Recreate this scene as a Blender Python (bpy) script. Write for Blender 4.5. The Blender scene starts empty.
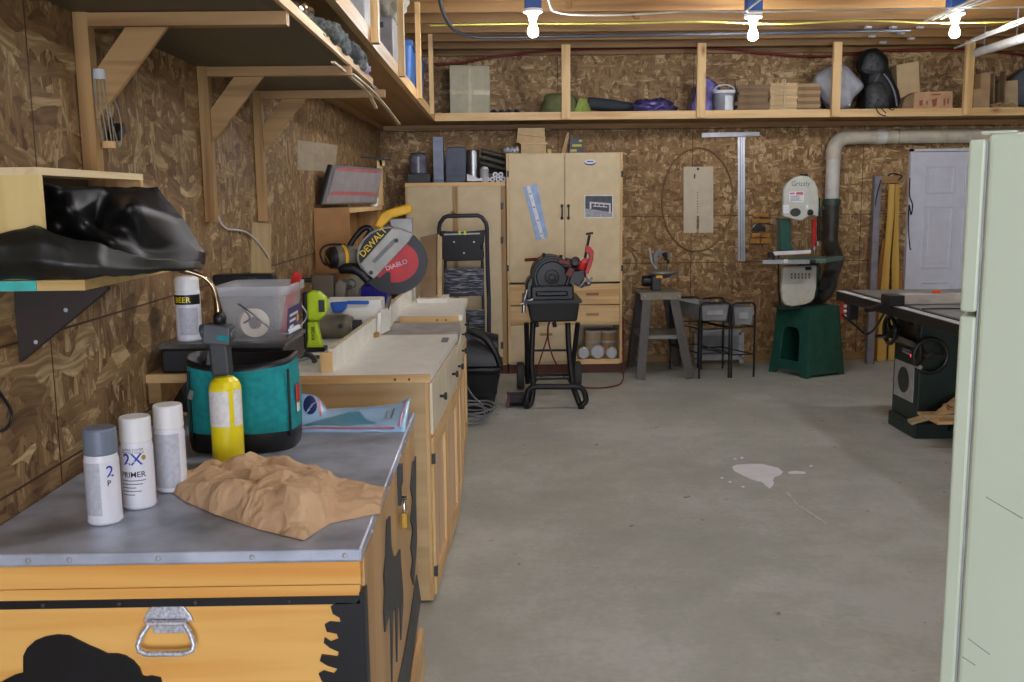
import bpy, math, random
from mathutils import Vector, Matrix, noise
random.seed(7)
PI = math.pi
scene = bpy.context.scene
COL = scene.collection

# ------------------------------------------------------------------ camera (metres; camera above the floor origin, Y runs into the room)
W, HH, F = 1024, 682, 970.0
CAMH, PITCH, ROLL, YAW = 1.545, math.radians(8.4), math.radians(0.65), math.radians(0.7)
FW = Vector((math.sin(YAW) * math.cos(PITCH), math.cos(YAW) * math.cos(PITCH), -math.sin(PITCH)))
_r0 = Vector((math.cos(YAW), -math.sin(YAW), 0)); _u0 = _r0.cross(FW)
RT = _r0 * math.cos(ROLL) - _u0 * math.sin(ROLL)
UP = _u0 * math.cos(ROLL) + _r0 * math.sin(ROLL)
cd = bpy.data.cameras.new('camera'); cam = bpy.data.objects.new('camera', cd); COL.objects.link(cam)
cd.sensor_width = 36; cd.lens = 36 * F / W; cd.clip_start = 0.05
cam.matrix_world = Matrix(((RT.x, UP.x, -FW.x, 0), (RT.y, UP.y, -FW.y, 0), (RT.z, UP.z, -FW.z, CAMH), (0, 0, 0, 1)))
scene.camera = cam

def at(px, py, X=None, Y=None, Z=None):
    """point of the place seen at a measured spot of the photograph, on a known plane"""
    d = FW + RT * ((px - 512) / F) + UP * ((341 - py) / F)
    t = X / d.x if X is not None else Y / d.y if Y is not None else (Z - CAMH) / d.z
    return Vector((d.x * t, d.y * t, CAMH + d.z * t))

# ------------------------------------------------------------------ materials
def lin(c):
    c = [x / 255.0 for x in c]
    return tuple((x / 12.92 if x <= .04045 else ((x + .055) / 1.055) ** 2.4) for x in c) + (1.0,)
_M = {}
def newmat(name):
    m = bpy.data.materials.new(name); m.use_nodes = True
    nt = m.node_tree; b = nt.nodes['Principled BSDF']
    return m, nt, b
def N(nt, kind, **kw):
    n = nt.nodes.new(kind)
    for k, v in kw.items():
        if k in n.inputs.keys(): n.inputs[k].default_value = v
        else: setattr(n, k, v)
    return n
def coords(nt, scale=(1, 1, 1), rot=(0, 0, 0), loc=(0, 0, 0)):
    tc = N(nt, 'ShaderNodeTexCoord'); mp = N(nt, 'ShaderNodeMapping')
    mp.inputs['Scale'].default_value = scale; mp.inputs['Rotation'].default_value = rot; mp.inputs['Location'].default_value = loc
    nt.links.new(tc.outputs['Object'], mp.inputs['Vector']); return mp
def ramp(nt, stops, interp='LINEAR'):
    r = N(nt, 'ShaderNodeValToRGB'); e = r.color_ramp.elements; r.color_ramp.interpolation = interp
    while len(e) < len(stops): e.new(.5)
    for el, (p, c) in zip(e, stops): el.position = p; el.color = c if len(c) == 4 else lin(c)
    return r
def sc(c, f): return tuple(max(0, min(255, x * f)) for x in c)
def plain(name, c, rough=.5, metal=0.0, var=.08, scale=12, bump=0.0, spec=.5, coat=0.0):
    """one colour with a little cloudy variation and wear"""
    if name in _M: return _M[name]
    m, nt, b = newmat(name)
    mp = coords(nt); n = N(nt, 'ShaderNodeTexNoise', Scale=scale, Detail=4.0)
    nt.links.new(mp.outputs[0], n.inputs['Vector'])
    r = ramp(nt, [(.3, sc(c, 1 - var)), (.7, sc(c, 1 + var))]); nt.links.new(n.outputs[0], r.inputs[0])
    nt.links.new(r.outputs[0], b.inputs['Base Color'])
    b.inputs['Roughness'].default_value = rough; b.inputs['Metallic'].default_value = metal
    b.inputs['Specular IOR Level'].default_value = spec; b.inputs['Coat Weight'].default_value = coat
    if bump:
        bp = N(nt, 'ShaderNodeBump', Strength=bump, Distance=.01); n2 = N(nt, 'ShaderNodeTexNoise', Scale=scale * 4, Detail=5.0)
        nt.links.new(mp.outputs[0], n2.inputs['Vector']); nt.links.new(n2.outputs[0], bp.inputs['Height']); nt.links.new(bp.outputs[0], b.inputs['Normal'])
    _M[name] = m; return m
def wood(name, c1, c2, axis='X', scale=1.0, rough=.5, knots=None, spec=.4):
    """sawn pine or ply: streaks drawn out along the grain axis"""
    if name in _M: return _M[name]
    m, nt, b = newmat(name)
    s = {'X': (1.2, 22, 22), 'Y': (22, 1.2, 22), 'Z': (22, 22, 1.2)}[axis]
    mp = coords(nt, tuple(v * scale for v in s))
    n = N(nt, 'ShaderNodeTexNoise', Scale=1.0, Detail=6.0, Distortion=.6); nt.links.new(mp.outputs[0], n.inputs['Vector'])
    r = ramp(nt, [(.32, c2), (.5, c1), (.7, sc(c1, 1.06))]); nt.links.new(n.outputs[0], r.inputs[0]); out = r.outputs[0]
    if knots:
        s2 = {'X': (3, 7, 7), 'Y': (7, 3, 7), 'Z': (7, 7, 3)}[axis]
        mk = coords(nt, s2, loc=(.3, .7, .2)); v = N(nt, 'ShaderNodeTexVoronoi', Scale=.8); nt.links.new(mk.outputs[0], v.inputs['Vector'])
        kr = ramp(nt, [(.0, (255, 255, 255)), (.09, (160, 160, 160)), (.16, (0, 0, 0))]); nt.links.new(v.outputs['Distance'], kr.inputs[0])
        mx = N(nt, 'ShaderNodeMix', data_type='RGBA'); nt.links.new(kr.outputs[0], mx.inputs['Factor'])
        nt.links.new(out, mx.inputs['A']); mx.inputs['B'].default_value = lin(knots); out = mx.outputs['Result']
    nt.links.new(out, b.inputs['Base Color'])
    b.inputs['Roughness'].default_value = rough; b.inputs['Specular IOR Level'].default_value = spec
    _M[name] = m; return m
def osb(name, seams, tint=1.0):
    """oriented strand board: flat strands at every angle, seams where the sheets meet"""
    m, nt, b = newmat(name); L = nt.links
    tc0 = N(nt, 'ShaderNodeTexCoord'); wn = N(nt, 'ShaderNodeTexNoise', Scale=2.4, Detail=2.0); L.new(tc0.outputs['Object'], wn.inputs['Vector'])
    wv = N(nt, 'ShaderNodeVectorMath', operation='MULTIPLY_ADD'); L.new(wn.outputs['Color'], wv.inputs[0]); wv.inputs[1].default_value = (.16, .16, .16); L.new(tc0.outputs['Object'], wv.inputs[2])
    class _T: outputs = {'Object': wv.outputs[0]}
    tc = _T
    def layer(rot, sc3, seed):
        mp = N(nt, 'ShaderNodeMapping'); mp.inputs['Scale'].default_value = sc3; mp.inputs['Rotation'].default_value = rot; mp.inputs['Location'].default_value = (seed, seed * 2, seed * .3)
        L.new(tc.outputs['Object'], mp.inputs['Vector'])
        nz = N(nt, 'ShaderNodeTexNoise', Scale=.9, Detail=2.0); L.new(mp.outputs[0], nz.inputs['Vector'])
        mxv = N(nt, 'ShaderNodeMix', data_type='RGBA'); mxv.inputs['Factor'].default_value = .12
        L.new(mp.outputs[0], mxv.inputs['A']); L.new(nz.outputs['Color'], mxv.inputs['B'])
        v = N(nt, 'ShaderNodeTexVoronoi', Scale=1.0); v.inputs['Randomness'].default_value = 1.0
        L.new(mxv.outputs['Result'], v.inputs['Vector'])
        sp = N(nt, 'ShaderNodeSeparateColor'); L.new(v.outputs['Color'], sp.inputs[0])
        ms_ = N(nt, 'ShaderNodeMapping'); ms_.inputs['Scale'].default_value = tuple(4.0 if k == min(sc3) else 75.0 for k in sc3); ms_.inputs['Rotation'].default_value = rot
        L.new(tc.outputs['Object'], ms_.inputs['Vector'])
        st = N(nt, 'ShaderNodeTexNoise', Scale=1.0, Detail=3.0, Distortion=.25); L.new(ms_.outputs[0], st.inputs['Vector'])
        w = N(nt, 'ShaderNodeMath', operation='MULTIPLY'); L.new(sp.outputs[0], w.inputs[0]); w.inputs[1].default_value = .38
        w2 = N(nt, 'ShaderNodeMath', operation='MULTIPLY_ADD'); L.new(st.outputs[0], w2.inputs[0]); w2.inputs[1].default_value = .7; L.new(w.outputs[0], w2.inputs[2])
        return w2.outputs[0], sp.outputs[1]
    a = layer((.5, .4, .3), (9, 34, 34), 0.0); c = layer((-.6, 1.1, .8), (34, 34, 8), 3.1); d = layer((.2, -.5, -.9), (32, 10, 28), 7.7)
    def mix(f, x, y):
        mx = N(nt, 'ShaderNodeMix', data_type='FLOAT'); L.new(f, mx.inputs['Factor']); L.new(x, mx.inputs['A']); L.new(y, mx.inputs['B']); return mx.outputs['Result']
    def step(v, t):
        mth = N(nt, 'ShaderNodeMath', operation='GREATER_THAN'); L.new(v, mth.inputs[0]); mth.inputs[1].default_value = t; return mth.outputs[0]
    val = mix(step(a[1], .5), c[0], a[0]); val = mix(step(d[1], .62), val, d[0])
    big = N(nt, 'ShaderNodeTexNoise', Scale=1.6, Detail=3.0); L.new(tc.outputs['Object'], big.inputs['Vector'])
    dv = N(nt, 'ShaderNodeMath', operation='MULTIPLY_ADD'); L.new(big.outputs[0], dv.inputs[0]); dv.inputs[1].default_value = .25; L.new(val, dv.inputs[2])
    r = ramp(nt, [(.38, sc((106, 78, 48), tint)), (.58, sc((140, 108, 70), tint)), (.76, sc((162, 130, 88), tint)), (.92, sc((210, 182, 136), tint))])
    L.new(dv.outputs[0], r.inputs[0]); out = r.outputs[0]
    sx = N(nt, 'ShaderNodeSeparateXYZ'); L.new(tc0.outputs['Object'], sx.inputs[0])
    for axis, pos in seams:
        s1 = N(nt, 'ShaderNodeMath', operation='SUBTRACT'); L.new(sx.outputs[axis], s1.inputs[0]); s1.inputs[1].default_value = pos
        s2 = N(nt, 'ShaderNodeMath', operation='ABSOLUTE'); L.new(s1.outputs[0], s2.inputs[0])
        s3 = N(nt, 'ShaderNodeMath', operation='LESS_THAN'); L.new(s2.outputs[0], s3.inputs[0]); s3.inputs[1].default_value = .003
        mx = N(nt, 'ShaderNodeMix', data_type='RGBA'); L.new(s3.outputs[0], mx.inputs['Factor']); L.new(out, mx.inputs['A']); mx.inputs['B'].default_value = lin((74, 52, 32)); out = mx.outputs['Result']
    L.new(out, b.inputs['Base Color']); b.inputs['Roughness'].default_value = .62; b.inputs['Specular IOR Level'].default_value = .35
    return m
def glow(name, c, s):
    m, nt, b = newmat(name); b.inputs['Base Color'].default_value = lin(c)
    b.inputs['Emission Color'].default_value = lin(c); b.inputs['Emission Strength'].default_value = s; return m
def clear(name, c, rough=.15, trans=.8, alpha=1.0):
    if name in _M: return _M[name]
    m, nt, b = newmat(name); b.inputs['Base Color'].default_value = lin(c); b.inputs['Roughness'].default_value = rough
    b.inputs['Transmission Weight'].default_value = trans; b.inputs['IOR'].default_value = 1.2; b.inputs['Alpha'].default_value = alpha
    _M[name] = m; return m

# ------------------------------------------------------------------ mesh building
class MB:
    def __init__(s): s.v = []; s.f = []; s.m = []; s.s = []
    def add(s, vs, fs, m=0, smooth=False):
        o = len(s.v); s.v += [Vector(v) for v in vs]
        for f in fs: s.f.append([o + i for i in f]); s.m.append(m); s.s.append(smooth)
        return s
    def box(s, x0, x1, y0, y1, z0, z1, m=0):
        vs = [(x, y, z) for z in (z0, z1) for y in (y0, y1) for x in (x0, x1)]
        return s.add(vs, [(0, 2, 3, 1), (4, 5, 7, 6), (0, 1, 5, 4), (2, 6, 7, 3), (0, 4, 6, 2), (1, 3, 7, 5)], m)
    def obox(s, c, size, ax=None, m=0):
        """box about c; ax = three unit axes or a rotation (rx, ry, rz)"""
        if ax is None: ax = (0, 0, 0)
        if not isinstance(ax[0], Vector):
            R = Matrix.Rotation(ax[2], 3, 'Z') @ Matrix.Rotation(ax[1], 3, 'Y') @ Matrix.Rotation(ax[0], 3, 'X'); ax = [R.col[i] for i in range(3)]
        c = Vector(c); h = [x / 2 for x in size]
        vs = [c + ax[0] * (h[0] * i) + ax[1] * (h[1] * j) + ax[2] * (h[2] * k) for k in (-1, 1) for j in (-1, 1) for i in (-1, 1)]
        return s.add(vs, [(0, 2, 3, 1), (4, 5, 7, 6), (0, 1, 5, 4), (2, 6, 7, 3), (0, 4, 6, 2), (1, 3, 7, 5)], m)
    def bar(s, p0, p1, w, h, up=(0, 0, 1), m=0):
        p0, p1 = Vector(p0), Vector(p1); d = (p1 - p0); L = d.length; d.normalize(); u = Vector(up)
        a = d.cross(u).normalized(); u = a.cross(d).normalized()
        return s.obox((p0 + p1) / 2, (L, w, h), (d, a, u), m)
    def prism(s, pts, vec, m=0, smooth=False):
        pts = [Vector(p) for p in pts]; vec = Vector(vec); n = len(pts)
        s.add(pts + [p + vec for p in pts], [list(range(n)), list(range(2 * n - 1, n - 1, -1))], m)
        return s.add(pts + [p + vec for p in pts], [(i, n + i, n + (i + 1) % n, (i + 1) % n) for i in range(n)], m, smooth)
    def tube(s, pts, r, n=10, m=0, closed=False):
        pts = [Vector(p) for p in pts]; k = len(pts); rr = r if isinstance(r, (list, tuple)) else [r] * k
        vs = []; u = None
        for i, p in enumerate(pts):
            if closed: d = (pts[(i + 1) % k] - pts[i - 1]).normalized()
            else: d = (pts[min(i + 1, k - 1)] - pts[max(i - 1, 0)]).normalized()
            if u is None:
                u = Vector((0, 0, 1)) if abs(d.z) < .9 else Vector((1, 0, 0))
            u = (u - d * u.dot(d)).normalized(); w = d.cross(u)
            for j in range(n):
                a = 2 * PI * j / n; vs.append(p + (u * math.cos(a) + w * math.sin(a)) * rr[i])
        fs = []
        for i in range(k if closed else k - 1):
            i2 = (i + 1) % k
            for j in range(n): j2 = (j + 1) % n; fs.append((i * n + j, i * n + j2, i2 * n + j2, i2 * n + j))
        s.add(vs, fs, m, True)
        if not closed: s.add(vs[:n], [list(range(n - 1, -1, -1))], m); s.add(vs[-n:], [list(range(n))], m)
        return s
    def lathe(s, o, prof, axis=(0, 0, 1), n=28, m=0, sx=1.0, sy=1.0, smooth=True):
        """rings of (radius, height) about an axis through o; sharp where a height repeats"""
        o = Vector(o); d = Vector(axis).normalized(); u = Vector((1, 0, 0)) if abs(d.x) < .9 else Vector((0, 1, 0))
        u = (u - d * u.dot(d)).normalized(); w = d.cross(u)
        for (r0, h0), (r1, h1) in zip(prof, prof[1:]):
            vs = []; fs = []
            for r, h in ((r0, h0), (r1, h1)):
                for j in range(n): a = 2 * PI * j / n; vs.append(o + d * h + u * (max(r, 1e-4) * math.cos(a) * sx) + w * (max(r, 1e-4) * math.sin(a) * sy))
            for j in range(n): j2 = (j + 1) % n; fs.append((j, j2, n + j2, n + j))
            s.add(vs, fs, m, smooth)
        return s
    def cyl(s, p0, p1, r, n=20, m=0):
        p0, p1 = Vector(p0), Vector(p1); L = (p1 - p0).length
        return s.lathe(p0, [(0, 0), (r, 0), (r, L), (0, L)], p1 - p0, n, m)
    def ball(s, c, r, n=16, m=0, fn=None):
        c = Vector(c); r = r if isinstance(r, (list, tuple)) else (r, r, r); k = n // 2; vs = []; fs = []
        for i in range(k + 1):
            t = PI * i / k
            for j in range(n):
                a = 2 * PI * j / n; q = Vector((math.sin(t) * math.cos(a), math.sin(t) * math.sin(a), math.cos(t)))
                e = fn(q) if fn else 1.0
                vs.append(c + Vector((q.x * r[0], q.y * r[1], q.z * r[2])) * e)
        for i in range(k):
            for j in range(n): j2 = (j + 1) % n; fs.append((i * n + j, (i + 1) * n + j, (i + 1) * n + j2, i * n + j2))
        return s.add(vs, fs, m, True)
    def lump(s, c, r, seed=0, amp=.22, freq=2.2, floor=None, n=40, m=0, sq=1.0):
        """crumpled sack: a ball pushed about by noise and flattened where it rests"""
        c = Vector(c)
        def fn(q):
            e = 1 + amp * noise.noise(q * freq + Vector((seed, 0, 0))) + amp * .45 * (abs(noise.noise(q * freq * 2.7 + Vector((0, seed, 3)))) - .3)
            return e * (1 / max(abs(q.x) ** sq + abs(q.y) ** sq + abs(q.z) ** sq, .01) ** (1 / sq) if sq != 1.0 else 1)
        t = MB(); t.ball(c, r, n, m, fn)
        if floor is not None:
            for v in t.v: v.z = max(v.z, floor)
        return s.add(t.v, t.f, m, True)
    def grid(s, rows, m=0, smooth=True):
        nr, nc = len(rows), len(rows[0]); vs = [p for r in rows for p in r]
        return s.add(vs, [(i * nc + j, i * nc + j + 1, (i + 1) * nc + j + 1, (i + 1) * nc + j) for i in range(nr - 1) for j in range(nc - 1)], m, smooth)
    def text(s, body, o, right, up, size, m=0, depth=.001, fn=None, bold=False):
        """lettering: flat glyph meshes set on the plane through o, or bent by fn(x, y)"""
        cu = bpy.data.curves.new('t', 'FONT'); cu.body = body; cu.size = size; cu.resolution_u = 3
        if bold: cu.offset = size * .011
        ob = bpy.data.objects.new('t', cu); COL.objects.link(ob)
        dg = bpy.context.evaluated_depsgraph_get(); me = bpy.data.meshes.new_from_object(ob.evaluated_get(dg))
        o, right, up = Vector(o), Vector(right).normalized(), Vector(up).normalized()
        vs = [fn(v.co.x, v.co.y) if fn else o + right * v.co.x + up * v.co.y for v in me.vertices]
        s.add(vs, [tuple(p.vertices) for p in me.polygons], m)
        bpy.data.objects.remove(ob); bpy.data.meshes.remove(me); return s
    def build(s, name, mats, parent=None, bevel=0, sub=0, solid=0, kind=None, label=None, origin=None, seg=2):
        me = bpy.data.meshes.new(name); vs = s.v
        root = ROOT.get(parent.name) if parent else None
        if root is not None:
            inv = root.inverted(); vs = [inv @ v for v in vs]
        elif origin is not None:
            vs = [v - Vector(origin) for v in vs]
        me.from_pydata([tuple(v) for v in vs], [], s.f)
        if not isinstance(mats, (list, tuple)): mats = [mats]
        for mt in mats: me.materials.append(mt)
        me.polygons.foreach_set('material_index', s.m); me.polygons.foreach_set('use_smooth', s.s)
        me.update(); o = bpy.data.objects.new(name, me); COL.objects.link(o)
        if parent: o.parent = parent; ROOT[o.name] = root
        elif origin is not None: o.location = origin
        if s.merge_later: pass
        if bevel or sub or solid: weld(me)
        if solid: md = o.modifiers.new('solid', 'SOLIDIFY'); md.thickness = solid; md.offset = 0
        if bevel: md = o.modifiers.new('bevel', 'BEVEL'); md.width = bevel; md.segments = seg; md.limit_method = 'ANGLE'; md.angle_limit = math.radians(40)
        if sub: md = o.modifiers.new('sub', 'SUBSURF'); md.levels = sub; md.render_levels = sub
        if kind: o['kind'] = kind
        if label: o['label'] = label
        return o
    merge_later = False
import bmesh
def weld(me):
    bm = bmesh.new(); bm.from_mesh(me); bmesh.ops.remove_doubles(bm, verts=bm.verts, dist=1e-5)
    bmesh.ops.recalc_face_normals(bm, faces=bm.faces); bm.to_mesh(me); bm.free()
ROOT = {}
def thing(name, label, cat, loc, rz=0, group=None):
    o = bpy.data.objects.new(name, None); COL.objects.link(o); o.empty_display_size = .1
    o.location = Vector(loc); o.rotation_euler = (0, 0, rz); o['label'] = label; o['category'] = cat
    if group: o['group'] = group
    ROOT[o.name] = Matrix.Translation(Vector(loc)) @ Matrix.Rotation(rz, 4, 'Z'); return o
def solo(mb, name, mats, label, cat, group=None, **kw):
    xs = [v.x for v in mb.v]; ys = [v.y for v in mb.v]; zs = [v.z for v in mb.v]
    o = mb.build(name, mats, None, origin=((min(xs) + max(xs)) / 2, (min(ys) + max(ys)) / 2, min(zs)), **kw)
    o['label'] = label; o['category'] = cat
    if group: o['group'] = group
    return o
def setting(mb, name, mats, parent=None, **kw):
    o = mb.build(name, mats, parent, **kw)
    if not parent: o['kind'] = 'structure'; ROOT[o.name] = Matrix.Identity(4)
    return o
def arc(c, r, a0, a1, n, ux, uy):
    c, ux, uy = Vector(c), Vector(ux), Vector(uy)
    return [c + ux * (r * math.cos(a0 + (a1 - a0) * i / n)) + uy * (r * math.sin(a0 + (a1 - a0) * i / n)) for i in range(n + 1)]
def smoothline(pts, k=6):
    """Catmull-Rom through the points"""
    P = [Vector(p) for p in pts]; out = []
    for i in range(len(P) - 1):
        a, b, c, d = P[max(i - 1, 0)], P[i], P[i + 1], P[min(i + 2, len(P) - 1)]
        for j in range(k):
            t = j / k; out.append(.5 * ((2 * b) + (c - a) * t + (2 * a - 5 * b + 4 * c - d) * t * t + (3 * b - a - 3 * c + d) * t ** 3))
    return out + [P[-1]]
V = Vector
SKY_STRENGTH = 9.0; EXPOSURE = 0.55
# ------------------------------------------------------------------ the shop's materials
PINE_X = wood('pine_along_x', (222, 186, 130), (200, 158, 100), 'X', knots=(140, 84, 44))
PINE_Y = wood('pine_along_y', (222, 186, 130), (200, 158, 100), 'Y', knots=(140, 84, 44))
PINE_Z = wood('pine_along_z', (222, 186, 130), (200, 158, 100), 'Z', knots=(140, 84, 44))
OLD_X = wood('aged_wood_x', (168, 132, 84), (140, 104, 62), 'X'); OLD_Z = wood('aged_wood_z', (168, 132, 84), (140, 104, 62), 'Z')
PLY_DARK = wood('weathered_ply', (80, 72, 56), (64, 58, 44), 'Y', .4)
PLY_UNDER = wood('ply_shelf', (168, 128, 80), (145, 108, 64), 'Y', .4)
JOIST = wood('spruce_joist', (146, 110, 66), (112, 80, 46), 'X', .7)
SUBFLOOR = wood('subfloor_ply', (150, 104, 60), (125, 84, 46), 'Y', .4)
MDF = plain('pale_mdf', (216, 195, 154), .55, var=.03)
MDF2 = plain('cream_mdf', (210, 190, 150), .55, var=.03)
AMBER_X = wood('amber_pine_x', (244, 190, 106), (230, 160, 74), 'X', .45, rough=.38, knots=(176, 98, 36))
AMBER_Z = wood('amber_pine_z', (236, 168, 80), (214, 138, 54), 'Z', .3, rough=.38)
TAN_Z = wood('tan_side_panel', (204, 164, 112), (190, 146, 94), 'Z', .4, rough=.45)
MELAMINE = plain('white_melamine', (238, 236, 224), .4, var=.03)
CARD = plain('cardboard', (176, 144, 104), .8, var=.06); CARD_D = plain('dark_cardboard', (138, 112, 82), .8, var=.08)
CARD_L = plain('pale_cardboard', (196, 170, 128), .8, var=.05)
KRAFT = plain('kraft_paper', (216, 178, 136), .7, var=.05, scale=6)
def crumple(m):
    nt = m.node_tree; b = nt.nodes['Principled BSDF']; L = nt.links; mp = coords(nt); nz = N(nt, 'ShaderNodeTexNoise', Scale=9.0, Detail=2.0); L.new(mp.outputs[0], nz.inputs['Vector'])
    mx = N(nt, 'ShaderNodeMix', data_type='RGBA'); mx.inputs['Factor'].default_value = .12; L.new(mp.outputs[0], mx.inputs['A']); L.new(nz.outputs['Color'], mx.inputs['B'])
    v1 = N(nt, 'ShaderNodeTexVoronoi', Scale=17.0); v2 = N(nt, 'ShaderNodeTexVoronoi', Scale=46.0)
    for v in (v1, v2): L.new(mx.outputs['Result'], v.inputs['Vector'])
    a = N(nt, 'ShaderNodeMath', operation='MULTIPLY_ADD'); L.new(v2.outputs['Distance'], a.inputs[0]); a.inputs[1].default_value = .3; L.new(v1.outputs['Distance'], a.inputs[2])
    bp = N(nt, 'ShaderNodeBump', Strength=.6, Distance=.022); L.new(a.outputs[0], bp.inputs['Height']); L.new(bp.outputs[0], b.inputs['Normal'])
crumple(KRAFT)
BLACK = plain('black_plastic', (17, 17, 19), .45, var=.15); BLACKM = plain('black_paint', (20, 21, 24), .42, var=.2)
SHEET = plain('black_polythene', (14, 14, 15), .42, var=.4, scale=5, spec=.35)
DARK = plain('dark_grey', (56, 58, 60), .5, var=.1); GREY = plain('mid_grey', (120, 122, 124), .5); LGREY = plain('light_grey', (176, 178, 180), .5)
SLATE = plain('slate_blue_grey', (98, 110, 130), .5); CHAR = plain('charcoal_cloth', (62, 64, 70), .9)
WHITE = plain('white_paint', (232, 232, 230), .4, var=.02); DOORW = plain('door_white', (214, 216, 226), .45, var=.02)
STEEL = plain('bare_steel', (170, 172, 176), .35, 1.0, var=.12); CHROME = plain('chrome', (214, 216, 220), .12, 1.0, var=.02)
GALV = plain('galvanised_sheet', (178, 186, 200), .45, .5, var=.2, scale=6); ALU = plain('aluminium', (196, 200, 206), .35, .85, var=.05)
CASTI = plain('cast_iron', (150, 152, 150), .4, .6, var=.1); DIRTY = plain('dusty_steel', (118, 112, 98), .6, .3, var=.15)
RED = plain('red_plastic', (190, 30, 28), .4); YEL = plain('yellow_enamel', (240, 220, 24), .32, var=.04, coat=.2); TOOLY = plain('tool_yellow', (238, 180, 24), .45)
LIME = plain('lime_plastic', (188, 220, 36), .42); TEAL = plain('teal_canvas', (18, 140, 142), .85, var=.08, scale=60); TEAL_D = plain('dark_teal', (12, 96, 100), .85)
BLUE = plain('blue_plastic', (36, 96, 190), .4); BLUET = plain('blue_tote', (70, 120, 190), .45); INDIGO = plain('indigo_plastic', (40, 36, 170), .4)
SKY = plain('pale_blue_film', (166, 208, 240), .22, var=.04); NAVY = plain('navy_ink', (30, 40, 100), .5); INK = plain('black_ink', (30, 30, 34), .6)
GREEN = plain('machine_green', (36, 86, 74), .35, var=.08); GREEN_D = plain('dark_machine_green', (24, 44, 38), .4, var=.1); CREAM = plain('machine_cream', (196, 198, 186), .4, var=.04)
PVC = plain('pvc_pipe', (212, 210, 202), .4, var=.05); CABLE = plain('grey_cable', (118, 118, 120), .6); WIREY = plain('yellow_wire', (176, 170, 80), .6); WIREW = plain('white_wire', (170, 168, 158), .6)
REDH = plain('red_hose', (120, 36, 28), .5); CONDUIT = plain('grey_conduit', (50, 54, 60), .5); BOXBLUE = plain('blue_junction_box', (30, 84, 160), .5)
LIMEBAG = plain('olive_lime_cloth', (116, 122, 78), .85); LIMEB2 = plain('lime_cloth', (150, 166, 80), .85); PURPLE = plain('purple_film', (84, 76, 124), .16, .45, var=.4, scale=18, bump=.5)
SACK = plain('pale_woven_sack', (178, 180, 186), .7, var=.06); CAMO = plain('camouflage_cloth', (88, 92, 88), .9, var=.35, scale=28); LILAC = plain('lilac_cloth', (170, 160, 190), .9)
GREENT = plain('green_tote', (40, 110, 70), .5); ORANGE = plain('orange_plastic', (240, 96, 50), .45); FRIDGE = plain('appliance_enamel', (214, 226, 202), .38, var=.015, scale=2)
FOAM = plain('pale_insulation', (190, 186, 170), .9, var=.12, scale=18, bump=.4); LABELW = plain('white_label', (226, 228, 232), .5); LABELG = plain('grey_label_text', (186, 188, 196), .55, var=.05, scale=90)
CAPG = plain('grey_cap', (112, 122, 136), .4); CANW = plain('white_can', (226, 226, 232), .35, var=.02); BRASS = plain('brass', (196, 160, 70), .35, .8)
YSKI = wood('yellowed_wood', (208, 170, 84), (186, 144, 58), 'Z', .6); OWOOD = wood('orange_wood', (168, 112, 50), (146, 92, 38), 'Z', .6)
BULB = glow('lit_bulb', (250, 250, 255), 380.0)
HAZE = clear('clear_tub', (236, 236, 238), .3, 0.0, .15); POLY = clear('clear_film', (225, 228, 232), .1, .6, .35)
SMOKE = clear('smoky_plastic', (120, 122, 124), .2, .5, .7)
def concrete():
    m, nt, b = newmat('concrete_floor'); L = nt.links; mp = coords(nt)
    n1 = N(nt, 'ShaderNodeTexNoise', Scale=.9, Detail=6.0, Roughness=.6); n2 = N(nt, 'ShaderNodeTexNoise', Scale=34.0, Detail=5.0); n3 = N(nt, 'ShaderNodeTexNoise', Scale=5.0, Detail=8.0, Roughness=.7)
    for n in (n1, n2, n3): L.new(mp.outputs[0], n.inputs['Vector'])
    a = N(nt, 'ShaderNodeMath', operation='MULTIPLY_ADD'); L.new(n2.outputs[0], a.inputs[0]); a.inputs[1].default_value = .25; L.new(n1.outputs[0], a.inputs[2])
    c = N(nt, 'ShaderNodeMath', operation='MULTIPLY_ADD'); L.new(n3.outputs[0], c.inputs[0]); c.inputs[1].default_value = .5; L.new(a.outputs[0], c.inputs[2])
    r = ramp(nt, [(.55, (158, 161, 152)), (.85, (178, 181, 172)), (1.0, (194, 197, 190))]); L.new(c.outputs[0], r.inputs[0]); L.new(r.outputs[0], b.inputs['Base Color'])
    mo = coords(nt); n4 = N(nt, 'ShaderNodeTexNoise', Scale=11.0, Detail=3.0, Roughness=.5); L.new(mo.outputs[0], n4.inputs['Vector'])
    r4 = ramp(nt, [(.70, (0, 0, 0)), (.745, (255, 255, 255))]); L.new(n4.outputs[0], r4.inputs[0])
    n5 = N(nt, 'ShaderNodeTexNoise', Scale=.55, Detail=2.0); L.new(mo.outputs[0], n5.inputs['Vector']); r5 = ramp(nt, [(.5, (0, 0, 0)), (.75, (90, 90, 90))]); L.new(n5.outputs[0], r5.inputs[0])
    m5 = N(nt, 'ShaderNodeMix', data_type='RGBA'); L.new(r5.outputs[0], m5.inputs['Factor']); L.new(r.outputs[0], m5.inputs['A']); m5.inputs['B'].default_value = lin((204, 194, 160))
    m4 = N(nt, 'ShaderNodeMix', data_type='RGBA'); L.new(r4.outputs[0], m4.inputs['Factor']); L.new(m5.outputs['Result'], m4.inputs['A']); m4.inputs['B'].default_value = lin((130, 126, 120)); L.new(m4.outputs['Result'], b.inputs['Base Color'])
    b.inputs['Roughness'].default_value = .55; b.inputs['Specular IOR Level'].default_value = .4
    bp = N(nt, 'ShaderNodeBump', Strength=.12, Distance=.004); L.new(n2.outputs[0], bp.inputs['Height']); L.new(bp.outputs[0], b.inputs['Normal']); return m
CONC = concrete()
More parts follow.
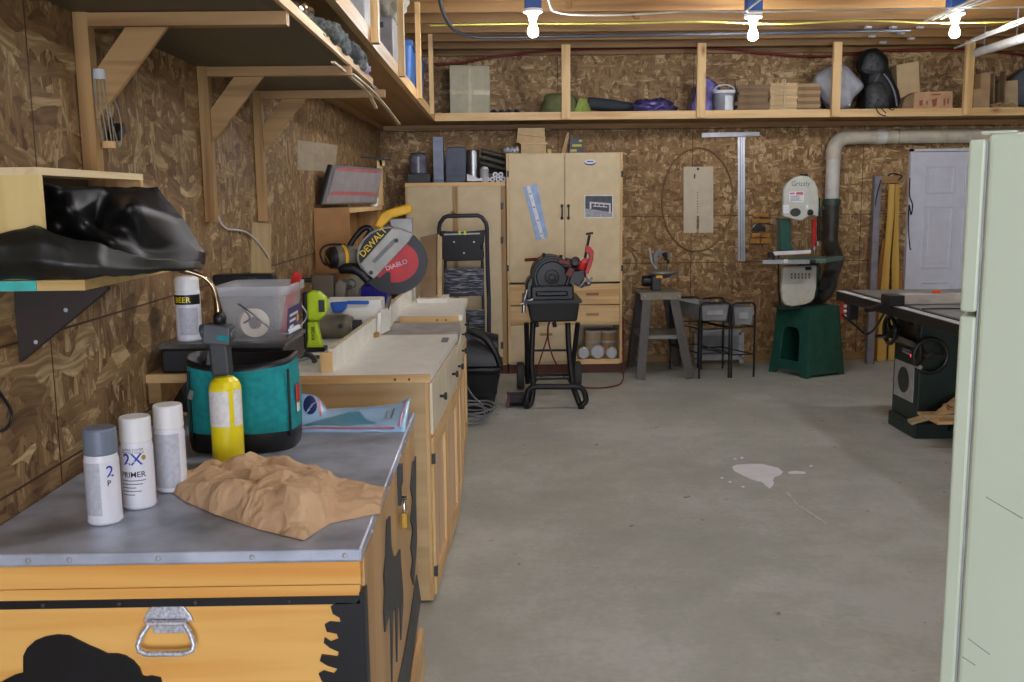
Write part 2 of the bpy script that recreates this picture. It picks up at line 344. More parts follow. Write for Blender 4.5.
def camo_scuffed():
    m, nt, b = newmat('paint_scuffed_tread'); L = nt.links
    mp = coords(nt, (6, 6, 60)); n = N(nt, 'ShaderNodeTexNoise', Scale=2.0, Detail=6.0); L.new(mp.outputs[0], n.inputs['Vector'])
    r = ramp(nt, [(.5, (50, 54, 62)), (.6, (130, 134, 142)), (.75, (190, 192, 198))]); L.new(n.outputs[0], r.inputs[0]); L.new(r.outputs[0], b.inputs['Base Color']); b.inputs['Roughness'].default_value = .6; return m
SCUFF = camo_scuffed()
# ------------------------------------------------------------------ the room
XL, YB, ZC = -1.07, 9.0, 2.80          # left wall, back wall, underside of joists
XR, YF = 6.2, -5.0
floor = setting(MB().box(XL - .12, XR + .12, YF - 4.0, YB + .12, -.15, 0), 'floor', CONC)
sp = MB()
def spill(pts, z=.0015): sp.prism([(x, y, 0.0002) for x, y in pts], (0, 0, z))
q = [(732, 467), (736, 465), (748, 464), (762, 464), (770, 466), (778, 468), (783, 472), (781, 475), (775, 477), (773, 480), (774, 484), (770, 489), (766, 486), (762, 482), (757, 481), (750, 479), (742, 475), (734, 471)]
spill([at(a, b, Z=0)[:2] for a, b in q]); spill([at(a, b, Z=0)[:2] for a, b in ((788, 472), (795, 471), (806, 472), (805, 474), (789, 474))])
for a, b in ((735, 459), (742, 458), (722, 478), (730, 482), (743, 487), (811, 466)): spill([at(a + i, b + j, Z=0)[:2] for i, j in ((-2, 0), (0, -1), (2, 0), (0, 1))])
setting(sp, 'paint_spill', plain('spilt_white_paint', (244, 246, 250), .5, var=.02), floor, label='white dried paint spill')
crk = MB(); P0 = [at(a, b, Z=0.0015) for a, b in ((787, 492), (797, 505), (812, 514), (826, 524))]
for a, b in zip(P0, P0[1:]): crk.bar(a, b, .014, .002)
setting(crk, 'scratch', plain('scratch_pale', (206, 206, 200), .7), floor)
seamsb = [(2, .93), (2, 1.36), (2, 2.15), (0, 1.78), (0, .55), (0, 3.35)]
wall_back = setting(MB().box(XL - .12, XR + .12, YB, YB + .12, 0, 3.2), 'wall_back', osb('osb_back', seamsb))
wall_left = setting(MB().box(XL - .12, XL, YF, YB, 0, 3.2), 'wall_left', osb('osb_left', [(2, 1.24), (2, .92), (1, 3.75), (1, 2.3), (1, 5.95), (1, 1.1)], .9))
wall_right = setting(MB().box(XR, XR + .12, YF, YB, 0, 3.2), 'wall_right', osb('osb_right', [(2, 1.22)]))
# front wall with the raised garage door's opening behind the camera
GX0, GX1, GZ = -.8, 2.6, 2.25
wf = MB().box(XL, GX0, YF - .12, YF, 0, 3.2).box(GX1, XR, YF - .12, YF, 0, 3.2).box(GX0, GX1, YF - .12, YF, GZ, 3.2)
setting(wf, 'wall_front', osb('osb_front', [(2, 1.22)]))
ceil_ = setting(MB().box(XL - .12, XR + .12, YF - .12, YB + .12, 3.08, 3.2), 'ceiling', SUBFLOOR)
y = YB - .06
while y > YF:
    j = MB().box(XL, XR, y - .038, y, ZC, 3.08)
    setting(j, 'joist', JOIST, ceil_); y -= .405
for px, Yk in ((644, 6.95), (572, 6.55)):
    a = at(px, 10, Y=Yk); setting(MB().bar((a.x - .05, Yk, ZC + .02), (a.x + .06, Yk + .33, ZC + .24), .04, .018).bar((a.x - .02, Yk + .02, ZC + .23), (a.x, Yk + .34, ZC + .02), .04, .018), 'bridging', JOIST, ceil_)
# door in the back wall
dx0, dx1, dz = 3.805, 4.66, 1.915
door = setting(MB().box(dx0, dx1, YB - .035, YB - .002, .012, dz), 'door_1', DOORW)
for cx0, cx1 in ((.12, .375), (.485, .74)):
    for z0, z1 in ((1.55, 1.78), (.86, 1.42), (.16, .72)):
        p = MB(); a, b = dx0 + cx0, dx0 + cx1; yo = YB - .035
        fr = [(a, yo, z0), (b, yo, z0), (b, yo, z1), (a, yo, z1)]
        for i in range(4): p.bar(Vector(fr[i]) + V((0, -.003, 0)), Vector(fr[(i + 1) % 4]) + V((0, -.003, 0)), .018, .02, (0, 1, 0))
        p.box(a + .04, b - .04, yo - .008, yo - .0005, z0 + .04, z1 - .04)
        setting(p, 'door_panel', DOORW, door, bevel=.004)
kn = MB().lathe((dx1 - .07, YB - .035, .95), [(0, 0), (.03, 0), (.03, .006), (.012, .01), (.012, .03), (.027, .045), (.024, .06), (0, .066)], (0, -1, 0)); setting(kn, 'knob', BRASS, door)
tr = MB().box(dx0 - .035, dx0 - .004, YB - .045, YB - .001, 0, dz + .03).box(dx1 + .004, dx1 + .035, YB - .045, YB - .001, 0, dz + .03).box(dx0 - .035, dx1 + .035, YB - .045, YB - .001, dz + .006, dz + .03)
setting(tr, 'trim_1', DOORW)
setting(MB().box(1.1, dx0 - .04, YB - .012, YB - .001, 0, .07), 'baseboard_back', OLD_X)
# ------------------------------------------------------------------ light: daylight through the open garage door, and the bulbs
world = bpy.data.worlds.new('sky'); scene.world = world; world.use_nodes = True
bg = world.node_tree.nodes['Background']; bg.inputs[0].default_value = lin((232, 238, 255)); bg.inputs[1].default_value = SKY_STRENGTH
al = bpy.data.lights.new('garage_opening_portal', 'AREA'); al.shape = 'RECTANGLE'; al.size = GX1 - GX0; al.size_y = GZ; al.cycles.is_portal = True
ao = bpy.data.objects.new('garage_opening_portal', al); COL.objects.link(ao); ao.location = ((GX0 + GX1) / 2, YF - .06, GZ / 2); ao.rotation_euler = (-PI / 2, 0, PI)
ao.rotation_euler = (PI / 2, 0, 0)
def bulb(px, py, label, dz=0):
    c = at(px, py, Z=2.60); c.y = 8.921 - .405 * round((8.921 - c.y) / .405); c.x = at(px, py, Y=c.y).x
    t = thing('ceiling_bulb', label, 'light bulb', (c.x, c.y, 2.56 + dz), group='bare ceiling bulbs')
    MB().box(c.x - .05, c.x + .05, c.y - .045, c.y + .045, 2.725 + dz, ZC).build('junction_box', BOXBLUE, t, bevel=.006)
    MB().lathe((c.x, c.y, 2.655 + dz), [(0, .07), (.058, .07), (.058, .052), (.036, .04), (.022, .0), (0, 0)]).build('lamp_holder', WHITE, t)
    MB().lathe((c.x, c.y, 2.56 + dz), [(0, 0), (.016, .003), (.028, .014), (.033, .03), (.029, .05), (.018, .075), (.014, .095), (0, .096)]).build('bulb', BULB, t)
    return c
B1 = bulb(533, 22, 'lit bare bulb in blue box above the tall cream cabinet', -.055)
B2 = bulb(753, 31, 'lit bare bulb hanging above the flattened cardboard stack', -.025)
B3 = bulb(955, 26, 'lit bare bulb at far right above the white door', -.02)
for (x, yy, d) in ((.22, 2.846, 'of the second row over the left aisle'), (1.61, 2.846, 'of the second row before the fridge'), (3.1, 2.846, 'of the second row beyond the fridge'), (.6, -.4, 'behind the camera on the left'), (2.4, -.4, 'behind the camera on the right')):
    cpx = Vector((x, yy, 2.6))
    t = thing('ceiling_bulb', 'lit bare bulb ' + d, 'light bulb', (x, yy, 2.56), group='bare ceiling bulbs')
    MB().lathe((x, yy, 2.655), [(0, .14), (.058, .14), (.058, .052), (.036, .04), (.022, .0), (0, 0)]).build('lamp_holder', WHITE, t)
    MB().lathe((x, yy, 2.56), [(0, 0), (.016, .003), (.028, .014), (.033, .03), (.029, .05), (.018, .075), (.014, .095), (0, .096)]).build('bulb', BULB, t)

# ------------------------------------------------------------------ high storage shelf round the left and back walls
SX, SY, SB, ST = -.525, 8.35, 2.19, 2.255     # front faces of its two legs, underside, top of fascia
sh = thing('storage_shelf', 'long high lumber shelf running along left and back walls', 'shelf', (XL, YB, SB))
dk = MB().box(XL + .002, SX - .03, -1.5, YB - .002, SB + .012, SB + .03).box(SX - .03, XR - .01, SY + .03, YB - .002, SB + .012, SB + .03); dk.build('deck', PLY_UNDER, sh)
MB().box(SX - .032, SX, -1.5, SY + .03, SB, ST).build('fascia', PINE_Y, sh)
MB().box(SX, XR - .01, SY, SY + .032, SB, ST).build('fascia', PINE_X, sh)
MB().box(XL + .002, XR - .01, YB - .04, YB - .002, SB - .03, SB + .01).box(XL + .002, XL + .04, -1.5, YB - .04, SB - .03, SB + .01).build('ledger', OLD_X, sh)
for px in (566, 701, 836, 968):
    a = at(px, 90, Y=SY - .02); MB().box(a.x - .036, a.x + .036, SY - .034, SY - .001, SB + .005, ZC - .001).build('post', PINE_Z, sh)
for px, py in ((371.5, 35), (399, 72), (417, 97), (430, 113)):
    a = at(px, py, X=SX); MB().box(SX + .001, SX + .033, a.y - .03, a.y + .03, SB + .005, ZC - .001).build('post', PINE_Z, sh)
# ------------------------------------------------------------------ lower bracketed shelf under it
ls = thing('bracket_shelf', 'dark plywood shelf on three wooden wall brackets, left wall', 'shelf', (XL, 3.5, 2.0))
MB().box(XL + .005, -.533, 2.05, 4.55, 2.02, 2.036).build('deck', PLY_DARK, ls)
MB().box(-.532, -.52, 2.05, 4.2, 2.019, 2.046).build('front_strip', PINE_Y, ls)
for (px, py, Yb, tipx, foot, gx) in ((82, 20, 2.57, -.53, 1.35, 0), (203, 72, 3.59, -.52, 1.47, 0), (257, 97, 4.37, -.49, 1.455, 0)):
    br = MB().box(XL + .003, XL + .04, Yb - .02, Yb + .02, foot, 2.02).build('bracket', OLD_Z, ls)
    MB().box(XL + .04, tipx, Yb - .02, Yb + .018, 1.985, 2.018).build('arm', OLD_X, br)
    MB().prism([(XL + .041, Yb - .008, 1.755), (XL + .041, Yb - .008, 1.87), (XL + .13, Yb - .008, 1.984), (XL + .235, Yb - .008, 1.984)], (0, .016, 0)).build('gusset', OLD_X, br)
# ------------------------------------------------------------------ tin-topped chest in the foreground
CX0, CX1, CY0, CY1, CT = XL + .012, -.285, 1.835, 3.02, .871
ch = thing('storage_chest', 'amber pine chest with riveted sheet-metal top and black animal cutouts', 'chest', ((CX0 + CX1) / 2, (CY0 + CY1) / 2, 0))
MB().box(CX0, CX1, CY0, CY1, .10, .79).build('body', [AMBER_X], ch)
MB().box(CX1 + .0005, CX1 + .006, CY0 + .03, CY1, .17, .835).build('side_panel', TAN_Z, ch)
MB().box(CX0, CX1 + .004, CY0 - .008, CY1, .793, .843).build('lid', AMBER_X, ch, bevel=.004)
MB().box(CX0 + .02, CX1 + .004, CY0 + .04, CY1, .0, .10).box(CX1 + .006, CX1 + .022, CY0 + .25, CY1, 0, .15).build('plinth', PINE_Y, ch)
top = MB().box(CX0 - .008, CX1 + .01, CY0 - .02, CY1 + .02, .8435, CT).build('metal_top', GALV, ch, bevel=.006)
for px in (28, 69, 158, 252, 345): a = at(px, 556, Y=CY0 - .02); MB().ball((a.x, CY0 - .021, .858), (.0055, .003, .0055), 10).build('rivet', LGREY, top)
for yy in (1.95, 2.1, 2.25, 2.4, 2.55, 2.7, 2.85, 2.98): MB().ball((CX1 + .011, yy, .858), (.003, .0055, .0055), 10).build('rivet', LGREY, top)
yf = CY0 - .0005
band = MB().box(CX0, CX1 + .002, yf - .004, yf, .752, .768).box(CX0 + .001, CX0 + .016, yf - .004, yf, .1, .752).build('black_band', BLACKM, ch)
for px in (44, 120, 196, 290): a = at(px, 602, Y=CY0); MB().ball((a.x, yf - .005, .760), (.005, .003, .005), 10).build('rivet', DARK, band)
def cut(pxs, Y=None, X=None, th=.004):
    return MB().prism([at(a, b, Y=Y, X=X) for a, b in pxs], (0, -th, 0) if Y is not None else (th, 0, 0))
bear = [(-10, 690), (4, 680), (16, 674), (24, 672), (24, 655), (28, 647), (36, 640), (46, 636), (58, 634), (70, 635), (80, 640), (90, 645), (100, 649), (108, 653), (118, 653), (126, 655), (134, 660), (140, 667), (143, 675), (147, 676), (152, 675), (156, 676), (161, 677), (163, 684), (166, 700), (160, 735), (146, 750), (140, 745), (142, 730), (134, 718), (118, 712), (112, 735), (108, 752), (92, 752), (92, 735), (86, 714), (60, 712), (46, 722), (40, 750), (22, 752), (22, 725), (14, 704), (2, 700)]
cut(bear, Y=yf).build('bear_cutout', BLACKM, ch)
edge = [(356, 603), (345, 602), (337, 602), (331, 606), (333, 613), (340, 617), (341, 622), (330, 621), (325, 624), (327, 631), (337, 633), (339, 638), (331, 641), (325, 637), (324, 642), (330, 647), (339, 651), (338, 656), (322, 654), (320, 660), (328, 665), (338, 668), (334, 673), (324, 670), (319, 673), (322, 680), (328, 684), (318, 690), (316, 698), (326, 704), (322, 715), (314, 720), (318, 735), (336, 745), (372, 750), (366, 598)]
tp = [at(a, b, Y=yf) for a, b in edge]
for p in tp: p.x = min(p.x, CX1)
MB().prism(tp, (0, -.004, 0)).build('tree_cutout', BLACKM, ch)
MB().box(CX1 - .001, CX1 + .01, CY0 - .004, CY0 + .035, .1, .775).build('corner_band', BLACKM, ch)
xs = CX1 + .0065
moose = [(386, 520), (389, 516), (390, 545), (392, 556), (396, 556), (399, 549), (400, 566), (402, 590), (402, 606), (400, 640), (399, 604), (397, 608), (396, 662), (394.5, 606), (392, 612), (391, 682), (389.5, 612), (386, 622), (384, 632), (383, 612), (384, 590), (383, 575), (385, 556)]
cut(moose, X=xs).build('moose_cutout', DARK, ch)
cut([(412, 462), (415, 456), (415, 500), (416, 540), (413, 585), (410, 575), (412, 560), (410, 548), (412, 530), (410, 520), (412, 500), (410, 488)], X=xs).build('tree_cutout', DARK, ch)
cut([(416, 575), (420, 600), (414, 640), (408, 690), (398, 720), (396, 690), (404, 650), (410, 615)], X=xs).build('ground_cutout', DARK, ch)
ha = at(168, 606, Y=yf).x
hs = thing_handle = MB(); z0 = .757
hs.prism([(ha - .05, yf, z0 - .036), (ha - .045, yf, z0 - .022), (ha - .032, yf, z0 - .004), (ha + .032, yf, z0 - .004), (ha + .045, yf, z0 - .022), (ha + .05, yf, z0 - .036)], (0, -.006, 0))
hs.box(ha - .032, ha + .032, yf - .005, yf, z0 - .06, z0 - .034)
hm = plain('hammered_silver', (206, 210, 220), .45, .6, var=.16, scale=160)
hb = hs.build('handle_plate', hm, ch, bevel=.002)
MB().tube([(ha - .034, yf - .014, z0 - .036), (ha - .048, yf - .02, z0 - .055), (ha - .055, yf - .025, z0 - .074), (ha - .052, yf - .028, z0 - .085), (ha - .036, yf - .029, z0 - .091), (ha + .036, yf - .029, z0 - .091), (ha + .052, yf - .028, z0 - .085), (ha + .055, yf - .025, z0 - .074), (ha + .048, yf - .02, z0 - .055), (ha + .034, yf - .014, z0 - .034)], .0055, 10).tube([(ha - .038, yf - .014, z0 - .034), (ha + .038, yf - .014, z0 - .034)], .006, 10).build('pull_ring', hm, hb)
# hasp and brass padlock on the aisle side
hp = at(398, 482, X=xs)
MB().box(xs, xs + .012, hp.y - .02, hp.y + .02, .79, .842).box(xs, xs + .008, hp.y - .016, hp.y + .016, .735, .79).tube([(xs + .008, hp.y - .008, .752), (xs + .02, hp.y - .006, .752), (xs + .02, hp.y + .006, .752), (xs + .008, hp.y + .008, .752)], .003, 8).build('hasp', DARK, ch)
py_ = hp.y
pl = thing('padlock', 'small brass padlock hanging from the chest side hasp', 'padlock', (xs + .016, py_, .685))
MB().box(xs + .007, xs + .025, py_ - .02, py_ + .02, .672, .715).build('body', BRASS, pl, bevel=.003)
MB().tube([(xs + .016, py_ - .012, .712), (xs + .016, py_ - .012, .742), (xs + .016, py_ - .006, .752), (xs + .016, py_ + .006, .752), (xs + .016, py_ + .012, .742), (xs + .016, py_ + .012, .712)], .0032, 8).build('shackle', CHROME, pl)

# ------------------------------------------------------------------ spray cans
def spray(px, py, label, capm, bodyspec, r=.036, h=.205, caph=.052, caph_r=.0335, lean=0, name='spray_can'):
    c = at(px, py, Z=CT); c.z = CT + .001; c.y += r
    t = thing(name, label, 'spray can', c, 0, 'spray cans on the chest')
    body = MB().lathe(c, [(0, .003), (r - .004, 0), (r, .004), (r, .008), (r - .001, .010), (r - .001, h - caph - .016), (r - .003, h - caph - .006), (r - .004, h - caph), (0, h - caph)], n=36).build('can_body', bodyspec[0], t)
    MB().lathe(c, [(r - .0035, h - caph - .004), (r - .002, h - caph), (caph_r, h - .004), (caph_r - .002, h), (0, h - .001)], n=36).build('cap', capm, t)
    def wrap(a0, z0, rr=r - .0004):
        return lambda x, y: c + V((rr * math.sin(a0 + x / rr), -rr * math.cos(a0 + x / rr), z0 + y))
    return t, body, wrap, c, r
def label_band(c, r, a0, a1, z0, z1, mat, parent, name='label'):
    n = 14; rows = [[c + V((r * math.sin(a0 + (a1 - a0) * i / n), -r * math.cos(a0 + (a1 - a0) * i / n), z)) for i in range(n + 1)] for z in (z0, z1)]
    return MB().grid(rows).build(name, mat, parent)
t, b, w, c, r = spray(99, 527, 'grey-capped white spray paint can, nearest of the three', CAPG, [CANW])
label_band(c, r - .0006, -1.2, .25, .022, .135, LABELG, t, 'fine_print')
MB().text('P', None or (0, 0, 0), (1, 0, 0), (0, 0, 1), .017, fn=w(.62, .085), bold=True).build('lettering', INK, t)
MB().text('2', (0, 0, 0), (1, 0, 0), (0, 0, 1), .034, fn=w(.6, .104), bold=True).build('blue_mark', plain('label_blue', (44, 62, 170), .4), t)
t, b, w, c, r = spray(134.5, 511, 'white-capped can marked 2X PRIMER between its two neighbours', WHITE, [CANW])
bl = plain('label_blue', (44, 62, 170), .4)
MB().text('2X', (0, 0, 0), (1, 0, 0), (0, 0, 1), .036, fn=w(-.55, .103), bold=True).build('blue_mark', bl, t)
MB().text('PRIMER', (0, 0, 0), (1, 0, 0), (0, 0, 1), .0175, fn=w(-.78, .075), bold=True).build('lettering', INK, t)
MB().text('ULTRA COVER', (0, 0, 0), (1, 0, 0), (0, 0, 1), .0075, fn=w(-.62, .134)).text('PAINTER\'S TOUCH', (0, 0, 0), (1, 0, 0), (0, 0, 1), .006, fn=w(-.62, .128)).build('fine_lettering', INK, t)
lines = MB()
for i, (a0, a1) in enumerate(((-.75, .8), (-.75, .6), (-.75, .2), (-.75, .5), (-.75, .1))):
    n = 8; z = .066 - i * .008
    lines.grid([[c + V(((r - .0004) * math.sin(a0 + (a1 - a0) * k / n), -(r - .0004) * math.cos(a0 + (a1 - a0) * k / n), zz)) for k in range(n + 1)] for zz in (z, z + .0022)])
lines.build('small_print', GREY, t)
sealp = [c + V(((r - .0003) * math.sin(.75 + .14 * math.cos(q)), -(r - .0003) * math.cos(.75 + .14 * math.cos(q)), .118 + .006 * math.sin(q))) for q in [2 * PI * k / 14 for k in range(14)]]
sm = MB(); sm.add(sealp, [list(range(14))]); sm.build('gold_seal', plain('gold_ink', (170, 140, 40), .4), t)
t, b, w, c, r = spray(167.5, 494, 'white-capped can with grey text panel beside the torch', WHITE, [CANW])
label_band(c, r - .0006, -1.35, .95, .012, .140, LABELG, t, 'grey_panel')

# ------------------------------------------------------------------ torch on a yellow gas cylinder
c = at(225, 468, Z=CT); c.z = CT + .001; c.y += .040; r = .0405
t = thing('gas_torch', 'yellow gas cylinder with screw-on torch head, beside the teal bag', 'torch', c)
h = .232
cyl = MB().lathe(c, [(0, .004), (r - .006, 0), (r, .006), (r, h - .03), (r - .006, h - .014), (r - .018, h - .003), (.012, h), (.012, h + .012), (0, h + .012)], n=36).build('cylinder', YEL, t)
label_band(c, r + .0005, -1.5, .45, .105, h - .036, plain('torch_label', (226, 224, 220), .55, var=.05, scale=90), t, 'paper_label')
label_band(c, r + .0005, .75, 1.5, .105, h - .034, plain('torch_label', (214, 212, 208), .55), t, 'paper_label')
hd = MB().obox(c + V((-.006, 0, h + .052)), (.046, .044, .10), (0, -.05, 0)).obox(c + V((-.008, 0, h + .03)), (.042, .04, .06), (0, -.05, 0)).build('torch_body', DARK, t, bevel=.006)
MB().obox(c + V((-.008, -.004, h + .108)), (.068, .05, .05), (0, .1, 0)).lathe(c + V((-.038, -.002, h + .115)), [(0, 0), (.02, 0), (.02, .014), (0, .014)], (-1, 0, -.2)).lathe(c + V((.022, -.004, h + .108)), [(0, 0), (.016, 0), (.013, .012), (0, .012)], (1, 0, 0)).build('regulator', plain('torch_grey', (88, 94, 98), .4, .4), hd, bevel=.004)
MB().obox(c + V((.01, -.028, h + .1)), (.03, .004, .012), (0, .2, 0)).build('trigger_label', TEAL, hd)
MB().ball(c + V((-.004, 0, h + .146)), (.017, .017, .02), 14).build('knob', BLACK, hd)
MB().tube(smoothline([c + V((-.006, 0, h + .16)), c + V((-.008, 0, h + .19)), c + V((-.014, -.004, h + .225)), c + V((-.032, -.008, h + .25)), c + V((-.055, -.012, h + .262)), c + V((-.085, -.018, h + .272))], 5), .0062, 12).tube([c + V((-.066, -.0145, h + .267)), c + V((-.092, -.019, h + .274))], .0085, 12).build('burner_tube', plain('heat_tinted_steel', (150, 132, 104), .25, .95, var=.25, scale=40), hd)

# ------------------------------------------------------------------ teal tool bag
b0 = at(192, 461, Z=CT); b1 = at(292, 462, Z=CT)
bc = V((at(243, 430, Y=2.62).x, 2.66, CT)); rx, ry = .148, .115
t = thing('tool_bag', 'open teal canvas tool bag with black base, behind the torch', 'bag', (bc.x, bc.y, CT))
def ring(z, k=1.0, n=48, p=3.2, dx=0, dip=0.0):
    o = []
    for i in range(n):
        a = 2 * PI * i / n; ca, sa = math.cos(a), math.sin(a); q = 1 / (abs(ca) ** p + abs(sa) ** p) ** (1 / p)
        o.append(V((bc.x + dx + rx * k * q * ca, bc.y + ry * k * q * sa, CT + z + (dip * (math.cos(2 * a) * .5 + .5)) + .004 * noise.noise(V((ca * 2, sa * 2, z * 20))))))
    return o + [o[0]]
rr = [ring(.002, .97), ring(.03, 1.0), ring(.055, 1.0)]
bb = MB().grid(rr); bb.add(ring(.002, .97)[:-1], [list(range(48))]); bb.build('base', BLACK, t, label='black padded base')
MB().grid([ring(.055, 1.002), ring(.12, 1.02), ring(.19, .99), ring(.225, .97, dip=.02)]).grid([ring(.225, .955, dip=.02), ring(.12, .985), ring(.06, .985)]).build('canvas_wall', TEAL, t)
MB().grid([ring(.224, .977, dip=.02), ring(.24, .975, dip=.02), ring(.24, .945, dip=.02), ring(.1, .95), ring(.06, .9)]).build('black_rim', BLACK, t)
for a in (-.62, -2.35):
    q = [V((bc.x + rx * 1.03 * (1 / (abs(math.cos(a)) ** 3.2 + abs(math.sin(a)) ** 3.2) ** (1 / 3.2)) * math.cos(a), bc.y + ry * 1.03 * (1 / (abs(math.cos(a)) ** 3.2 + abs(math.sin(a)) ** 3.2) ** (1 / 3.2)) * math.sin(a), CT + z)) for z in (.04, .1, .17, .225)]
    MB().tube(q, .0035, 8).build('seam', BLACK, t)
rp = at(293, 395, Y=bc.y - .06)
MB().obox((bc.x + rx * 1.035, bc.y - .03, CT + .15), (.004, .03, .05), (0, 0, 0)).build('red_tag', RED, t); MB().obox((bc.x + rx * 1.035, bc.y - .03, CT + .115), (.004, .022, .03)).build('white_tag', WHITE, t)
fl = MB().add([at(182, 388, Y=2.60), at(208, 357, Y=2.62), at(206, 380, Y=2.56), at(190, 412, Y=2.58), at(168, 412, Y=2.64)], [(0, 1, 2, 3, 4)]); fl.build('black_flap', BLACK, t, solid=.008)
MB().obox(at(191, 395, Y=2.545), (.012, .004, .024), (0, .3, 0)).build('zip_pull', STEEL, t)

# ------------------------------------------------------------------ brown paper bag, lying
t = MB(); nu, nv = 36, 34
def lp(pts, k=8):
    P_ = [at(a, b, Z=CT) for a, b in pts]; return [P_[i].lerp(P_[i + 1], j / k) for i in range(len(P_) - 1) for j in range(k)] + [P_[-1]]
near = lp([(164, 487), (185, 502), (215, 515), (258, 530), (304, 541), (330, 524), (380, 514)])
far = lp([(166, 483), (195, 479), (225, 477), (262, 472), (300, 479), (336, 486), (386, 488)])
def cel(q): d = noise.voronoi(q + V((.3 * noise.noise(q), 0, 0)))[0]; return min(d[1] - d[0], .6) * -1 + .3
def bagh(u): 
    ks = [(0, .006), (.08, .02), (.3, .055), (.62, .075), (.76, .06), (.84, .028), (1, .014)]
    for (a, ha_), (b_, hb_) in zip(ks, ks[1:]):
        if u <= b_: return ha_ + (hb_ - ha_) * (u - a) / (b_ - a)
    return .012
rows = []; low = []
for i in range(len(near)):
    u = i / (len(near) - 1); A, B = near[i], far[i]; row = []
    for k in range(nv + 1):
        v = k / nv; P = A.lerp(B, v); prof = min(1, (v * 5.5) ** .9, ((1 - v) * 7) ** .8) if 0 < v < 1 else 0
        q = P * 9; cr = abs(noise.noise(q + V((2, 5, 1)))) * 1.1 + abs(noise.noise(q * 2.6)) * .7 + abs(noise.noise(q * 5.1 + V((7, 1, 3)))) * .35
        fold = .012 * math.exp(-((u - .80) / .02) ** 2)
        row.append(P + V((0, 0, .0015 + prof * (bagh(u) * (.97 + .1 * noise.noise(q * .6)) - (.026 * cel(P * 11) + .010 * cel(P * 27 + V((3, 1, 0)))) * (0.25 + bagh(u) / .07) + fold))))
    rows.append(row); low.append([A.lerp(B, k / nv) + V((0, 0, .001)) for k in range(nv + 1)])
t.grid(rows); t.grid([list(reversed(r_)) for r_ in low])
for e in (0, -1): t.add(rows[e] + list(reversed(low[e])), [list(range(2 * (nv + 1)))])
solo(t, 'paper_bag', KRAFT, 'crumpled brown paper bag lying flat on the metal top', 'paper bag')
# ------------------------------------------------------------------ pale blue plastic-packed sheet
pk = MB(); pts0 = [(296, 433), (330, 433.5), (370, 433), (404, 432.5)]; pts1 = [(299, 414), (330, 413), (370, 412), (411, 410)]
rows = []
for k in range(9):
    v = k / 8; row = []
    for i in range(25):
        u = i / 24; P = at(296 + 109 * u, 433 - .5 * u, Z=CT).lerp(at(299 + 112 * u, 414 - 4 * u, Z=CT), v)
        lift = .002 + .012 * v + .006 * noise.noise(V((u * 5, v * 3, 2)))
        if u < .24: lift += .05 * max(0, (v - .55) / .45) ** 1.2 * (1 - (u / .24) ** 4)
        if u > .72: lift += .028 * max(0, (u - .72) / .28) ** 1.5 * v
        row.append(P + V((0, 0, max(lift, .002))))
    rows.append(row)
pkt = thing('sealed_package', 'pale blue film package with red edging at chest end', 'package', at(350, 424, Z=CT))
pk.grid(rows).build('film', SKY, pkt, solid=.003)
def onp(u, v, lift=.0035):
    i = min(int(u * 24), 23); k = min(int(v * 8), 7); fu, fv = u * 24 - i, v * 8 - k
    return rows[k][i].lerp(rows[k][i + 1], fu).lerp(rows[k + 1][i].lerp(rows[k + 1][i + 1], fu), fv) + V((0, -.001, lift))
def patch(uv, name, mat):
    n = len(uv); c_ = (sum(a for a, b in uv) / n, sum(b for a, b in uv) / n); vs = [onp(*c_)]; K = 5; fs = []
    for rr_ in range(1, K + 1):
        for a, b in uv: vs.append(onp(c_[0] + (a - c_[0]) * rr_ / K, c_[1] + (b - c_[1]) * rr_ / K))
    for j in range(n): fs.append((0, 1 + j, 1 + (j + 1) % n))
    for rr_ in range(K - 1):
        for j in range(n): j2 = (j + 1) % n; fs.append((1 + rr_ * n + j, 1 + (rr_ + 1) * n + j, 1 + (rr_ + 1) * n + j2, 1 + rr_ * n + j2))
    MB().add(vs, fs, 0, True).build(name, mat, pkt)
patch([(.11 + .062 * math.cos(q), .8 + .17 * math.sin(q)) for q in [2 * PI * k / 16 for k in range(16)]], 'oval_logo', NAVY)
patch([(.05, .28), (.2, .5), (.45, .78), (.55, .8), (.62, .5), (.72, .34), (.5, .2), (.25, .24)], 'print_patch', plain('sea_blue_print', (84, 156, 182), .3))
for k in range(4): patch([(.075 + .012 * k, .66 + .03 * k), (.12 + .012 * k, .82 + .02 * k), (.122 + .012 * k, .8 + .02 * k), (.077 + .012 * k, .63 + .03 * k)], 'logo_line', SKY)
patch([(.93, .12), (.945, .12), (.965, .9), (.95, .9)], 'red_edging', plain('pink_red_print', (224, 90, 120), .3))
patch([(.02, .1), (.9, .06), (.9, .1), (.02, .14)], 'red_edging', plain('pink_red_print', (224, 90, 120), .3)); patch([(.2, .6), (.215, .6), (.2, .98), (.18, .98)], 'red_edging', plain('pink_red_print', (224, 90, 120), .3))
patch([(.84, .4), (.86, .4), (.875, .75), (.855, .75)], 'print_lines', GREY); patch([(.79, .5), (.8, .5), (.81, .72), (.8, .72)], 'print_lines', GREY)
# marker lying behind the paper bag
a, b_ = at(247, 464, Z=CT + .008), at(283, 465, Z=CT + .008)
mk = thing('marker_pen', 'black and red marker lying between bags', 'marker', a - V((0, 0, .008)))
MB().cyl(a, a.lerp(b_, .6), .007, 12).build('barrel', BLACK, mk); MB().cyl(a.lerp(b_, .6), b_, .006, 12).build('cap', RED, mk)
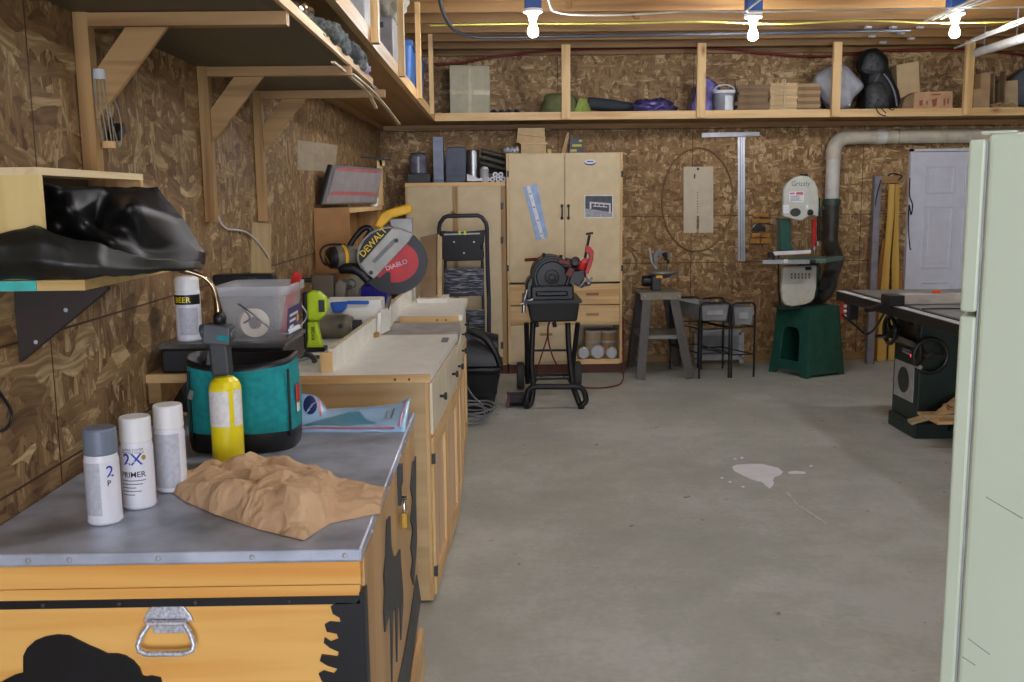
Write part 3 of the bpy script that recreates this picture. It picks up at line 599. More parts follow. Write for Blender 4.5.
# ------------------------------------------------------------------ near wall shelf with crate and black sheeting
BZ = 1.362
ns = thing('wall_shelf', 'short plank shelf with teal-painted end on dark triangular bracket', 'shelf', (XL, 2.3, BZ))
bx = at(85, 290, Y=2.05).x
MB().box(XL + .002, bx, 2.05, 2.85, BZ, BZ + .022).build('plank', wood('yellow_plank', (206, 176, 112), (186, 150, 90), 'X'), ns)
tx = at(37, 288, Y=2.05).x
MB().box(XL + .003, tx, 2.046, 2.0495, BZ + .0005, BZ + .0215).build('painted_end', plain('turquoise_paint', (70, 190, 180), .5), ns)
MB().prism([(XL + .002, 2.14, 1.195), (XL + .002, 2.14, BZ - .001), (-.865, 2.14, BZ - .001), (-.865, 2.14, BZ - .008)], (0, .02, 0)).build('bracket', plain('dark_stained_bracket', (44, 34, 28), .6), ns)
for px, py in ((66, 310), (36, 342)): a = at(px, py, Y=2.14); MB().ball((a.x, 2.1385, a.z), (.005, .003, .005), 10).build('screw_head', LGREY, ns)
kx = at(38, 172, Y=2.06).x; kz = at(38, 167, Y=2.06).z; k1 = 2.66
cr = thing('wooden_crate', 'pale open-sided wooden box on the near wall shelf', 'crate', (XL + .06, 2.3, BZ + .024))
MB().box(XL + .003, kx, 2.06, 2.078, BZ + .024, kz - .016).build('end_panel', wood('pale_pine_end', (222, 196, 132), (206, 172, 104), 'Z', .5, knots=(150, 96, 50)), cr)
MB().box(XL + .003, kx + .001, 2.058, k1, kz - .016, kz).build('top_panel', wood('pale_pine_top', (228, 206, 160), (210, 180, 128), 'Y'), cr)
MB().box(XL + .003, kx, k1 - .018, k1, BZ + .024, kz - .016).build('end_panel', PINE_Z, cr)
MB().box(XL + .003, XL + .012, 2.078, k1 - .018, BZ + .024, kz - .016).build('back_panel', PLY_DARK, cr)
# crumpled black sheeting: spills out of the crate and over the plank
def drape(ctrl, k=7, amp=.012, fr=9, seed=0):
    def smoothline(P_, k):
        P_ = [Vector(p) for p in P_]; return [P_[i].lerp(P_[i + 1], j / k) for i in range(len(P_) - 1) for j in range(k)] + [P_[-1]]
    cols = [smoothline([at(a, b, Y=y) for a, b, y in r], k) for r in ctrl]
    n = len(cols[0]); out = []
    grid_ = [smoothline([c[i] for c in cols], k) for i in range(n)]
    rows = [[grid_[i][j] for i in range(n)] for j in range(len(grid_[0]))]
    res = []
    for r in rows:
        rr_ = []
        for p in r:
            q = p * fr + V((seed, 0, 0)); d = abs(noise.noise(q)) - .25 + .5 * (abs(noise.noise(q * 2.1)) - .25)
            rr_.append(V((max(p.x + d * amp, XL + .014), p.y - abs(d) * amp, p.z + d * amp)))
        res.append(rr_)
    return res
bs = thing('plastic_sheeting', 'crumpled black plastic sheeting bulging out of the open crate', 'plastic sheet', (XL + .2, 2.3, BZ + .03))
A = [[(42, 182, 2.12), (72, 186, 2.2), (104, 186, 2.3), (134, 188, 2.4), (158, 186, 2.5)],
     [(42, 206, 2.25), (70, 208, 2.12), (98, 226, 2.26), (131, 206, 2.14), (182, 220, 2.5)],
     [(42, 236, 2.09), (72, 240, 2.22), (112, 240, 2.10), (150, 250, 2.28), (206, 252, 2.5)],
     [(50, 268, 2.09), (85, 268, 2.10), (120, 262, 2.14), (160, 264, 2.25), (205, 264, 2.5)]]
MB().grid(drape(A, 5, .010, 9, 0)).build('back_fold', SHEET, bs, solid=.002)
Bf = [[(-14, 236, 2.04), (12, 231, 2.04), (34, 226, 2.05), (62, 234, 2.06), (98, 244, 2.08), (150, 258, 2.2), (200, 261, 2.45)],
      [(-14, 248, 2.02), (12, 244, 2.02), (38, 240, 2.02), (66, 246, 2.03), (100, 256, 2.06), (150, 265, 2.2), (202, 265, 2.45)],
      [(-14, 264, 2.02), (12, 262, 2.015), (40, 262, 2.01), (70, 264, 2.02), (104, 267, 2.05), (150, 269, 2.2), (203, 267, 2.45)],
      [(-14, 278, 2.045), (12, 278, 2.045), (40, 278, 2.045), (75, 278, 2.045), (106, 276, 2.06), (150, 273, 2.22), (204, 268, 2.46)]]
MB().grid(drape(Bf, 5, .012, 11, 4)).build('front_fold', plain('dusty_polythene', (34, 35, 32), .4, var=.25, scale=7), bs, solid=.002)
# little things hung on that wall
a = at(94, 68, X=XL + .045)
nw = thing('netting_roll', 'pale string netting hanging from the nearest bracket post', 'netting', (a.x, a.y, 1.68))
MB().cyl((a.x + .012, a.y, 1.855), (a.x + .012, a.y, 1.88), .016, 12).build('top_band', LGREY, nw); MB().cyl((a.x + .012, a.y + .03, 1.685), (a.x + .012, a.y + .03, 1.702), .017, 12).build('bottom_cap', PINE_Z, nw)
s_ = MB()
for i in range(9):
    q = 2 * PI * i / 9; s_.tube(smoothline([(a.x + .012 + .014 * math.cos(q), a.y + .014 * math.sin(q), 1.855), (a.x + .012 + .017 * math.cos(q), a.y + .012 + .017 * math.sin(q), 1.78), (a.x + .012 + .015 * math.cos(q), a.y + .03 + .015 * math.sin(q), 1.702)], 4), .0016, 5)
s_.tube(smoothline([(a.x + .02, a.y + .01, 1.85), (a.x + .03, a.y + .06, 1.79), (a.x + .025, a.y + .09, 1.73), (a.x + .02, a.y + .08, 1.69), (a.x + .02, a.y + .05, 1.74)], 5), .0018, 5).build('strings', plain('dull_string', (150, 142, 122), .9), nw)
a = at(116, 132, X=XL + .015)
cl = thing('hook_holder', 'small black holder pinned on wall beside netting', 'holder', (XL + .01, a.y, a.z - .03))
MB().obox((XL + .018, a.y, a.z), (.03, .06, .028), (.5, 0, 0)).build('body', BLACK, cl, bevel=.004); MB().cyl((XL + .02, a.y - .035, a.z + .012), (XL + .02, a.y - .035, a.z + .035), .006, 8).build('stub', BLACK, cl)
pf = at(317, 156, X=XL + .004)
q = [at(a, b, X=XL + .0005) for a, b in ((297, 170), (334, 172), (337, 145), (298, 140))]
solo(MB().prism(q, (.003, 0, 0)), 'clear_sheet', clear('wall_film', (214, 200, 170), .2, 0.0, .45), 'clear film sheet pinned to left wall above grey organiser case', 'film')
q = [at(a, b, X=XL + .0005) for a, b in ((250, 275), (270, 275), (270, 224), (252, 222))]
solo(MB().prism(q, (.006, 0, 0)), 'wall_board', wood('pale_wall_board', (184, 160, 116), (168, 142, 98), 'Z', .6), 'pale board on left wall behind the black case', 'board')
solo(MB().tube(smoothline([at(a, b, X=XL + .012) for a, b in ((218, 216), (222, 224), (228, 229), (238, 230), (246, 232), (254, 238), (262, 247), (269, 258))], 4), .004, 6), 'plastic_strip', plain('shiny_strip', (226, 228, 230), .1), 'shiny clear plastic strip curling on left wall below brackets', 'strip')
solo(MB().tube(smoothline([at(-12, 380, X=XL + .006), at(2, 396, X=XL + .006), at(11, 412, X=XL + .008), at(9, 426, X=XL + .006), at(-2, 431, X=XL + .006), at(-16, 425, X=XL + .006)], 6), .0035, 8), 'wall_cable', BLACK, 'thin black cable looping down left wall near chest', 'cable')

# ------------------------------------------------------------------ ledge behind the bag, black tray, tub, white can
LZ = 1.03
lg = thing('ledge', 'narrow pine ledge behind teal bag carrying the black tray', 'shelf', (XL, 3.2, LZ - .025))
MB().box(XL + .002, -.69, 2.885, 3.3, LZ - .025, LZ - .0005).build('plank', PINE_X, lg); MB().box(XL + .002, XL + .04, 2.9, 3.3, LZ - .09, LZ - .0255).build('cleat', OLD_X, lg)
tr_ = thing('tray', 'flat black tray with cloudy lid beneath the clear bucket', 'tray', (-.83, 3.05, LZ))
tx0, tx1, ty0, ty1 = at(160, 360, Y=2.9).x, at(305, 360, Y=3.22).x, 2.905, 3.22
MB().box(tx0, tx1, ty0, ty1, LZ, LZ + .075).build('base', BLACK, tr_, bevel=.008)
MB().box(tx0 - .006, tx1 + .006, ty0 - .006, ty1 + .006, LZ + .0755, LZ + .09).build('lid', SMOKE, tr_, bevel=.004)
TZ = LZ + .0905
def tubpt(u, v, z, k): return
bk = thing('bucket', 'clear square plastic bucket with wire handle standing on tray', 'bucket', ((-.85 - .58) / 2, 3.06, TZ))
bx0, bx1 = at(230, 352, Y=2.93).x, at(300, 352, Y=3.14).x; tx0b, tx1b = at(213, 290, Y=2.9).x, at(303, 290, Y=3.17).x; bh = at(250, 287, Y=2.9).z - TZ
def rsq(x0, x1, y0, y1, z, r=.025, n=5):
    o = []
    for (cx, cy, a0) in ((x1 - r, y0 + r, -PI / 2), (x1 - r, y1 - r, 0), (x0 + r, y1 - r, PI / 2), (x0 + r, y0 + r, PI)):
        for i in range(n + 1): a = a0 + PI / 2 * i / n; o.append(V((cx + r * math.cos(a), cy + r * math.sin(a), z)))
    return o + [o[0]]
bw = MB(); r0 = rsq(bx0, bx1, 2.935, 3.14, TZ + .001)
bw.add(r0[:-1], [list(range(len(r0) - 1))]); bw.grid([r0, rsq((bx0 + tx0b) / 2, (bx1 + tx1b) / 2, 2.92, 3.155, TZ + bh * .5), rsq(tx0b, tx1b, 2.905, 3.17, TZ + bh)])
bw.build('wall', HAZE, bk, solid=.002)
MB().grid([rsq(tx0b - .004, tx1b + .004, 2.901, 3.174, TZ + bh - .028), rsq(tx0b - .008, tx1b + .008, 2.897, 3.178, TZ + bh - .026), rsq(tx0b - .008, tx1b + .008, 2.897, 3.178, TZ + bh), rsq(tx0b - .002, tx1b + .002, 2.903, 3.172, TZ + bh)]).build('rim', clear('cloudy_rim', (226, 228, 232), .25, .4, .6), bk)
def SX_(y, z, o=0): 
    f = (z - TZ) / bh; return V((bx1 + (tx1b - bx1) * f + .003 + o, y, z))
za, zb2 = at(290, 334, Y=3.03).z, at(290, 306, Y=3.03).z
MB().add([SX_(2.95, za), SX_(3.13, za), SX_(3.14, zb2), SX_(2.95, zb2)], [(0, 1, 2, 3)]).build('label', plain('tub_label_navy', (48, 46, 104), .4), bk)
lt = MB()
for k_, (a_, b_) in enumerate(((.97, 1.09), (.97, 1.06), (.97, 1.03), (.97, 1.08))): lt.add([SX_(2 + a_, zb2 - .02 - .018 * k_, .0008), SX_(2 + b_, zb2 - .02 - .018 * k_, .0008), SX_(2 + b_, zb2 - .028 - .018 * k_, .0008), SX_(2 + a_, zb2 - .028 - .018 * k_, .0008)], [(0, 1, 2, 3)])
lt.build('label_print', LABELW, bk); MB().add([SX_(3.09 + .018 * math.cos(2 * PI * k / 10), za + .045 + (.018 if k % 2 else .009) * math.sin(2 * PI * k / 10), .0009) for k in range(10)], [list(range(10))]).build('yellow_mark', TOOLY, bk)
hp_ = [at(238, 304, Y=2.9), at(250, 312, Y=2.885), at(266, 325, Y=2.875), at(280, 333, Y=2.87), at(292, 332, Y=2.872), at(303, 323, Y=2.88), at(307, 314, Y=2.89), at(302, 306, Y=2.9)]
hb_ = MB().tube(smoothline(hp_, 5), .0022, 8).build('wire_handle', STEEL, bk); MB().cyl(at(289, 331.5, Y=2.871), at(300, 326, Y=2.876), .007, 12).build('grip', WHITE, hb_)
rc = at(250, 325, Y=3.0)
rl = thing('tape_roll', 'white tape roll lying inside clear bucket', 'tape roll', (rc.x, 3.03, TZ + .004))
MB().lathe((rc.x - .01, 3.06, rc.z), [(.02, 0), (.045, 0), (.045, .05), (.02, .05), (.02, 0)], (.5, -1, .1)).build('roll', plain('tape_white', (226, 216, 200), .6), rl); MB().tube(smoothline([at(244, 323, Y=2.98), at(250, 318, Y=2.97), at(244, 309, Y=2.97), at(240, 303, Y=2.97)], 4), .003, 8).build('loose_end', DARK, rl)
solo(MB().bar(at(281, 346, Y=3.12), at(289, 300, Y=3.10), .022, .012, (0, 1, 0)).bar(at(287.5, 308, Y=3.105), at(298, 273, Y=3.08), .028, .016, (0, 1, 0)), 'hand_tool', RED, 'red tool handle sticking up out of clear bucket', 'tool', bevel=.004)
wc = at(188, 345, Y=2.95); wc.z = TZ; r = .038; hh_ = at(183, 277, Y=2.95).z - TZ
wcx = V((wc.x - .004, 2.985, TZ))
t = thing('aerosol_can', 'tall white aerosol with yellow-on-black band standing at tray end', 'aerosol can', wcx)
MB().lathe(wcx, [(0, .003), (r - .003, 0), (r, .005), (r, hh_ - .05), (r - .003, hh_ - .043), (0, hh_ - .043)], n=32).build('can_body', CANW, t)
MB().lathe(wcx, [(r - .0015, hh_ - .043), (r - .002, hh_ - .01), (r - .006, hh_), (0, hh_)], n=32).build('cap', WHITE, t)
label_band(wcx, r + .0005, -1.5, 1.5, hh_ - .085, hh_ - .055, BLACK, t, 'black_band'); label_band(wcx, r + .0005, -.5, 1.1, .02, hh_ - .095, LABELG, t, 'fine_print')
MB().text('BEER', (0, 0, 0), (1, 0, 0), (0, 0, 1), .023, fn=lambda x, y: wcx + V(((r + .001) * math.sin(-.8 + x / r), -(r + .001) * math.cos(-.8 + x / r), hh_ - .078 + y)), bold=True).build('lettering', YEL, t)
# black case standing against the wall behind the bucket
c0, c1 = at(206, 275, Y=3.62), at(272, 272, Y=3.62)
bp_ = thing('tool_case', 'flat black case standing upright behind the clear bucket', 'case', ((c0.x + c1.x) / 2, 3.66, .9005))
MB().box(max(c0.x, XL + .003), c1.x, 3.62, 3.70, .9005, c0.z).build('shell', BLACKM, bp_, bevel=.006); MB().box(c1.x - .09, c1.x - .06, 3.612, 3.6195, c0.z - .03, c0.z - .012).build('latch', DARK, bp_)

# ------------------------------------------------------------------ bench run: near cabinet, saw bay, far cabinet
CZ = .90
def front(y): return -.262 + .052 * max(0, min(1, (y - 3.54) / 1.06))
def knob(c, p):
    MB().lathe(c, [(0, 0), (.006, 0), (.006, .014), (.016, .02), (.015, .028), (0, .03)], (1, -.05, 0), 14).build('knob', BLACKM, p)
def cabinet(name, label, y0, y1, z1, cols, fx0, fx1, endmat, knobs):
    t = thing(name, label, 'cabinet', ((XL + fx0) / 2, (y0 + y1) / 2, 0))
    p = [(XL + .003, y0), (fx0 - .022, y0), (fx1 - .022, y1), (XL + .003, y1)]
    MB().prism([(x, y, .012) for x, y in p], (0, 0, z1 - .03 - .012)).build('carcass', endmat, t)
    q = [(XL + .003, y0 + .01), (fx0 - .07, y0 + .01), (fx1 - .07, y1 - .01), (XL + .003, y1 - .01)]
    MB().prism([(x, y, 0) for x, y in q], (0, 0, .0115)).build('toe_kick', OLD_X, t)
    def F(u, x=0): return V((fx0 + (fx1 - fx0) * u + x, y0 + (y1 - y0) * u, 0))
    d = (F(1) - F(0)).normalized(); nrm = V((d.y, -d.x, 0)); L = (F(1) - F(0)).length
    def slab(u0, u1, z0, zz1, th, nm, mat, par, off=0, **kw):
        A, B = F(u0, -.0215) + nrm * off, F(u1, -.0215) + nrm * off
        m_ = MB().prism([A + V((0, 0, z0)), B + V((0, 0, z0)), B + V((0, 0, zz1)), A + V((0, 0, zz1))], nrm * th)
        return m_.build(nm, mat, par, **kw)
    slab(0, .045, .012, z1 - .03, .012, 'face_frame', PINE_Z, t); slab(.045, 1, .64, .655, .010, 'face_frame', PINE_Y, t)
    k = cols; w = (1 - .05) / k
    for i in range(k):
        u0, u1 = .045 + w * i + .006, .045 + w * (i + 1) - .006
        dr = slab(u0, u1, .655, z1 - .045, .02, 'drawer', plain('drawer_cream', (224, 212, 186), .45, var=.03), t, .001, bevel=.002); 
        if knobs:
            for uu in ((u0 + u1) / 2,): c = F(uu, -.0215) + nrm * .0215; knob(V((c.x, c.y, (.655 + z1 - .045) / 2)), dr)
        # frame and panel door below
        dd = slab(u0 + .02, u1 - .02, .05, .58, .008, 'door', wood('door_board_reddish', (224, 190, 156), (204, 164, 128), 'Z', .5), t, .001)
        for (a_, b_, z0, zz) in ((u0, u0 + .07 / L * 1.0, .015, .64), (u1 - .07 / L, u1, .015, .64), (u0 + .07 / L, u1 - .07 / L, .015, .09), (u0 + .07 / L, u1 - .07 / L, .57, .64)):
            slab(a_, b_, z0, zz, .02, 'door_frame', PINE_Z if zz - z0 > .3 else PINE_Y, dd, .001, bevel=.002)
        if i == 0:
            for z in (.11, .56): slab(u0 - .006, u0 + .012, z - .02, z + .02, .026, 'hinge', DARK, dd)
    return t, F, nrm
t, Fn, nrm = cabinet('bench_cabinet', 'white-topped bench cabinet with black drawer knobs, nearest the chest', 3.56, 4.60, CZ, 2, -.262, -.208, wood('pale_ply_end', (206, 178, 132), (190, 160, 114), 'X', .5), True)
w0, w1 = V((-.262, 3.54, 0)), V((-.205, 4.615, 0))
wt = thing('worktop', 'white bench worktop with pine nosing at near end', 'worktop', (-.6, 4.1, CZ - .028))
MB().prism([(XL + .003, 3.552, CZ - .0285), (w0.x, 3.552, CZ - .0285), (w1.x, w1.y, CZ - .0285), (XL + .003, w1.y, CZ - .0285)], (0, 0, .0285)).build('top', MELAMINE, wt)
nz_ = MB().box(XL + .003, w0.x, 3.538, 3.5515, CZ - .029, CZ + .0005).build('nosing', PINE_X, wt)
a = at(448, 341, Z=CZ); MB().box(a.x - .03, a.x + .0, a.y - .04, a.y + .09, CZ + .0005, CZ + .003).build('inlay_plate', GREY, wt)
t2, F2, n2 = cabinet('bench_cabinet', 'white-topped bench cabinet beyond the mitre saw, next to black bin', 5.38, 6.30, CZ, 2, -.225, -.222, PINE_X, True)
wt2 = thing('worktop', 'white worktop beyond the mitre saw with pine end', 'worktop', (-.6, 5.8, CZ - .028))
MB().box(XL + .003, -.21, 5.372, 6.32, CZ - .0285, CZ).build('top', MELAMINE, wt2); MB().box(-.56, -.23, 5.36, 5.3715, CZ - .06, CZ - .001).build('nosing', PINE_X, wt2)
for px in (437, 446): a = at(px, 320, Y=5.36); MB().ball((a.x, 5.358, a.z), (.005, .002, .005), 8).build('bolt', DARK, wt2)
for px in (395, 409): a = at(px, 378, Y=3.537); MB().ball((a.x, 3.537, CZ - .016), (.005, .002, .005), 8).build('bolt', DARK, wt)
by = thing('saw_bay', 'lowered pine bench bay holding the mitre saw between worktops', 'cabinet', (-.6, 5.0, 0))
MB().box(XL + .003, -.235, 4.64, 5.355, .09, .80).build('carcass', PINE_Y, by); MB().box(XL + .003, -.3, 4.65, 5.35, 0, .0895).build('toe_kick', OLD_X, by)
pass
for y0_, y1_, kn in ((4.645, 4.995, 4.75), (5.0, 5.35, 5.25)):
    d_ = MB().box(-.234, -.212, y0_ + .004, y1_ - .004, .66, .795).build('drawer', plain('drawer_cream', (224, 212, 186), .45, var=.03), by, bevel=.002); knob(V((-.212, kn, .72)), d_)
    d_ = MB().box(-.234, -.218, y0_ + .07, y1_ - .07, .06, .58).build('door', wood('door_board_reddish', (224, 190, 156), (204, 164, 128), 'Z', .5), by)
    for a_, b_ in ((y0_ + .004, y0_ + .07), (y1_ - .07, y1_ - .004)): MB().box(-.234, -.212, a_, b_, .02, .645).build('door_frame', PINE_Z, d_, bevel=.002)
    for z0_, z1_ in ((.02, .09), (.575, .645)): MB().box(-.234, -.212, y0_ + .07, y1_ - .07, z0_, z1_).build('door_frame', PINE_Y, d_, bevel=.002)
MB().box(-.36, -.235, 4.64, 5.355, .0, .0895).build('base_board', PINE_Y, by); MB().box(XL + .003, -.228, 4.63, 5.358, .8005, .815).build('bay_deck', MELAMINE, by)
gd = thing('saw_extension', 'grey metal plate spanning the bench bay before the saw', 'metal plate', (-.4, 4.75, .82))
MB().box(-.60, -.215, 4.63, 5.2, .8155, .884).build('plate', plain('plate_light_grey', (178, 178, 172), .4, .3, var=.1), gd, bevel=.004)
for x in (-.42, -.26): MB().box(x - .02, x + .02, 4.632, 4.67, .8845, .892).build('clamp_tab', BLACK, gd)
# fences
def fence(p0, p1, h, label, th=.019, tip=None):
    t = thing('bench_fence', label, 'fence', ((p0[0] + p1[0]) / 2, (p0[1] + p1[1]) / 2, CZ))
    d = (V((p1[0], p1[1], 0)) - V((p0[0], p0[1], 0))).normalized(); L = (V((p1[0], p1[1], 0)) - V((p0[0], p0[1], 0))).length
    MB().prism([(p0[0], p0[1], CZ + .0005), (p0[0] - th, p0[1], CZ + .0005), (p1[0] - th, p1[1], CZ + .0005), (p1[0], p1[1], CZ + .0005)], (0, 0, h)).build('board', MELAMINE, t)
    MB().prism([(p0[0], p0[1], CZ + h + .001), (p0[0] - th, p0[1], CZ + h + .001), (p1[0] - th, p1[1], CZ + h + .001), (p1[0], p1[1], CZ + h + .001)], (0, 0, .003)).build('raw_edge', plain('pale_raw_edge', (216, 202, 168), .6), t)
    return t
f1 = fence((-.632, 3.64), (-.592, 4.61), .085, 'white fence board along near worktop')
MB().box(-.68, -.635, 3.62, 3.638, CZ + .0005, CZ + .075).build('end_stop', PINE_Z, f1)
f2 = fence((-.578, 5.39), (-.545, 6.29), .088, 'white fence board along worktop beyond the saw')
fl_ = thing('fence_flap', 'small white angled fence piece beside the saw plate', 'fence', (-.58, 5.0, .82)); fy = 4.70
MB().prism([at(380, 335, Y=4.64), at(381, 313, Y=4.64), at(388, 308, Y=4.8), at(390, 330, Y=4.8)], (-.016, 0, 0)).build('board', MELAMINE, fl_)
MB().prism([at(391, 327, Y=5.0), at(391, 306, Y=5.0), at(397, 300, Y=5.3), at(397, 317, Y=5.3)], (-.016, 0, 0)).build('board', MELAMINE, fl_)
MB().prism([at(386, 311, Y=4.9), at(390, 297, Y=4.9), at(392, 296, Y=4.95), at(389, 310, Y=4.95)], (-.012, 0, 0)).build('stop_tab', DIRTY, fl_)
# lime light, clamp, pipe, tray and scoop behind the fence
a = at(313, 352, Z=CZ); yq = a.y
dl = thing('work_light', 'lime green cordless hand tool standing upright beside bucket', 'power tool', (a.x, yq, CZ))
def Q(px, py, y=None): return at(px, py, Y=y or yq)
MB().prism([Q(307, 322), Q(317, 322), Q(318, 330), Q(321, 344), Q(323, 348), Q(306, 349), Q(307, 340)], (0, .05, 0)).build('grip', LIME, dl, bevel=.008, seg=3)
MB().prism([Q(306, 295), Q(309, 291), Q(318, 292), Q(325, 298), Q(327, 307), Q(324, 316), Q(318, 321), Q(307, 321)], (0, .065, 0)).build('head', LIME, dl, bevel=.012, seg=3)
MB().prism([Q(302, 293), Q(306.5, 291), Q(307, 348), Q(303, 350)], (0, .055, 0)).build('black_back', BLACK, dl, bevel=.006); MB().box(Q(305, 349).x, Q(325, 349).x, yq - .008, yq + .07, CZ + .001, CZ + .02).build('base', BLACK, dl, bevel=.005)
MB().text('RYOBI', Q(315, 340) + V((0, -.003, 0)), (0, 0, 1), (-1, 0, 0), .02, bold=True).build('lettering', BLACK, dl)
MB().box(Q(319, 312).x, Q(325, 312).x, yq - .004, yq - .0005, Q(319, 312).z, Q(319, 300).z).build('lens_panel', DARK, dl)
a = at(303, 363, Z=CZ)
cp = thing('spring_clamp', 'small grey clamp lying on the near worktop edge', 'clamp', (a.x, a.y, CZ))
MB().tube(smoothline([V((a.x - .03, a.y - .02, CZ + .012)), V((a.x, a.y, CZ + .035)), V((a.x + .04, a.y - .02, CZ + .03)), V((a.x + .055, a.y - .04, CZ + .012))], 4), .011, 10).build('jaw', DARK, cp); MB().tube([V((a.x - .04, a.y - .03, CZ + .012)), V((a.x + .02, a.y + .03, CZ + .018)), V((a.x + .06, a.y + .02, CZ + .02))], .009, 10).build('handle', STEEL, cp)
yc = 4.52
t = thing('motor_body', 'dusty grey cylinder lying behind the fence', 'cylinder', (at(342, 325, Y=yc).x, yc, CZ))
rz_ = .056; p0, p1 = V((at(321, 325, Y=yc).x, yc, CZ + rz_ + .002)), V((at(353, 325, Y=yc).x, yc, CZ + rz_ + .002))
MB().lathe(p0, [(0, 0), (rz_, 0), (rz_, (p1 - p0).length - .03), (rz_ - .012, (p1 - p0).length), (0, (p1 - p0).length)], p1 - p0, 28).build('casing', DIRTY, t); MB().cyl(p1, p1 + V((.04, 0, 0)), .03, 16).build('nose', DARK, t); MB().ball((p0.x + .1, yc - rz_, CZ + rz_ + .01), (.012, .006, .012), 10).build('bolt', DARK, t)
for i, (dx_, dy_, rr_, ln) in enumerate(((.05, -.005, .3, .09), (.085, .04, -.5, .07), (.07, -.06, .1, .06))):
    p = p1 + V((dx_, dy_, 0)); solo(MB().obox((p.x - .005 * i, p.y, CZ + .012 + .0 * i), (ln, .03, .022), (0, 0, rr_)), 'wood_offcut', [CARD_L, OLD_X, PINE_X][i], ['longest pale offcut beside grey cylinder on bench', 'tilted brown offcut behind the pale one near fence', 'short pine offcut nearest the fence beside grey cylinder'][i], 'offcut', 'offcuts behind the fence')
wy = 4.72
wtb = thing('parts_bin', 'long shallow white bin behind the fence under saw', 'bin', (-.73, wy + .08, CZ))
xa, xb = at(324, 310, Y=wy).x, at(381, 310, Y=wy).x; zt = at(350, 300, Y=wy).z
MB().box(xa, xb, wy, wy + .012, CZ + .001, zt).box(xa, xb, wy + .15, wy + .162, CZ + .001, zt + .0).box(xa, xa + .012, wy, wy + .16, CZ + .001, zt).box(xb - .012, xb, wy, wy + .16, CZ + .001, zt).box(xa, xb, wy, wy + .16, CZ + .001, CZ + .012).build('shell', MELAMINE, wtb, bevel=.003)
sy = wy - .0006
sc_ = thing('scoop', 'blue plastic scoop hooked on white bin edge', 'scoop', (at(345, 305, Y=sy).x, sy, at(340, 311, Y=sy).z))
MB().prism([at(331, 302, Y=sy), at(348, 301, Y=sy), at(347, 308, Y=sy), at(343, 312, Y=sy), at(334, 312, Y=sy)], (0, -.035, 0)).build('pan', BLUE, sc_, bevel=.005); MB().bar(at(347, 302.5, Y=sy - .015), at(369, 302.5, Y=sy - .015), .02, .016).build('handle', BLUE, sc_, bevel=.004)
iy = 5.62
ib = thing('storage_bin', 'small indigo open-front bin behind the saw', 'bin', (at(370, 300, Y=iy).x, iy + .08, CZ))
xa, xb = at(352, 300, Y=iy).x, at(387, 300, Y=iy).x; zt = at(370, 286, Y=iy).z
MB().prism([(xa, iy, CZ + .001), (xb, iy, CZ + .001), (xb + .0, iy, zt), (xa, iy, zt)], (0, .012, 0)).box(xa, xa + .008, iy + .0, iy + .16, CZ + .001, zt).box(xb - .008, xb, iy, iy + .16, CZ + .001, zt).box(xa, xb, iy + .155, iy + .163, CZ + .001, zt + .02).box(xa, xb, iy, iy + .16, CZ + .001, CZ + .01).build('shell', INDIGO, ib, bevel=.003)
MB().box((xa + xb) / 2 + .03, (xa + xb) / 2 + .034, iy - .004, iy, CZ + .01, zt - .005).build('rib', INDIGO, ib)
# pipe clamp: rod and jaw block by the wall
py0 = 4.95
pc = thing('vise', 'grey-brown bench vise block with long steel rod', 'vise', (at(332, 300, Y=py0).x, py0, CZ))
vz0, vz1 = CZ + .001, at(330, 275, Y=py0).z
MB().box(at(312, 300, Y=py0).x, at(334, 300, Y=py0).x, py0, py0 + .12, CZ + .06, vz1).box(at(321, 300, Y=py0).x, at(331, 300, Y=py0).x, py0 + .02, py0 + .1, vz0, CZ + .06).build('jaw_block', plain('vise_grey_brown', (104, 94, 78), .5, .2), pc, bevel=.006)
MB().prism([at(335, 300, Y=py0 + .02), at(335, 284, Y=py0 + .02), at(340, 279, Y=py0 + .02), at(346, 284, Y=py0 + .02), at(345, 302, Y=py0 + .02)], (0, .08, 0)).build('moving_jaw', DIRTY, pc, bevel=.004)
zr = at(300, 281, Y=py0).z; MB().cyl((XL + .004, py0 + .05, zr), (at(318, 281, Y=py0).x, py0 + .05, zr), .013, 12).cyl((at(334, 281, Y=py0).x, py0 + .05, zr - .04), (at(350, 281, Y=py0).x, py0 + .05, zr - .04), .009, 10).build('rod', DARK, pc)
MB().cyl((XL + .006, py0 + .05, zr), (XL + .04, py0 + .05, zr), .017, 12).build('red_cap', RED, pc)
# ------------------------------------------------------------------ mitre saw, head raised, blade square to the fence
sy = 5.08
def S(zx, zy, y=sy): return at(300 + zx / 7.314, 220 + zy / 7.314, Y=y)
ms = thing('mitre_saw', 'mitre saw with yellow handle and red blade, head raised', 'saw', (-.72, 5.15, .815))
bc_ = S(690, 305); R = (S(920, 305) - bc_).length
MB().box(-1.0, -.602, 4.99, 5.32, .816, .872).lathe((-.76, 5.15, .816), [(0, 0), (.15, 0), (.15, .058), (0, .06)], n=36).build('base', DIRTY, ms, bevel=.004)
MB().box(-.66, -.642, 4.98, 5.34, .8725, .95).build('saw_fence', ALU, ms)
MB().lathe(bc_ + V((0, 0, 0)), [(0, 0), (R * .94, 0), (R * .94, .003), (0, .003)], (0, 1, 0), 48).build('blade', STEEL, ms)
MB().lathe(bc_ + V((0, -.004, 0)), [(0, 0), (R * .82, 0), (R * .82, .003), (0, .003)], (0, 1, 0), 40).build('red_disc', plain('blade_red', (196, 26, 34), .4), ms)
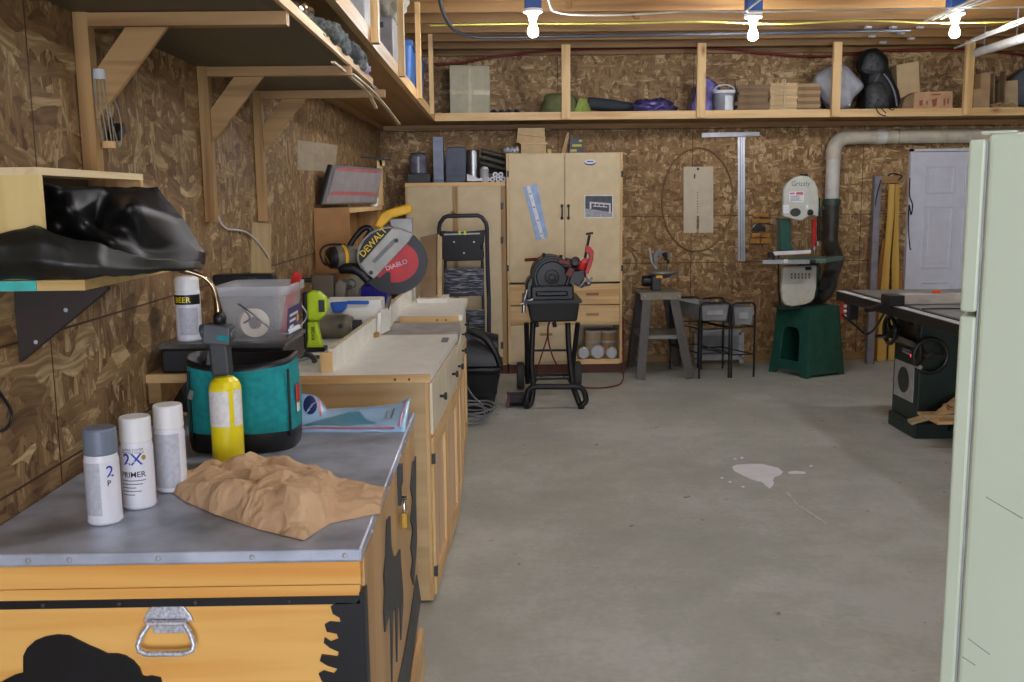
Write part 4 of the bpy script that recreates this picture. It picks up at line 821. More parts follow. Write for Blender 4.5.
# lower guard: dark ring with the cut-out window
g = []; n = 36
a0, a1 = math.radians(-150), math.radians(62)
outer = [bc_ + V((math.cos(a0 + (a1 - a0) * i / n) * R * 1.02, -.006, math.sin(a0 + (a1 - a0) * i / n) * R * 1.02)) for i in range(n + 1)]
inner = [bc_ + V((math.cos(a0 + (a1 - a0) * i / n) * R * .78, -.006, math.sin(a0 + (a1 - a0) * i / n) * R * .66)) for i in range(n + 1)]
gm = MB()
for i in range(n): gm.prism([outer[i], outer[i + 1], inner[i + 1], inner[i]], (0, -.004, 0))
gm.prism([S(640, 375, sy - .01), S(660, 385, sy - .01), S(665, 470, sy - .01), S(620, 480, sy - .01), S(560, 470, sy - .01), S(560, 440, sy - .01)], (0, -.003, 0))
for i in range(n): gm.prism([outer[i], outer[i + 1], outer[i + 1] + V((0, .03, 0)), outer[i] + V((0, .03, 0))], (outer[i] - bc_) * .02)
gm.build('lower_guard', plain('guard_dark_grey', (22, 21, 22), .4), ms)
dt = S(700, 330, sy - .012); MB().text('DIABLO', S(632, 372, sy - .0105), V((1, 0, .35)), V((-.35, 0, 1)), .034, bold=True).build('blade_print', plain('print_pale', (226, 190, 196), .5), ms)
# upper guard
ug = [(540, 430), (490, 400), (440, 350), (415, 300), (410, 250), (425, 190), (460, 135), (510, 90), (570, 60), (640, 45), (700, 52), (760, 70), (830, 105), (790, 160)]
gt = MB().prism([S(a, b, sy - .02) for a, b in ug], (0, .07, 0)).build('upper_guard', plain('guard_grey', (150, 150, 146), .4, .2), ms, bevel=.006)
bk_ = [(436, 318), (430, 270), (438, 215), (470, 150), (520, 102), (580, 72), (640, 60), (672, 62), (655, 85), (480, 290)]
MB().prism([S(a, b, sy - .0275) for a, b in bk_], (0, .004, 0)).build('black_plate', BLACK, gt)
bd = [(845, 95), (870, 130), (820, 130), (545, 430), (520, 425), (475, 385), (455, 335), (695, 70)]
MB().prism([S(a, b, sy - .034) for a, b in [(830, 102), (795, 158), (540, 432), (495, 400), (440, 322), (672, 58)]], (0, .014, 0)).build('grey_band', plain('band_grey', (168, 168, 162), .45, .2), gt, bevel=.004)
MB().prism([S(a, b, sy - .036) for a, b in [(690, 130), (700, 165), (550, 315), (525, 300)]], (0, .002, 0)).build('label', plain('label_grey', (120, 120, 118), .5), gt)
for a, b in ((705, 150), (520, 385)): MB().lathe(S(a, b, sy - .034), [(0, 0), (.011, 0), (.009, .005), (0, .006)], (0, -1, 0), 14).build('screw', DARK, gt)
rt = (S(625, 80) - S(455, 270)).normalized(); upv = V((-rt.z, 0, rt.x))
MB().text('DEWALT', S(462, 276, sy - .0285), rt, upv, .047, bold=True).build('lettering', plain('print_yellow', (244, 208, 30), .5), gt)
# handle, carry arm, motor, pivot
hh = [(374, 226), (381, 213), (388, 209.5), (409, 203.5), (412, 206), (412, 212), (407, 214), (392, 218), (386, 224), (381, 229)]
MB().prism([at(a, b, Y=sy - .005) for a, b in hh], (0, .045, 0)).build('handle', TOOLY, ms, bevel=.01, seg=3)
MB().prism([at(a, b, Y=sy + .01) for a, b in [(389, 219), (412, 218), (413, 232), (400, 236), (392, 230)]], (0, .04, 0)).build('top_housing', plain('guard_grey', (150, 150, 146), .4), ms, bevel=.004)
MB().tube(smoothline([S(355, 330, sy + .06), S(350, 230, sy + .06), S(400, 130, sy + .06), S(470, 60, sy + .06), S(520, 75, sy + .06), S(470, 150, sy + .06)], 5), .016, 10).build('carry_arm', BLACK, ms)
mc = S(262, 275, sy + .02); axm = V((-.8, -.55, .0)).normalized()
mt = MB().lathe(mc - axm * .10, [(0, 0), (.062, 0), (.064, .09), (.06, .11), (0, .11)], axm, 28).build('motor', DIRTY, ms)
MB().lathe(mc - axm * .045, [(.0645, 0), (.067, .004), (.067, .014), (.0645, .018)], axm, 28).build('yellow_ring', TOOLY, mt)
MB().lathe(mc + axm * .01, [(.06, 0), (.057, .02), (.045, .035), (.02, .042), (0, .043)], axm, 28).build('end_cap', BLACK, mt)
rm = V((-axm.y, axm.x, 0)) * -1; MB().text('DEWALT', mc + axm * .0545 - rm * .035 - V((0, 0, .03)), (rm + V((0, 0, .75))), V((0, 0, 1)) - rm * .75, .018, bold=True).build('lettering', plain('print_yellow', (244, 208, 30), .5), mt)
MB().tube(smoothline([S(330, 182, sy + .05), S(240, 178, sy), S(175, 195, sy - .02), S(148, 240, sy - .03), S(165, 300, sy - .04), S(190, 330, sy - .02)], 5), .006, 8).build('cord', BLACK, ms)
pv = MB().tube([S(285, 370, sy), S(330, 350, sy), S(400, 355, sy), S(460, 400, sy), S(505, 450, sy)], [.022, .03, .03, .028, .03], 12)
pv.prism([S(430, 340, sy), S(470, 380, sy), S(530, 430, sy), S(500, 480, sy), S(410, 410, sy)], (0, .05, 0)).build('pivot_arm', BLACK, ms, bevel=.004)
MB().prism([S(330, 430, sy - .02), S(400, 395, sy - .02), S(480, 460, sy - .02), S(430, 510, sy - .02), S(420, 620, sy - .02), S(330, 620, sy - .02), S(350, 500, sy - .02)], (0, .09, 0)).lathe(S(375, 465, sy - .02), [(0, 0), (.028, 0), (.024, .014), (.012, .02), (0, .02)], (0, -1, 0), 18).build('pivot_bracket', DIRTY, ms, bevel=.004)
MB().box(-.98, -.72, sy, sy + .09, .872, .92).build('rear_mount', DIRTY, ms)

# ------------------------------------------------------------------ shelf unit on the left wall in the far corner
sy0 = 5.66; wx = at(350, 240, Y=sy0).x; zt = at(330, 208, Y=sy0).z
su = thing('corner_shelf', 'wooden shelf with tan end panel by the mitre saw', 'shelf', (XL, 6.4, CZ + .001))
MB().box(XL + .003, wx, sy0, sy0 + .019, CZ + .001, zt).build('end_panel', plain('tan_hardboard', (176, 128, 76), .6, var=.05), su)
MB().box(XL + .003, wx - .002, sy0 + .02, 7.3, zt - .03, zt - .002).build('shelf_board', PINE_Y, su); MB().box(XL + .003, XL + .02, sy0 + .02, 7.3, CZ + .1, zt - .031).build('back_board', OLD_Z, su); MB().box(XL + .021, wx - .01, 7.28, 7.3, CZ - .2, zt - .031).build('far_panel', OLD_Z, su); MB().box(XL + .021, wx - .004, 6.32, 7.279, 1.18, 1.2).build('lower_board', PINE_Y, su)
ca = [at(322, 205, Y=5.72), at(377, 207, Y=6.85), at(383, 169, Y=6.9), at(333, 165, Y=5.80)]
oc = thing('organiser_case', 'grey clear-lidded organiser case with red strips standing on corner shelf', 'case', (ca[0] + ca[1]) / 2)
nrm_ = (ca[1] - ca[0]).cross(ca[3] - ca[0]).normalized()
if nrm_.y > 0: nrm_ = -nrm_
for p in ca[:2]: p.z = max(p.z, zt + .012)
def CP(u, v, o=0): return ca[0].lerp(ca[1], u).lerp(ca[3].lerp(ca[2], u), v) + nrm_ * o
MB().prism([CP(0, 0), CP(1, 0), CP(1, 1), CP(0, 1)], -nrm_ * .028).build('shell', plain('case_grey', (118, 116, 122), .4), oc, bevel=.01)
MB().prism([CP(.05, .06, .003), CP(.95, .06, .003), CP(.95, .94, .003), CP(.05, .94, .003)], -nrm_ * .002).build('lid', plain('case_lid', (146, 142, 148), .25), oc)
for v0, v1 in ((.26, .34), (.88, .95)): MB().prism([CP(.08, v0, .005), CP(.92, v0, .005), CP(.92, v1, .005), CP(.08, v1, .005)], -nrm_ * .001).build('red_strip', plain('pinkish_red', (190, 96, 100), .4), oc)
for u in (.08, -.005): pass
MB().prism([CP(-.012, 0, -.008), CP(0, 0, -.002), CP(0, 1, -.002), CP(-.012, 1, -.008)], -nrm_ * .02).build('dark_spine', BLACK, oc)
ty = 7.15
tb = thing('tee_stand', 'wooden stick stand with flat black bar, behind organiser case', 'stand', at(380, 206, Y=ty))
z_ = zt + .001
MB().box(at(378, 200, Y=ty).x, at(383, 200, Y=ty).x, ty, ty + .03, z_, at(380, 160, Y=ty).z).prism([at(379, 160, Y=ty), at(385, 160, Y=ty), at(385, 166, Y=ty), at(380, 166, Y=ty)], (0, .02, 0)).build('stick', PINE_Z, tb)
p = at(361, 157, Y=ty), at(391, 160, Y=ty); MB().bar(p[0], p[1], .05, .012).build('bar', BLACKM, tb)
cu = at(377, 206, Y=7.05); solo(MB().lathe((cu.x - .02, 7.05, zt - .0015), [(0, 0), (.028, 0), (.034, .06), (.03, .06), (.025, .008), (0, .008)], n=20), 'cup', LABELW, 'small pale cup on corner shelf beside stick stand', 'cup')
# cardboard upright behind the saw, white board on the far worktop
ty = 6.12
solo(MB().prism([at(420, 293, Y=ty), at(436, 292, Y=ty), at(436, 229, Y=ty), at(420, 233, Y=ty)], (0, .05, 0)), 'cardboard_box', CARD_D, 'narrow cardboard box upright on far worktop behind the saw', 'box')
o = bpy.data.objects['cardboard_box']; o.location.z = CZ + .027
solo(MB().prism([at(437.5, 292, Y=ty), at(441.5, 291, Y=ty), at(441.5, 232, Y=ty), at(437.5, 229, Y=ty)], (0, .05, 0)), 'board_strip', CARD_L, 'pale upright board strip against the narrow cardboard box', 'board')
bpy.data.objects['board_strip'].location.z = CZ + .027
solo(MB().box(at(417, 297, Y=6.05).x, at(447, 297, Y=6.05).x, 6.04, 6.30, CZ + .0006, CZ + .026), 'white_offcut', MELAMINE, 'white melamine offcut lying flat under the narrow cardboard box', 'offcut')

# ------------------------------------------------------------------ black wheeled bin and cable coil
by_ = 6.98; bcx = -.30; zr = at(490, 365, Y=by_ - .12).z
tb = thing('trash_bin', 'black plastic bin with domed lid beyond the far cabinet', 'bin', (bcx, by_, 0))
def bring(w, d, z, r=.06): return rsq(bcx - w, bcx + w, by_ - d, by_ + d, z, r, 5)
xr = at(503, 365, Y=by_ - .1).x - bcx; xb_ = at(493, 410, Z=0).x - bcx
MB().grid([bring(xb_ - .01, .19, .004), bring(xb_, .2, .03), bring(xr - .022, .25, zr - .06), bring(xr - .018, .255, zr - .03), bring(xr, .27, zr - .025), bring(xr, .27, zr), bring(xr - .03, .24, zr), bring(xr - .045, .225, zr - .2)]).add(bring(xb_ - .01, .19, .004)[:-1], [list(range(24))]).build('body', BLACK, tb)
lid = MB(); rows = []
for i in range(13):
    a = PI * i / 12; rows.append([V((bcx + (xr - .03) * u, by_ + .20 - .02 * math.sin(a) + .0 - .40 * (1 - math.cos(a)) / 2, zr + .005 + math.sin(a) * .27 * (1 - .25 * max(0, u)))) for u in [k / 8 - 1 + k / 8 for k in range(9)]])
for e in (0, -1):
    pass
sid = []
lid.grid(rows)
for k in (0, 8): lid.add([r[k] for r in rows], [list(range(13))])
lid.build('lid', BLACK, tb)
MB().tube(smoothline([V((bcx + xr - .02, by_ - .2, zr + .01)), V((bcx + xr - .06, by_ - .21, zr + .12)), V((bcx + xr - .13, by_ - .2, zr + .21)), V((bcx + xr - .22, by_ - .18, zr + .25))], 5), .022, 10).build('lid_rim', BLACKM, tb)
ck = thing('cable_coil', 'coil of grey cable on floor by black bin', 'cable coil', (-.2, 6.55, 0))
m_ = MB()
for i in range(5):
    q = []; rr_ = .10 + .012 * i
    for k in range(28): a = 2 * PI * k / 28; q.append((-.21 + rr_ * math.cos(a) + .006 * i, 6.56 + (.05 + .008 * i) * math.sin(a), .012 + .02 * i + .03 * (1 + math.sin(a)) + .02 * noise.noise(V((a, i, 0)))))
    m_.tube(q, .0065, 8, closed=True)
m_.build('coil', CABLE, ck); MB().tube(smoothline([at(466, 385, Y=6.5), at(473, 396, Y=6.5), at(482, 405, Y=6.5), at(485, 416, Y=6.5), at(480, 422, Y=6.5)], 5), .006, 8).build('tail', CABLE, ck)

# ------------------------------------------------------------------ folded step ladder
ly = 7.98
def Ld(px, py, o=0): return at(px, py, Y=ly + (228 - py) * -.0008 + o)
sl = thing('step_ladder', 'folded dark step ladder with tool tray before short cabinet', 'ladder', (-.3, ly, 0))
frm = MB(); L0, L1 = at(441, 385, Y=ly - .1), at(489, 386, Y=ly - .1); L0.z = L1.z = .012
path = smoothline([Ld(441, 300), Ld(440, 260), Ld(439, 228)], 3) + [Ld(440, 223), Ld(444, 217.5), Ld(448, 216)] + [Ld(478, 215.5), Ld(482, 217.5), Ld(486, 223)] + smoothline([Ld(487, 228), Ld(487.5, 262), Ld(489, 300)], 3)
frm.tube([L0] + path + [L1], .017, 10).build('front_frame', plain('ladder_graphite', (52, 54, 64), .45, .3), sl)
MB().tube([at(447, 384, Y=ly + .12) * 1, Ld(446, 300, .12), Ld(445, 240, .05)], .012, 8).tube([at(484, 384, Y=ly + .12), Ld(483, 300, .12), Ld(482, 240, .05)], .012, 8).build('rear_frame', DARK, sl)
MB().prism([Ld(441, 231, -.02), Ld(442, 259, -.02), Ld(446, 261.5, -.02), Ld(480, 260.5, -.02), Ld(484, 258, -.02), Ld(484, 251, -.02), Ld(481, 249, -.02), Ld(481, 245, -.02), Ld(484, 243, -.02), Ld(485, 230, -.02), Ld(463, 232, -.02)], (0, .04, 0)).build('tool_tray', BLACK, sl, bevel=.006)
MB().bar(Ld(444, 234.5, -.025), Ld(480, 233.5, -.025), .006, .012).build('silver_trim', LGREY, sl)
for a, b in ((459.5, 233), (465, 233)): MB().obox(Ld(a, b, -.035), (.018, .012, .03)).build('latch', plain('latch_yellow_green', (214, 222, 40), .4), sl)
for a, b in ((454, 242), (474, 242), (464, 253)): MB().obox(Ld(a, b, -.023), (.014, .006, .012)).build('bright_hole', LABELW, sl)
MB().prism([Ld(444, 271, -.01), Ld(446, 268.5, -.01), Ld(480, 267.5, -.01), Ld(484, 270, -.01), Ld(484, 296, -.01), Ld(444, 297, -.01)], (0, .035, 0)).build('step', SCUFF, sl, bevel=.004)
MB().prism([Ld(445, 311, -.02), Ld(485, 310, -.02), Ld(485, 336, -.02), Ld(445, 337, -.02)], (0, .035, 0)).build('step', SCUFF, sl, bevel=.004)

# ------------------------------------------------------------------ short and tall storage cabinets on the back wall
KY = 8.42
def P(px, py, o=0): return at(px, py, Y=KY - o)
A, B = P(405, 183), P(506, 183)
x0, x1, zt1 = A.x, .062, A.z
sc1 = thing('storage_cabinet', 'shorter two-door cream cabinet left of the tall one', 'cabinet', ((x0 + x1) / 2, (KY + YB) / 2, 0))
MB().box(x0, x1, KY, YB - .045, .09, zt1).build('carcass', PINE_Z, sc1); MB().box(x0 + .01, x1, KY + .06, YB - .045, 0, .0895).build('toe_kick', plain('redwood_kick', (96, 52, 34), .6), sc1)
MB().box(x0, x1, KY - .019, KY - .0005, zt1 - .03, zt1).build('top_rail', PINE_X, sc1)
for a, b in ((409, 453), (459, 501)):
    xa, xb = P(a, 250).x, P(b, 250).x
    d_ = MB().box(xa, xb, KY - .02, KY - .0005, .1, zt1 - .035).build('door', MDF2, sc1)
    if b == 501:
        for py in (206, 240, 345): p = P(502, py); MB().box(p.x - .012, p.x + .012, KY - .026, KY - .0195, p.z - .03, p.z + .03).build('hinge', DARK, d_)
MB().box(P(454, 250).x, P(458, 250).x, KY - .016, KY - .0005, .1, zt1 - .035).build('centre_stile', OLD_Z, sc1); MB().box(P(501.5, 250).x, x1, KY - .016, KY - .0005, .1, zt1 - .035).build('side_stile', OLD_Z, sc1)
MB().bar(P(452, 211, .025), P(457, 215, .03), .018, .01).build('turn_button', OLD_X, sc1)
x0, x1 = .07, 1.066; zt = P(560, 153).z
tc = thing('tall_cabinet', 'tall cream workshop cabinet with two doors, drawers and open cubby', 'cabinet', ((x0 + x1) / 2, (KY + YB) / 2, 0))
zc0, zc1 = P(600, 360).z, P(600, 325).z; xm = P(577, 340).x
xs0, xs1 = xm + .0, x1
t_ = .019
MB().box(x0, x0 + t_, KY, YB - .045, .09, zt).box(x1 - t_, x1, KY, YB - .045, .09, zt).box(x0, x1, YB - .06, YB - .045, .09, zt).box(x0, x1, KY, YB - .045, zt - t_, zt).box(x0, x1, KY, YB - .045, .09, .125).box(x0, x1, KY, YB - .045, zc1, zc1 + t_).box(xm - t_, xm, KY, YB - .045, .125, zc1).build('carcass', MDF, tc)
MB().box(x0 + .005, x1 - .005, KY + .05, YB - .045, 0, .0895).build('toe_kick', plain('redwood_kick', (96, 52, 34), .6), tc)
def front_(a, z0, z1, nm, mat=MDF, th=.02):
    return MB().box(a[0], a[1], KY - th, KY - .0005, z0, z1).build(nm, mat, tc, bevel=.002)
md_ = P(564.5, 200).x; zd = P(560, 282).z; ep = .004
drl = front_((x0 + .022, md_ - .002), zd, zt - .012, 'door'); drr = front_((md_ + .002, x1 - .022), zd, zt - .012, 'door')
MB().box(x0, x0 + .02, KY - .019, KY - .0005, .1, zt).box(x1 - .02, x1, KY - .019, KY - .0005, .1, zt).build('side_stile', PINE_Z, tc)
for px, dd in ((562, drl), (568.5, drr)):
    h0, h1 = P(px, 206, .03), P(px, 218, .03)
    MB().tube(smoothline([h0 + V((0, .009, 0)), h0.lerp(h1, .2) - V((0, .02, 0)), h0.lerp(h1, .8) - V((0, .02, 0)), h1 + V((0, .009, 0))], 4), .006, 8).ball(h0 + V((0, .007, 0)), (.013, .005, .016), 10).ball(h1 + V((0, .007, 0)), (.013, .005, .016), 10).build('pull_handle', BLACKM, dd)
for px, dd in ((507.5, drl), (621.5, drr)):
    for py in (174, 268): p = P(px, py); MB().box(p.x - .006, p.x + .012, KY - .026, KY - .0195, p.z - .026, p.z + .026).build('hinge', DARK, dd)
zrows = [P(600, 283).z, P(600, 304.5).z, P(600, 323.5).z]
for (z1, z0) in zip(zrows, zrows[1:]):
    for a in ((x0 + .02, md_ - .002), (md_ + .002, x1 - .022)):
        d_ = front_(a, z0 + .004, z1 - .004, 'drawer', PINE_X); cxm = (a[0] + a[1]) / 2; cz_ = (z0 + z1) / 2
        MB().box(cxm - .055, cxm + .055, KY - .024, KY - .0205, cz_ - .012, cz_ + .012).build('finger_slot', OLD_X, d_)
d_ = front_((x0 + .02, xm - .0), .12, zrows[2] - .006, 'door', MDF)
cxm = P(546, 334).x; zz = P(546, 334).z; MB().box(cxm - .055, cxm + .055, KY - .024, KY - .0205, zz - .012, zz + .012).build('finger_slot', OLD_X, d_)
MB().box(xm, x1 - .02, KY - .019, KY - .0005, .09, .135).build('bottom_rail', PINE_X, tc)
# things inside the cubby: jars and cans
k_ = 0
for px, py, r_, h_, mt_, lb in ((593, 346, .075, .17, CARD_L, 'tan tub at left back of open cabinet cubby'), (608.5, 346, .075, .17, CARD, 'tan tub at right back of open cabinet cubby')):
    p = at(px, py, Y=8.66); tt = thing('tub', lb, 'tub', (p.x, 8.68, .1255), 0, 'tubs in the cabinet cubby')
    MB().lathe((p.x, 8.68, .1255), [(0, 0), (r_ * .92, 0), (r_, .13), (r_, h_ + .05), (0, h_ + .05)]).build('body', mt_, tt); MB().lathe((p.x, 8.68, .1255), [(r_ + .003, h_ + .04), (r_ + .003, h_ + .06), (0, h_ + .06)]).build('lid', LABELG, tt); MB().lathe((p.x, 8.68, .1255), [(r_ + .001, h_ - .05), (r_ + .002, h_ - .03)]).build('band', LGREY, tt)
for px, r_, lb in ((583, .05, 'small pale jar lying at cubby left'), (597, .06, 'round pale jar lying in cubby middle'), (611, .05, 'small pale jar lying at cubby right')):
    p = at(px, 355, Y=8.47); tt = thing('jar', lb, 'jar', (p.x, 8.47, .126), 0, 'jars in the cabinet cubby'); MB().lathe((p.x, 8.45, .126 + r_), [(0, 0), (r_ * .8, 0), (r_ * .8, .015), (r_, .02), (r_, .09), (0, .09)], (.2, 1, 0)).build('glass', plain('dull_glass', (186, 186, 176), .2), tt); MB().lathe((p.x, 8.449, .126 + r_), [(0, -.002), (r_ * .82, -.002), (r_ * .82, .01)], (.2, 1, 0)).build('lid', LABELG, tt)
# sticker, photo print and hanging level strip on the doors
yd = KY - .0206
st_ = thing('sticker', 'white and blue oval sticker on tall cabinet door', 'sticker', P(590, 162))
c_ = at(590, 162.5, Y=yd); MB().prism([c_ + V((.05 * math.cos(q), 0, .024 * math.sin(q))) for q in [2 * PI * k / 28 for k in range(28)]], (0, -.0012, 0)).build('rim', NAVY, st_)
MB().prism([c_ + V((.048 * math.cos(q), -.0015, .006 + .018 * math.sin(q))) for q in [2 * PI * k / 28 for k in range(28)]], (0, -.0008, 0)).build('face', LABELW, st_)
MB().prism([c_ + V((-.03, -.0024, .002)), c_ + V((.026, -.0024, .002)), c_ + V((.032, -.0024, .013)), c_ + V((-.024, -.0024, .013))], (0, -.0006, 0)).build('print', plain('label_blue', (44, 62, 170), .4), st_)
q = [at(a, b, Y=yd) for a, b in ((584.5, 195), (613, 195), (613, 218), (584.5, 218))]
pp = thing('photo_print', 'black-and-white photograph of a white bench on cabinet door', 'photograph', q[3])
MB().prism(q, (0, -.001, 0)).build('paper', LABELW, pp)
def U(u, v, o=.0014): return q[3].lerp(q[2], u).lerp(q[0].lerp(q[1], u), v) - V((0, o, 0))
def quad(l, o=.0014): return [U(a, b, o) for a, b in l]
MB().add(quad([(.03, .04), (.97, .04), (.97, .96), (.03, .96)]), [(0, 1, 2, 3)]).build('dark_ground', plain('photo_dark', (44, 46, 56), .4, var=.4, scale=40), pp)
MB().add(quad([(.03, .04), (.97, .04), (.97, .25), (.03, .42)], .0017), [(0, 1, 2, 3)]).build('grey_ground', plain('photo_grey', (150, 152, 160), .4, var=.2, scale=60), pp)
bm_ = MB()
for l in ([(.18, .64), (.92, .56), (.92, .64), (.18, .71)], [(.18, .4), (.24, .4), (.24, .66), (.18, .66)], [(.86, .22), (.92, .22), (.92, .6), (.86, .6)], [(.3, .5), (.8, .46), (.8, .5), (.3, .54)], [(.36, .53), (.39, .53), (.39, .66), (.36, .66)], [(.5, .52), (.53, .52), (.53, .65), (.5, .65)], [(.66, .5), (.69, .5), (.69, .63), (.66, .63)]): bm_.add(quad(l, .002), [(0, 1, 2, 3)])
bm_.build('white_bench', plain('photo_white', (210, 212, 216), .4), pp)
q = [at(a, b, Y=yd) for a, b in ((523.5, 187), (537, 184), (548, 237.5), (536.5, 240.5))]
lv = thing('hanging_strip', 'translucent blue strip with white bar hanging askew on left cabinet door', 'strip', q[3])
MB().prism(q, (0, -.006, 0)).build('film', plain('blue_strip', (108, 144, 190), .3, var=.12, scale=20), lv)
m0, m1 = q[0].lerp(q[1], .35), q[3].lerp(q[2], .55); dv = (q[1] - q[0]) * .13
MB().prism([m0 - dv - V((0, .0065, 0)), m0 + dv - V((0, .0065, 0)), m1 + dv - V((0, .0065, 0)), m1 - dv - V((0, .0065, 0))], (0, -.003, 0)).build('white_bar', LABELW, lv)
tx_ = MB()
for u_ in (.15, .4, .65, .9): tx_.obox(m0.lerp(m1, u_) - V((0, .0098, 0)), (.02, .0006, .01))
tx_.build('marks', GREY, lv)
# ------------------------------------------------------------------ things on top of the short cabinet
kz = zt1 + .0008; ky = 8.55
p = at(418, 165, Y=ky)
bb_ = thing('black_case', 'low black box at left end on top of short cabinet', 'box', (p.x, ky, kz)); xa, xb = at(408, 178, Y=ky).x, at(431, 178, Y=ky).x; zb = at(418, 174, Y=ky).z
MB().box(xa, xb, ky - .08, ky + .12, kz, zb).build('shell', BLACKM, bb_, bevel=.005)
jr = thing('jar', 'round smoky grey jar standing on the low black box', 'jar', (p.x, ky, zb)); rj = .077; hj = at(418, 153, Y=ky).z - zb
MB().lathe((p.x, ky + .01, zb + .001), [(0, 0), (rj - .006, 0), (rj, .01), (rj, hj - .03), (rj - .012, hj - .012)], n=32).build('body', plain('smoked_jar', (104, 104, 118), .15, var=.2, scale=16), jr); MB().lathe((p.x, ky + .01, zb + .001), [(rj - .010, hj - .014), (rj - .008, hj - .002), (rj - .012, hj), (0, hj + .002)]).build('lid', DARK, jr)
xa, xb = at(433.5, 160, Y=ky).x, at(443.5, 160, Y=ky).x
gb = thing('upright_box', 'tall slim pale slate box standing on short cabinet', 'box', ((xa + xb) / 2, ky, kz)); MB().box(xa, xb, ky - .04, ky + .14, kz, at(438, 137, Y=ky).z).build('shell', plain('pale_slate', (130, 142, 164), .5), gb, bevel=.003); MB().box(xa + .004, xb - .004, ky - .042, ky - .0405, kz + .004, kz + .03).build('dark_foot', SLATE, gb)
pts = [(445.5, 181), (445.5, 150), (448, 147), (463, 146.5), (466, 150), (466, 181)]
cs = thing('hard_case', 'dark blue-grey rounded hard case beside slim slate box', 'case', (at(456, 180, Y=ky).x, ky, kz)); q = [at(a, b, Y=ky - .03) for a, b in pts]; q[0].z = q[-1].z = kz
MB().prism(q, (0, .15, 0)).build('shell', plain('dark_slate', (72, 80, 98), .5), cs, bevel=.008); MB().bar(at(446, 176, Y=ky - .033), at(465.5, 176, Y=ky - .033), .005, .006).build('seam', DARK, cs)
p = at(473, 165, Y=ky); h_ = at(473, 150, Y=ky).z - kz
cn = thing('steel_can', 'shiny steel can beside the dark hard case on cabinet', 'can', (p.x, ky, kz)); MB().lathe((p.x, ky, kz), [(0, .002), (.052, 0), (.054, .004), (.052, .008), (.052, h_ - .008), (.054, h_ - .004), (.052, h_), (.049, h_ - .006), (0, h_ - .006)], n=32).build('body', STEEL, cn); MB().lathe((p.x, ky, kz), [(.0525, h_ * .5), (.0535, h_ * .52), (.0525, h_ * .54)], n=32).build('rib', STEEL, cn)
for i, (yy, cc) in enumerate(((155, (86, 82, 70)), (161, (98, 96, 84)), (167, (74, 74, 66)))):
    a, b = at(481.5, yy - 3.5, Y=ky + .1), at(505, yy + 2.5, Y=ky + .1)
    mm = MB()
    rows = [[a.lerp(b, u) + V((0, .14 * math.sin(q), .026 * math.cos(q) + .006 * noise.noise(V((u * 6, q, i))))) for u in [k / 12 for k in range(13)]] for q in [2 * PI * k / 14 for k in range(15)]]
    mm.grid(rows); mm.add([r_[0] for r_ in rows[:-1]], [list(range(14))]); mm.add([r_[-1] for r_ in rows[:-1]], [list(range(14))])
    solo(mm, 'folded_cloth', plain('cloth_%d' % i, cc, .9, var=.15, scale=30), ['topmost folded olive cloth of stack on short cabinet', 'middle folded grey cloth of stack on short cabinet', 'lowest folded dark cloth of stack on short cabinet'][i], 'cloth', 'folded cloths on the short cabinet')
solo(MB().box(at(483, 172, Y=ky).x, x0 - .012, ky + .0, ky + .2, kz, at(490, 172, Y=ky).z), 'black_pouch', BLACKM, 'black pouch under the folded cloths', 'pouch', bevel=.015)
p = at(484.5, 174, Y=ky - .06); cw = thing('cup', 'small white crumpled-top cup beside steel can', 'cup', (p.x, ky - .06, kz)); h_ = at(484, 169, Y=ky - .06).z - kz
MB().lathe((p.x, ky - .06, kz), [(0, 0), (.034, 0), (.04, h_), (.037, h_), (.03, .006), (0, .006)]).build('body', LGREY, cw); MB().lump((p.x, ky - .06, kz + h_), (.032, .032, .022), 3, .3, 3, n=16).build('paper_fill', WHITE, cw)
solo(MB().prism([at(467, 181, Y=ky - .11), at(467, 174, Y=ky - .1), at(474, 176, Y=ky - .08), at(484, 181, Y=ky - .07)], (0, -.004, 0)).prism([at(476, 181, Y=ky - .1), at(480, 178, Y=ky - .09), at(489, 177, Y=ky - .08), at(490, 181, Y=ky - .07)], (0, -.004, 0)), 'paper_scrap', LABELW, 'crumpled white paper scraps in front of steel can', 'paper')
for i, (px, py) in enumerate(((492.5, 178.2), (498.2, 178.2), (503.4, 178.2), (495.2, 173.2), (500.8, 173.2))):
    p = at(px, py, Y=ky - .1); p.z = kz + .0225 + (0 if i < 3 else .0395)
    tt = thing('paper_roll', ['leftmost white roll in bottom row', 'middle white roll in bottom row', 'right white roll in bottom row, against tall cabinet', 'left white roll of the top pair', 'right white roll of the top pair'][i] + ' on short cabinet', 'roll', p - V((0, 0, .0225)), 0, 'white rolls stacked on the short cabinet')
    MB().lathe(p, [(.012, 0), (.0222, 0), (.0222, .2), (0, .2)], (0, 1, 0), 20).build('roll', LABELW, tt); MB().lathe(p + V((0, .002, 0)), [(0, 0), (.0119, 0)], (0, 1, 0), 14).build('core', GREY, tt)
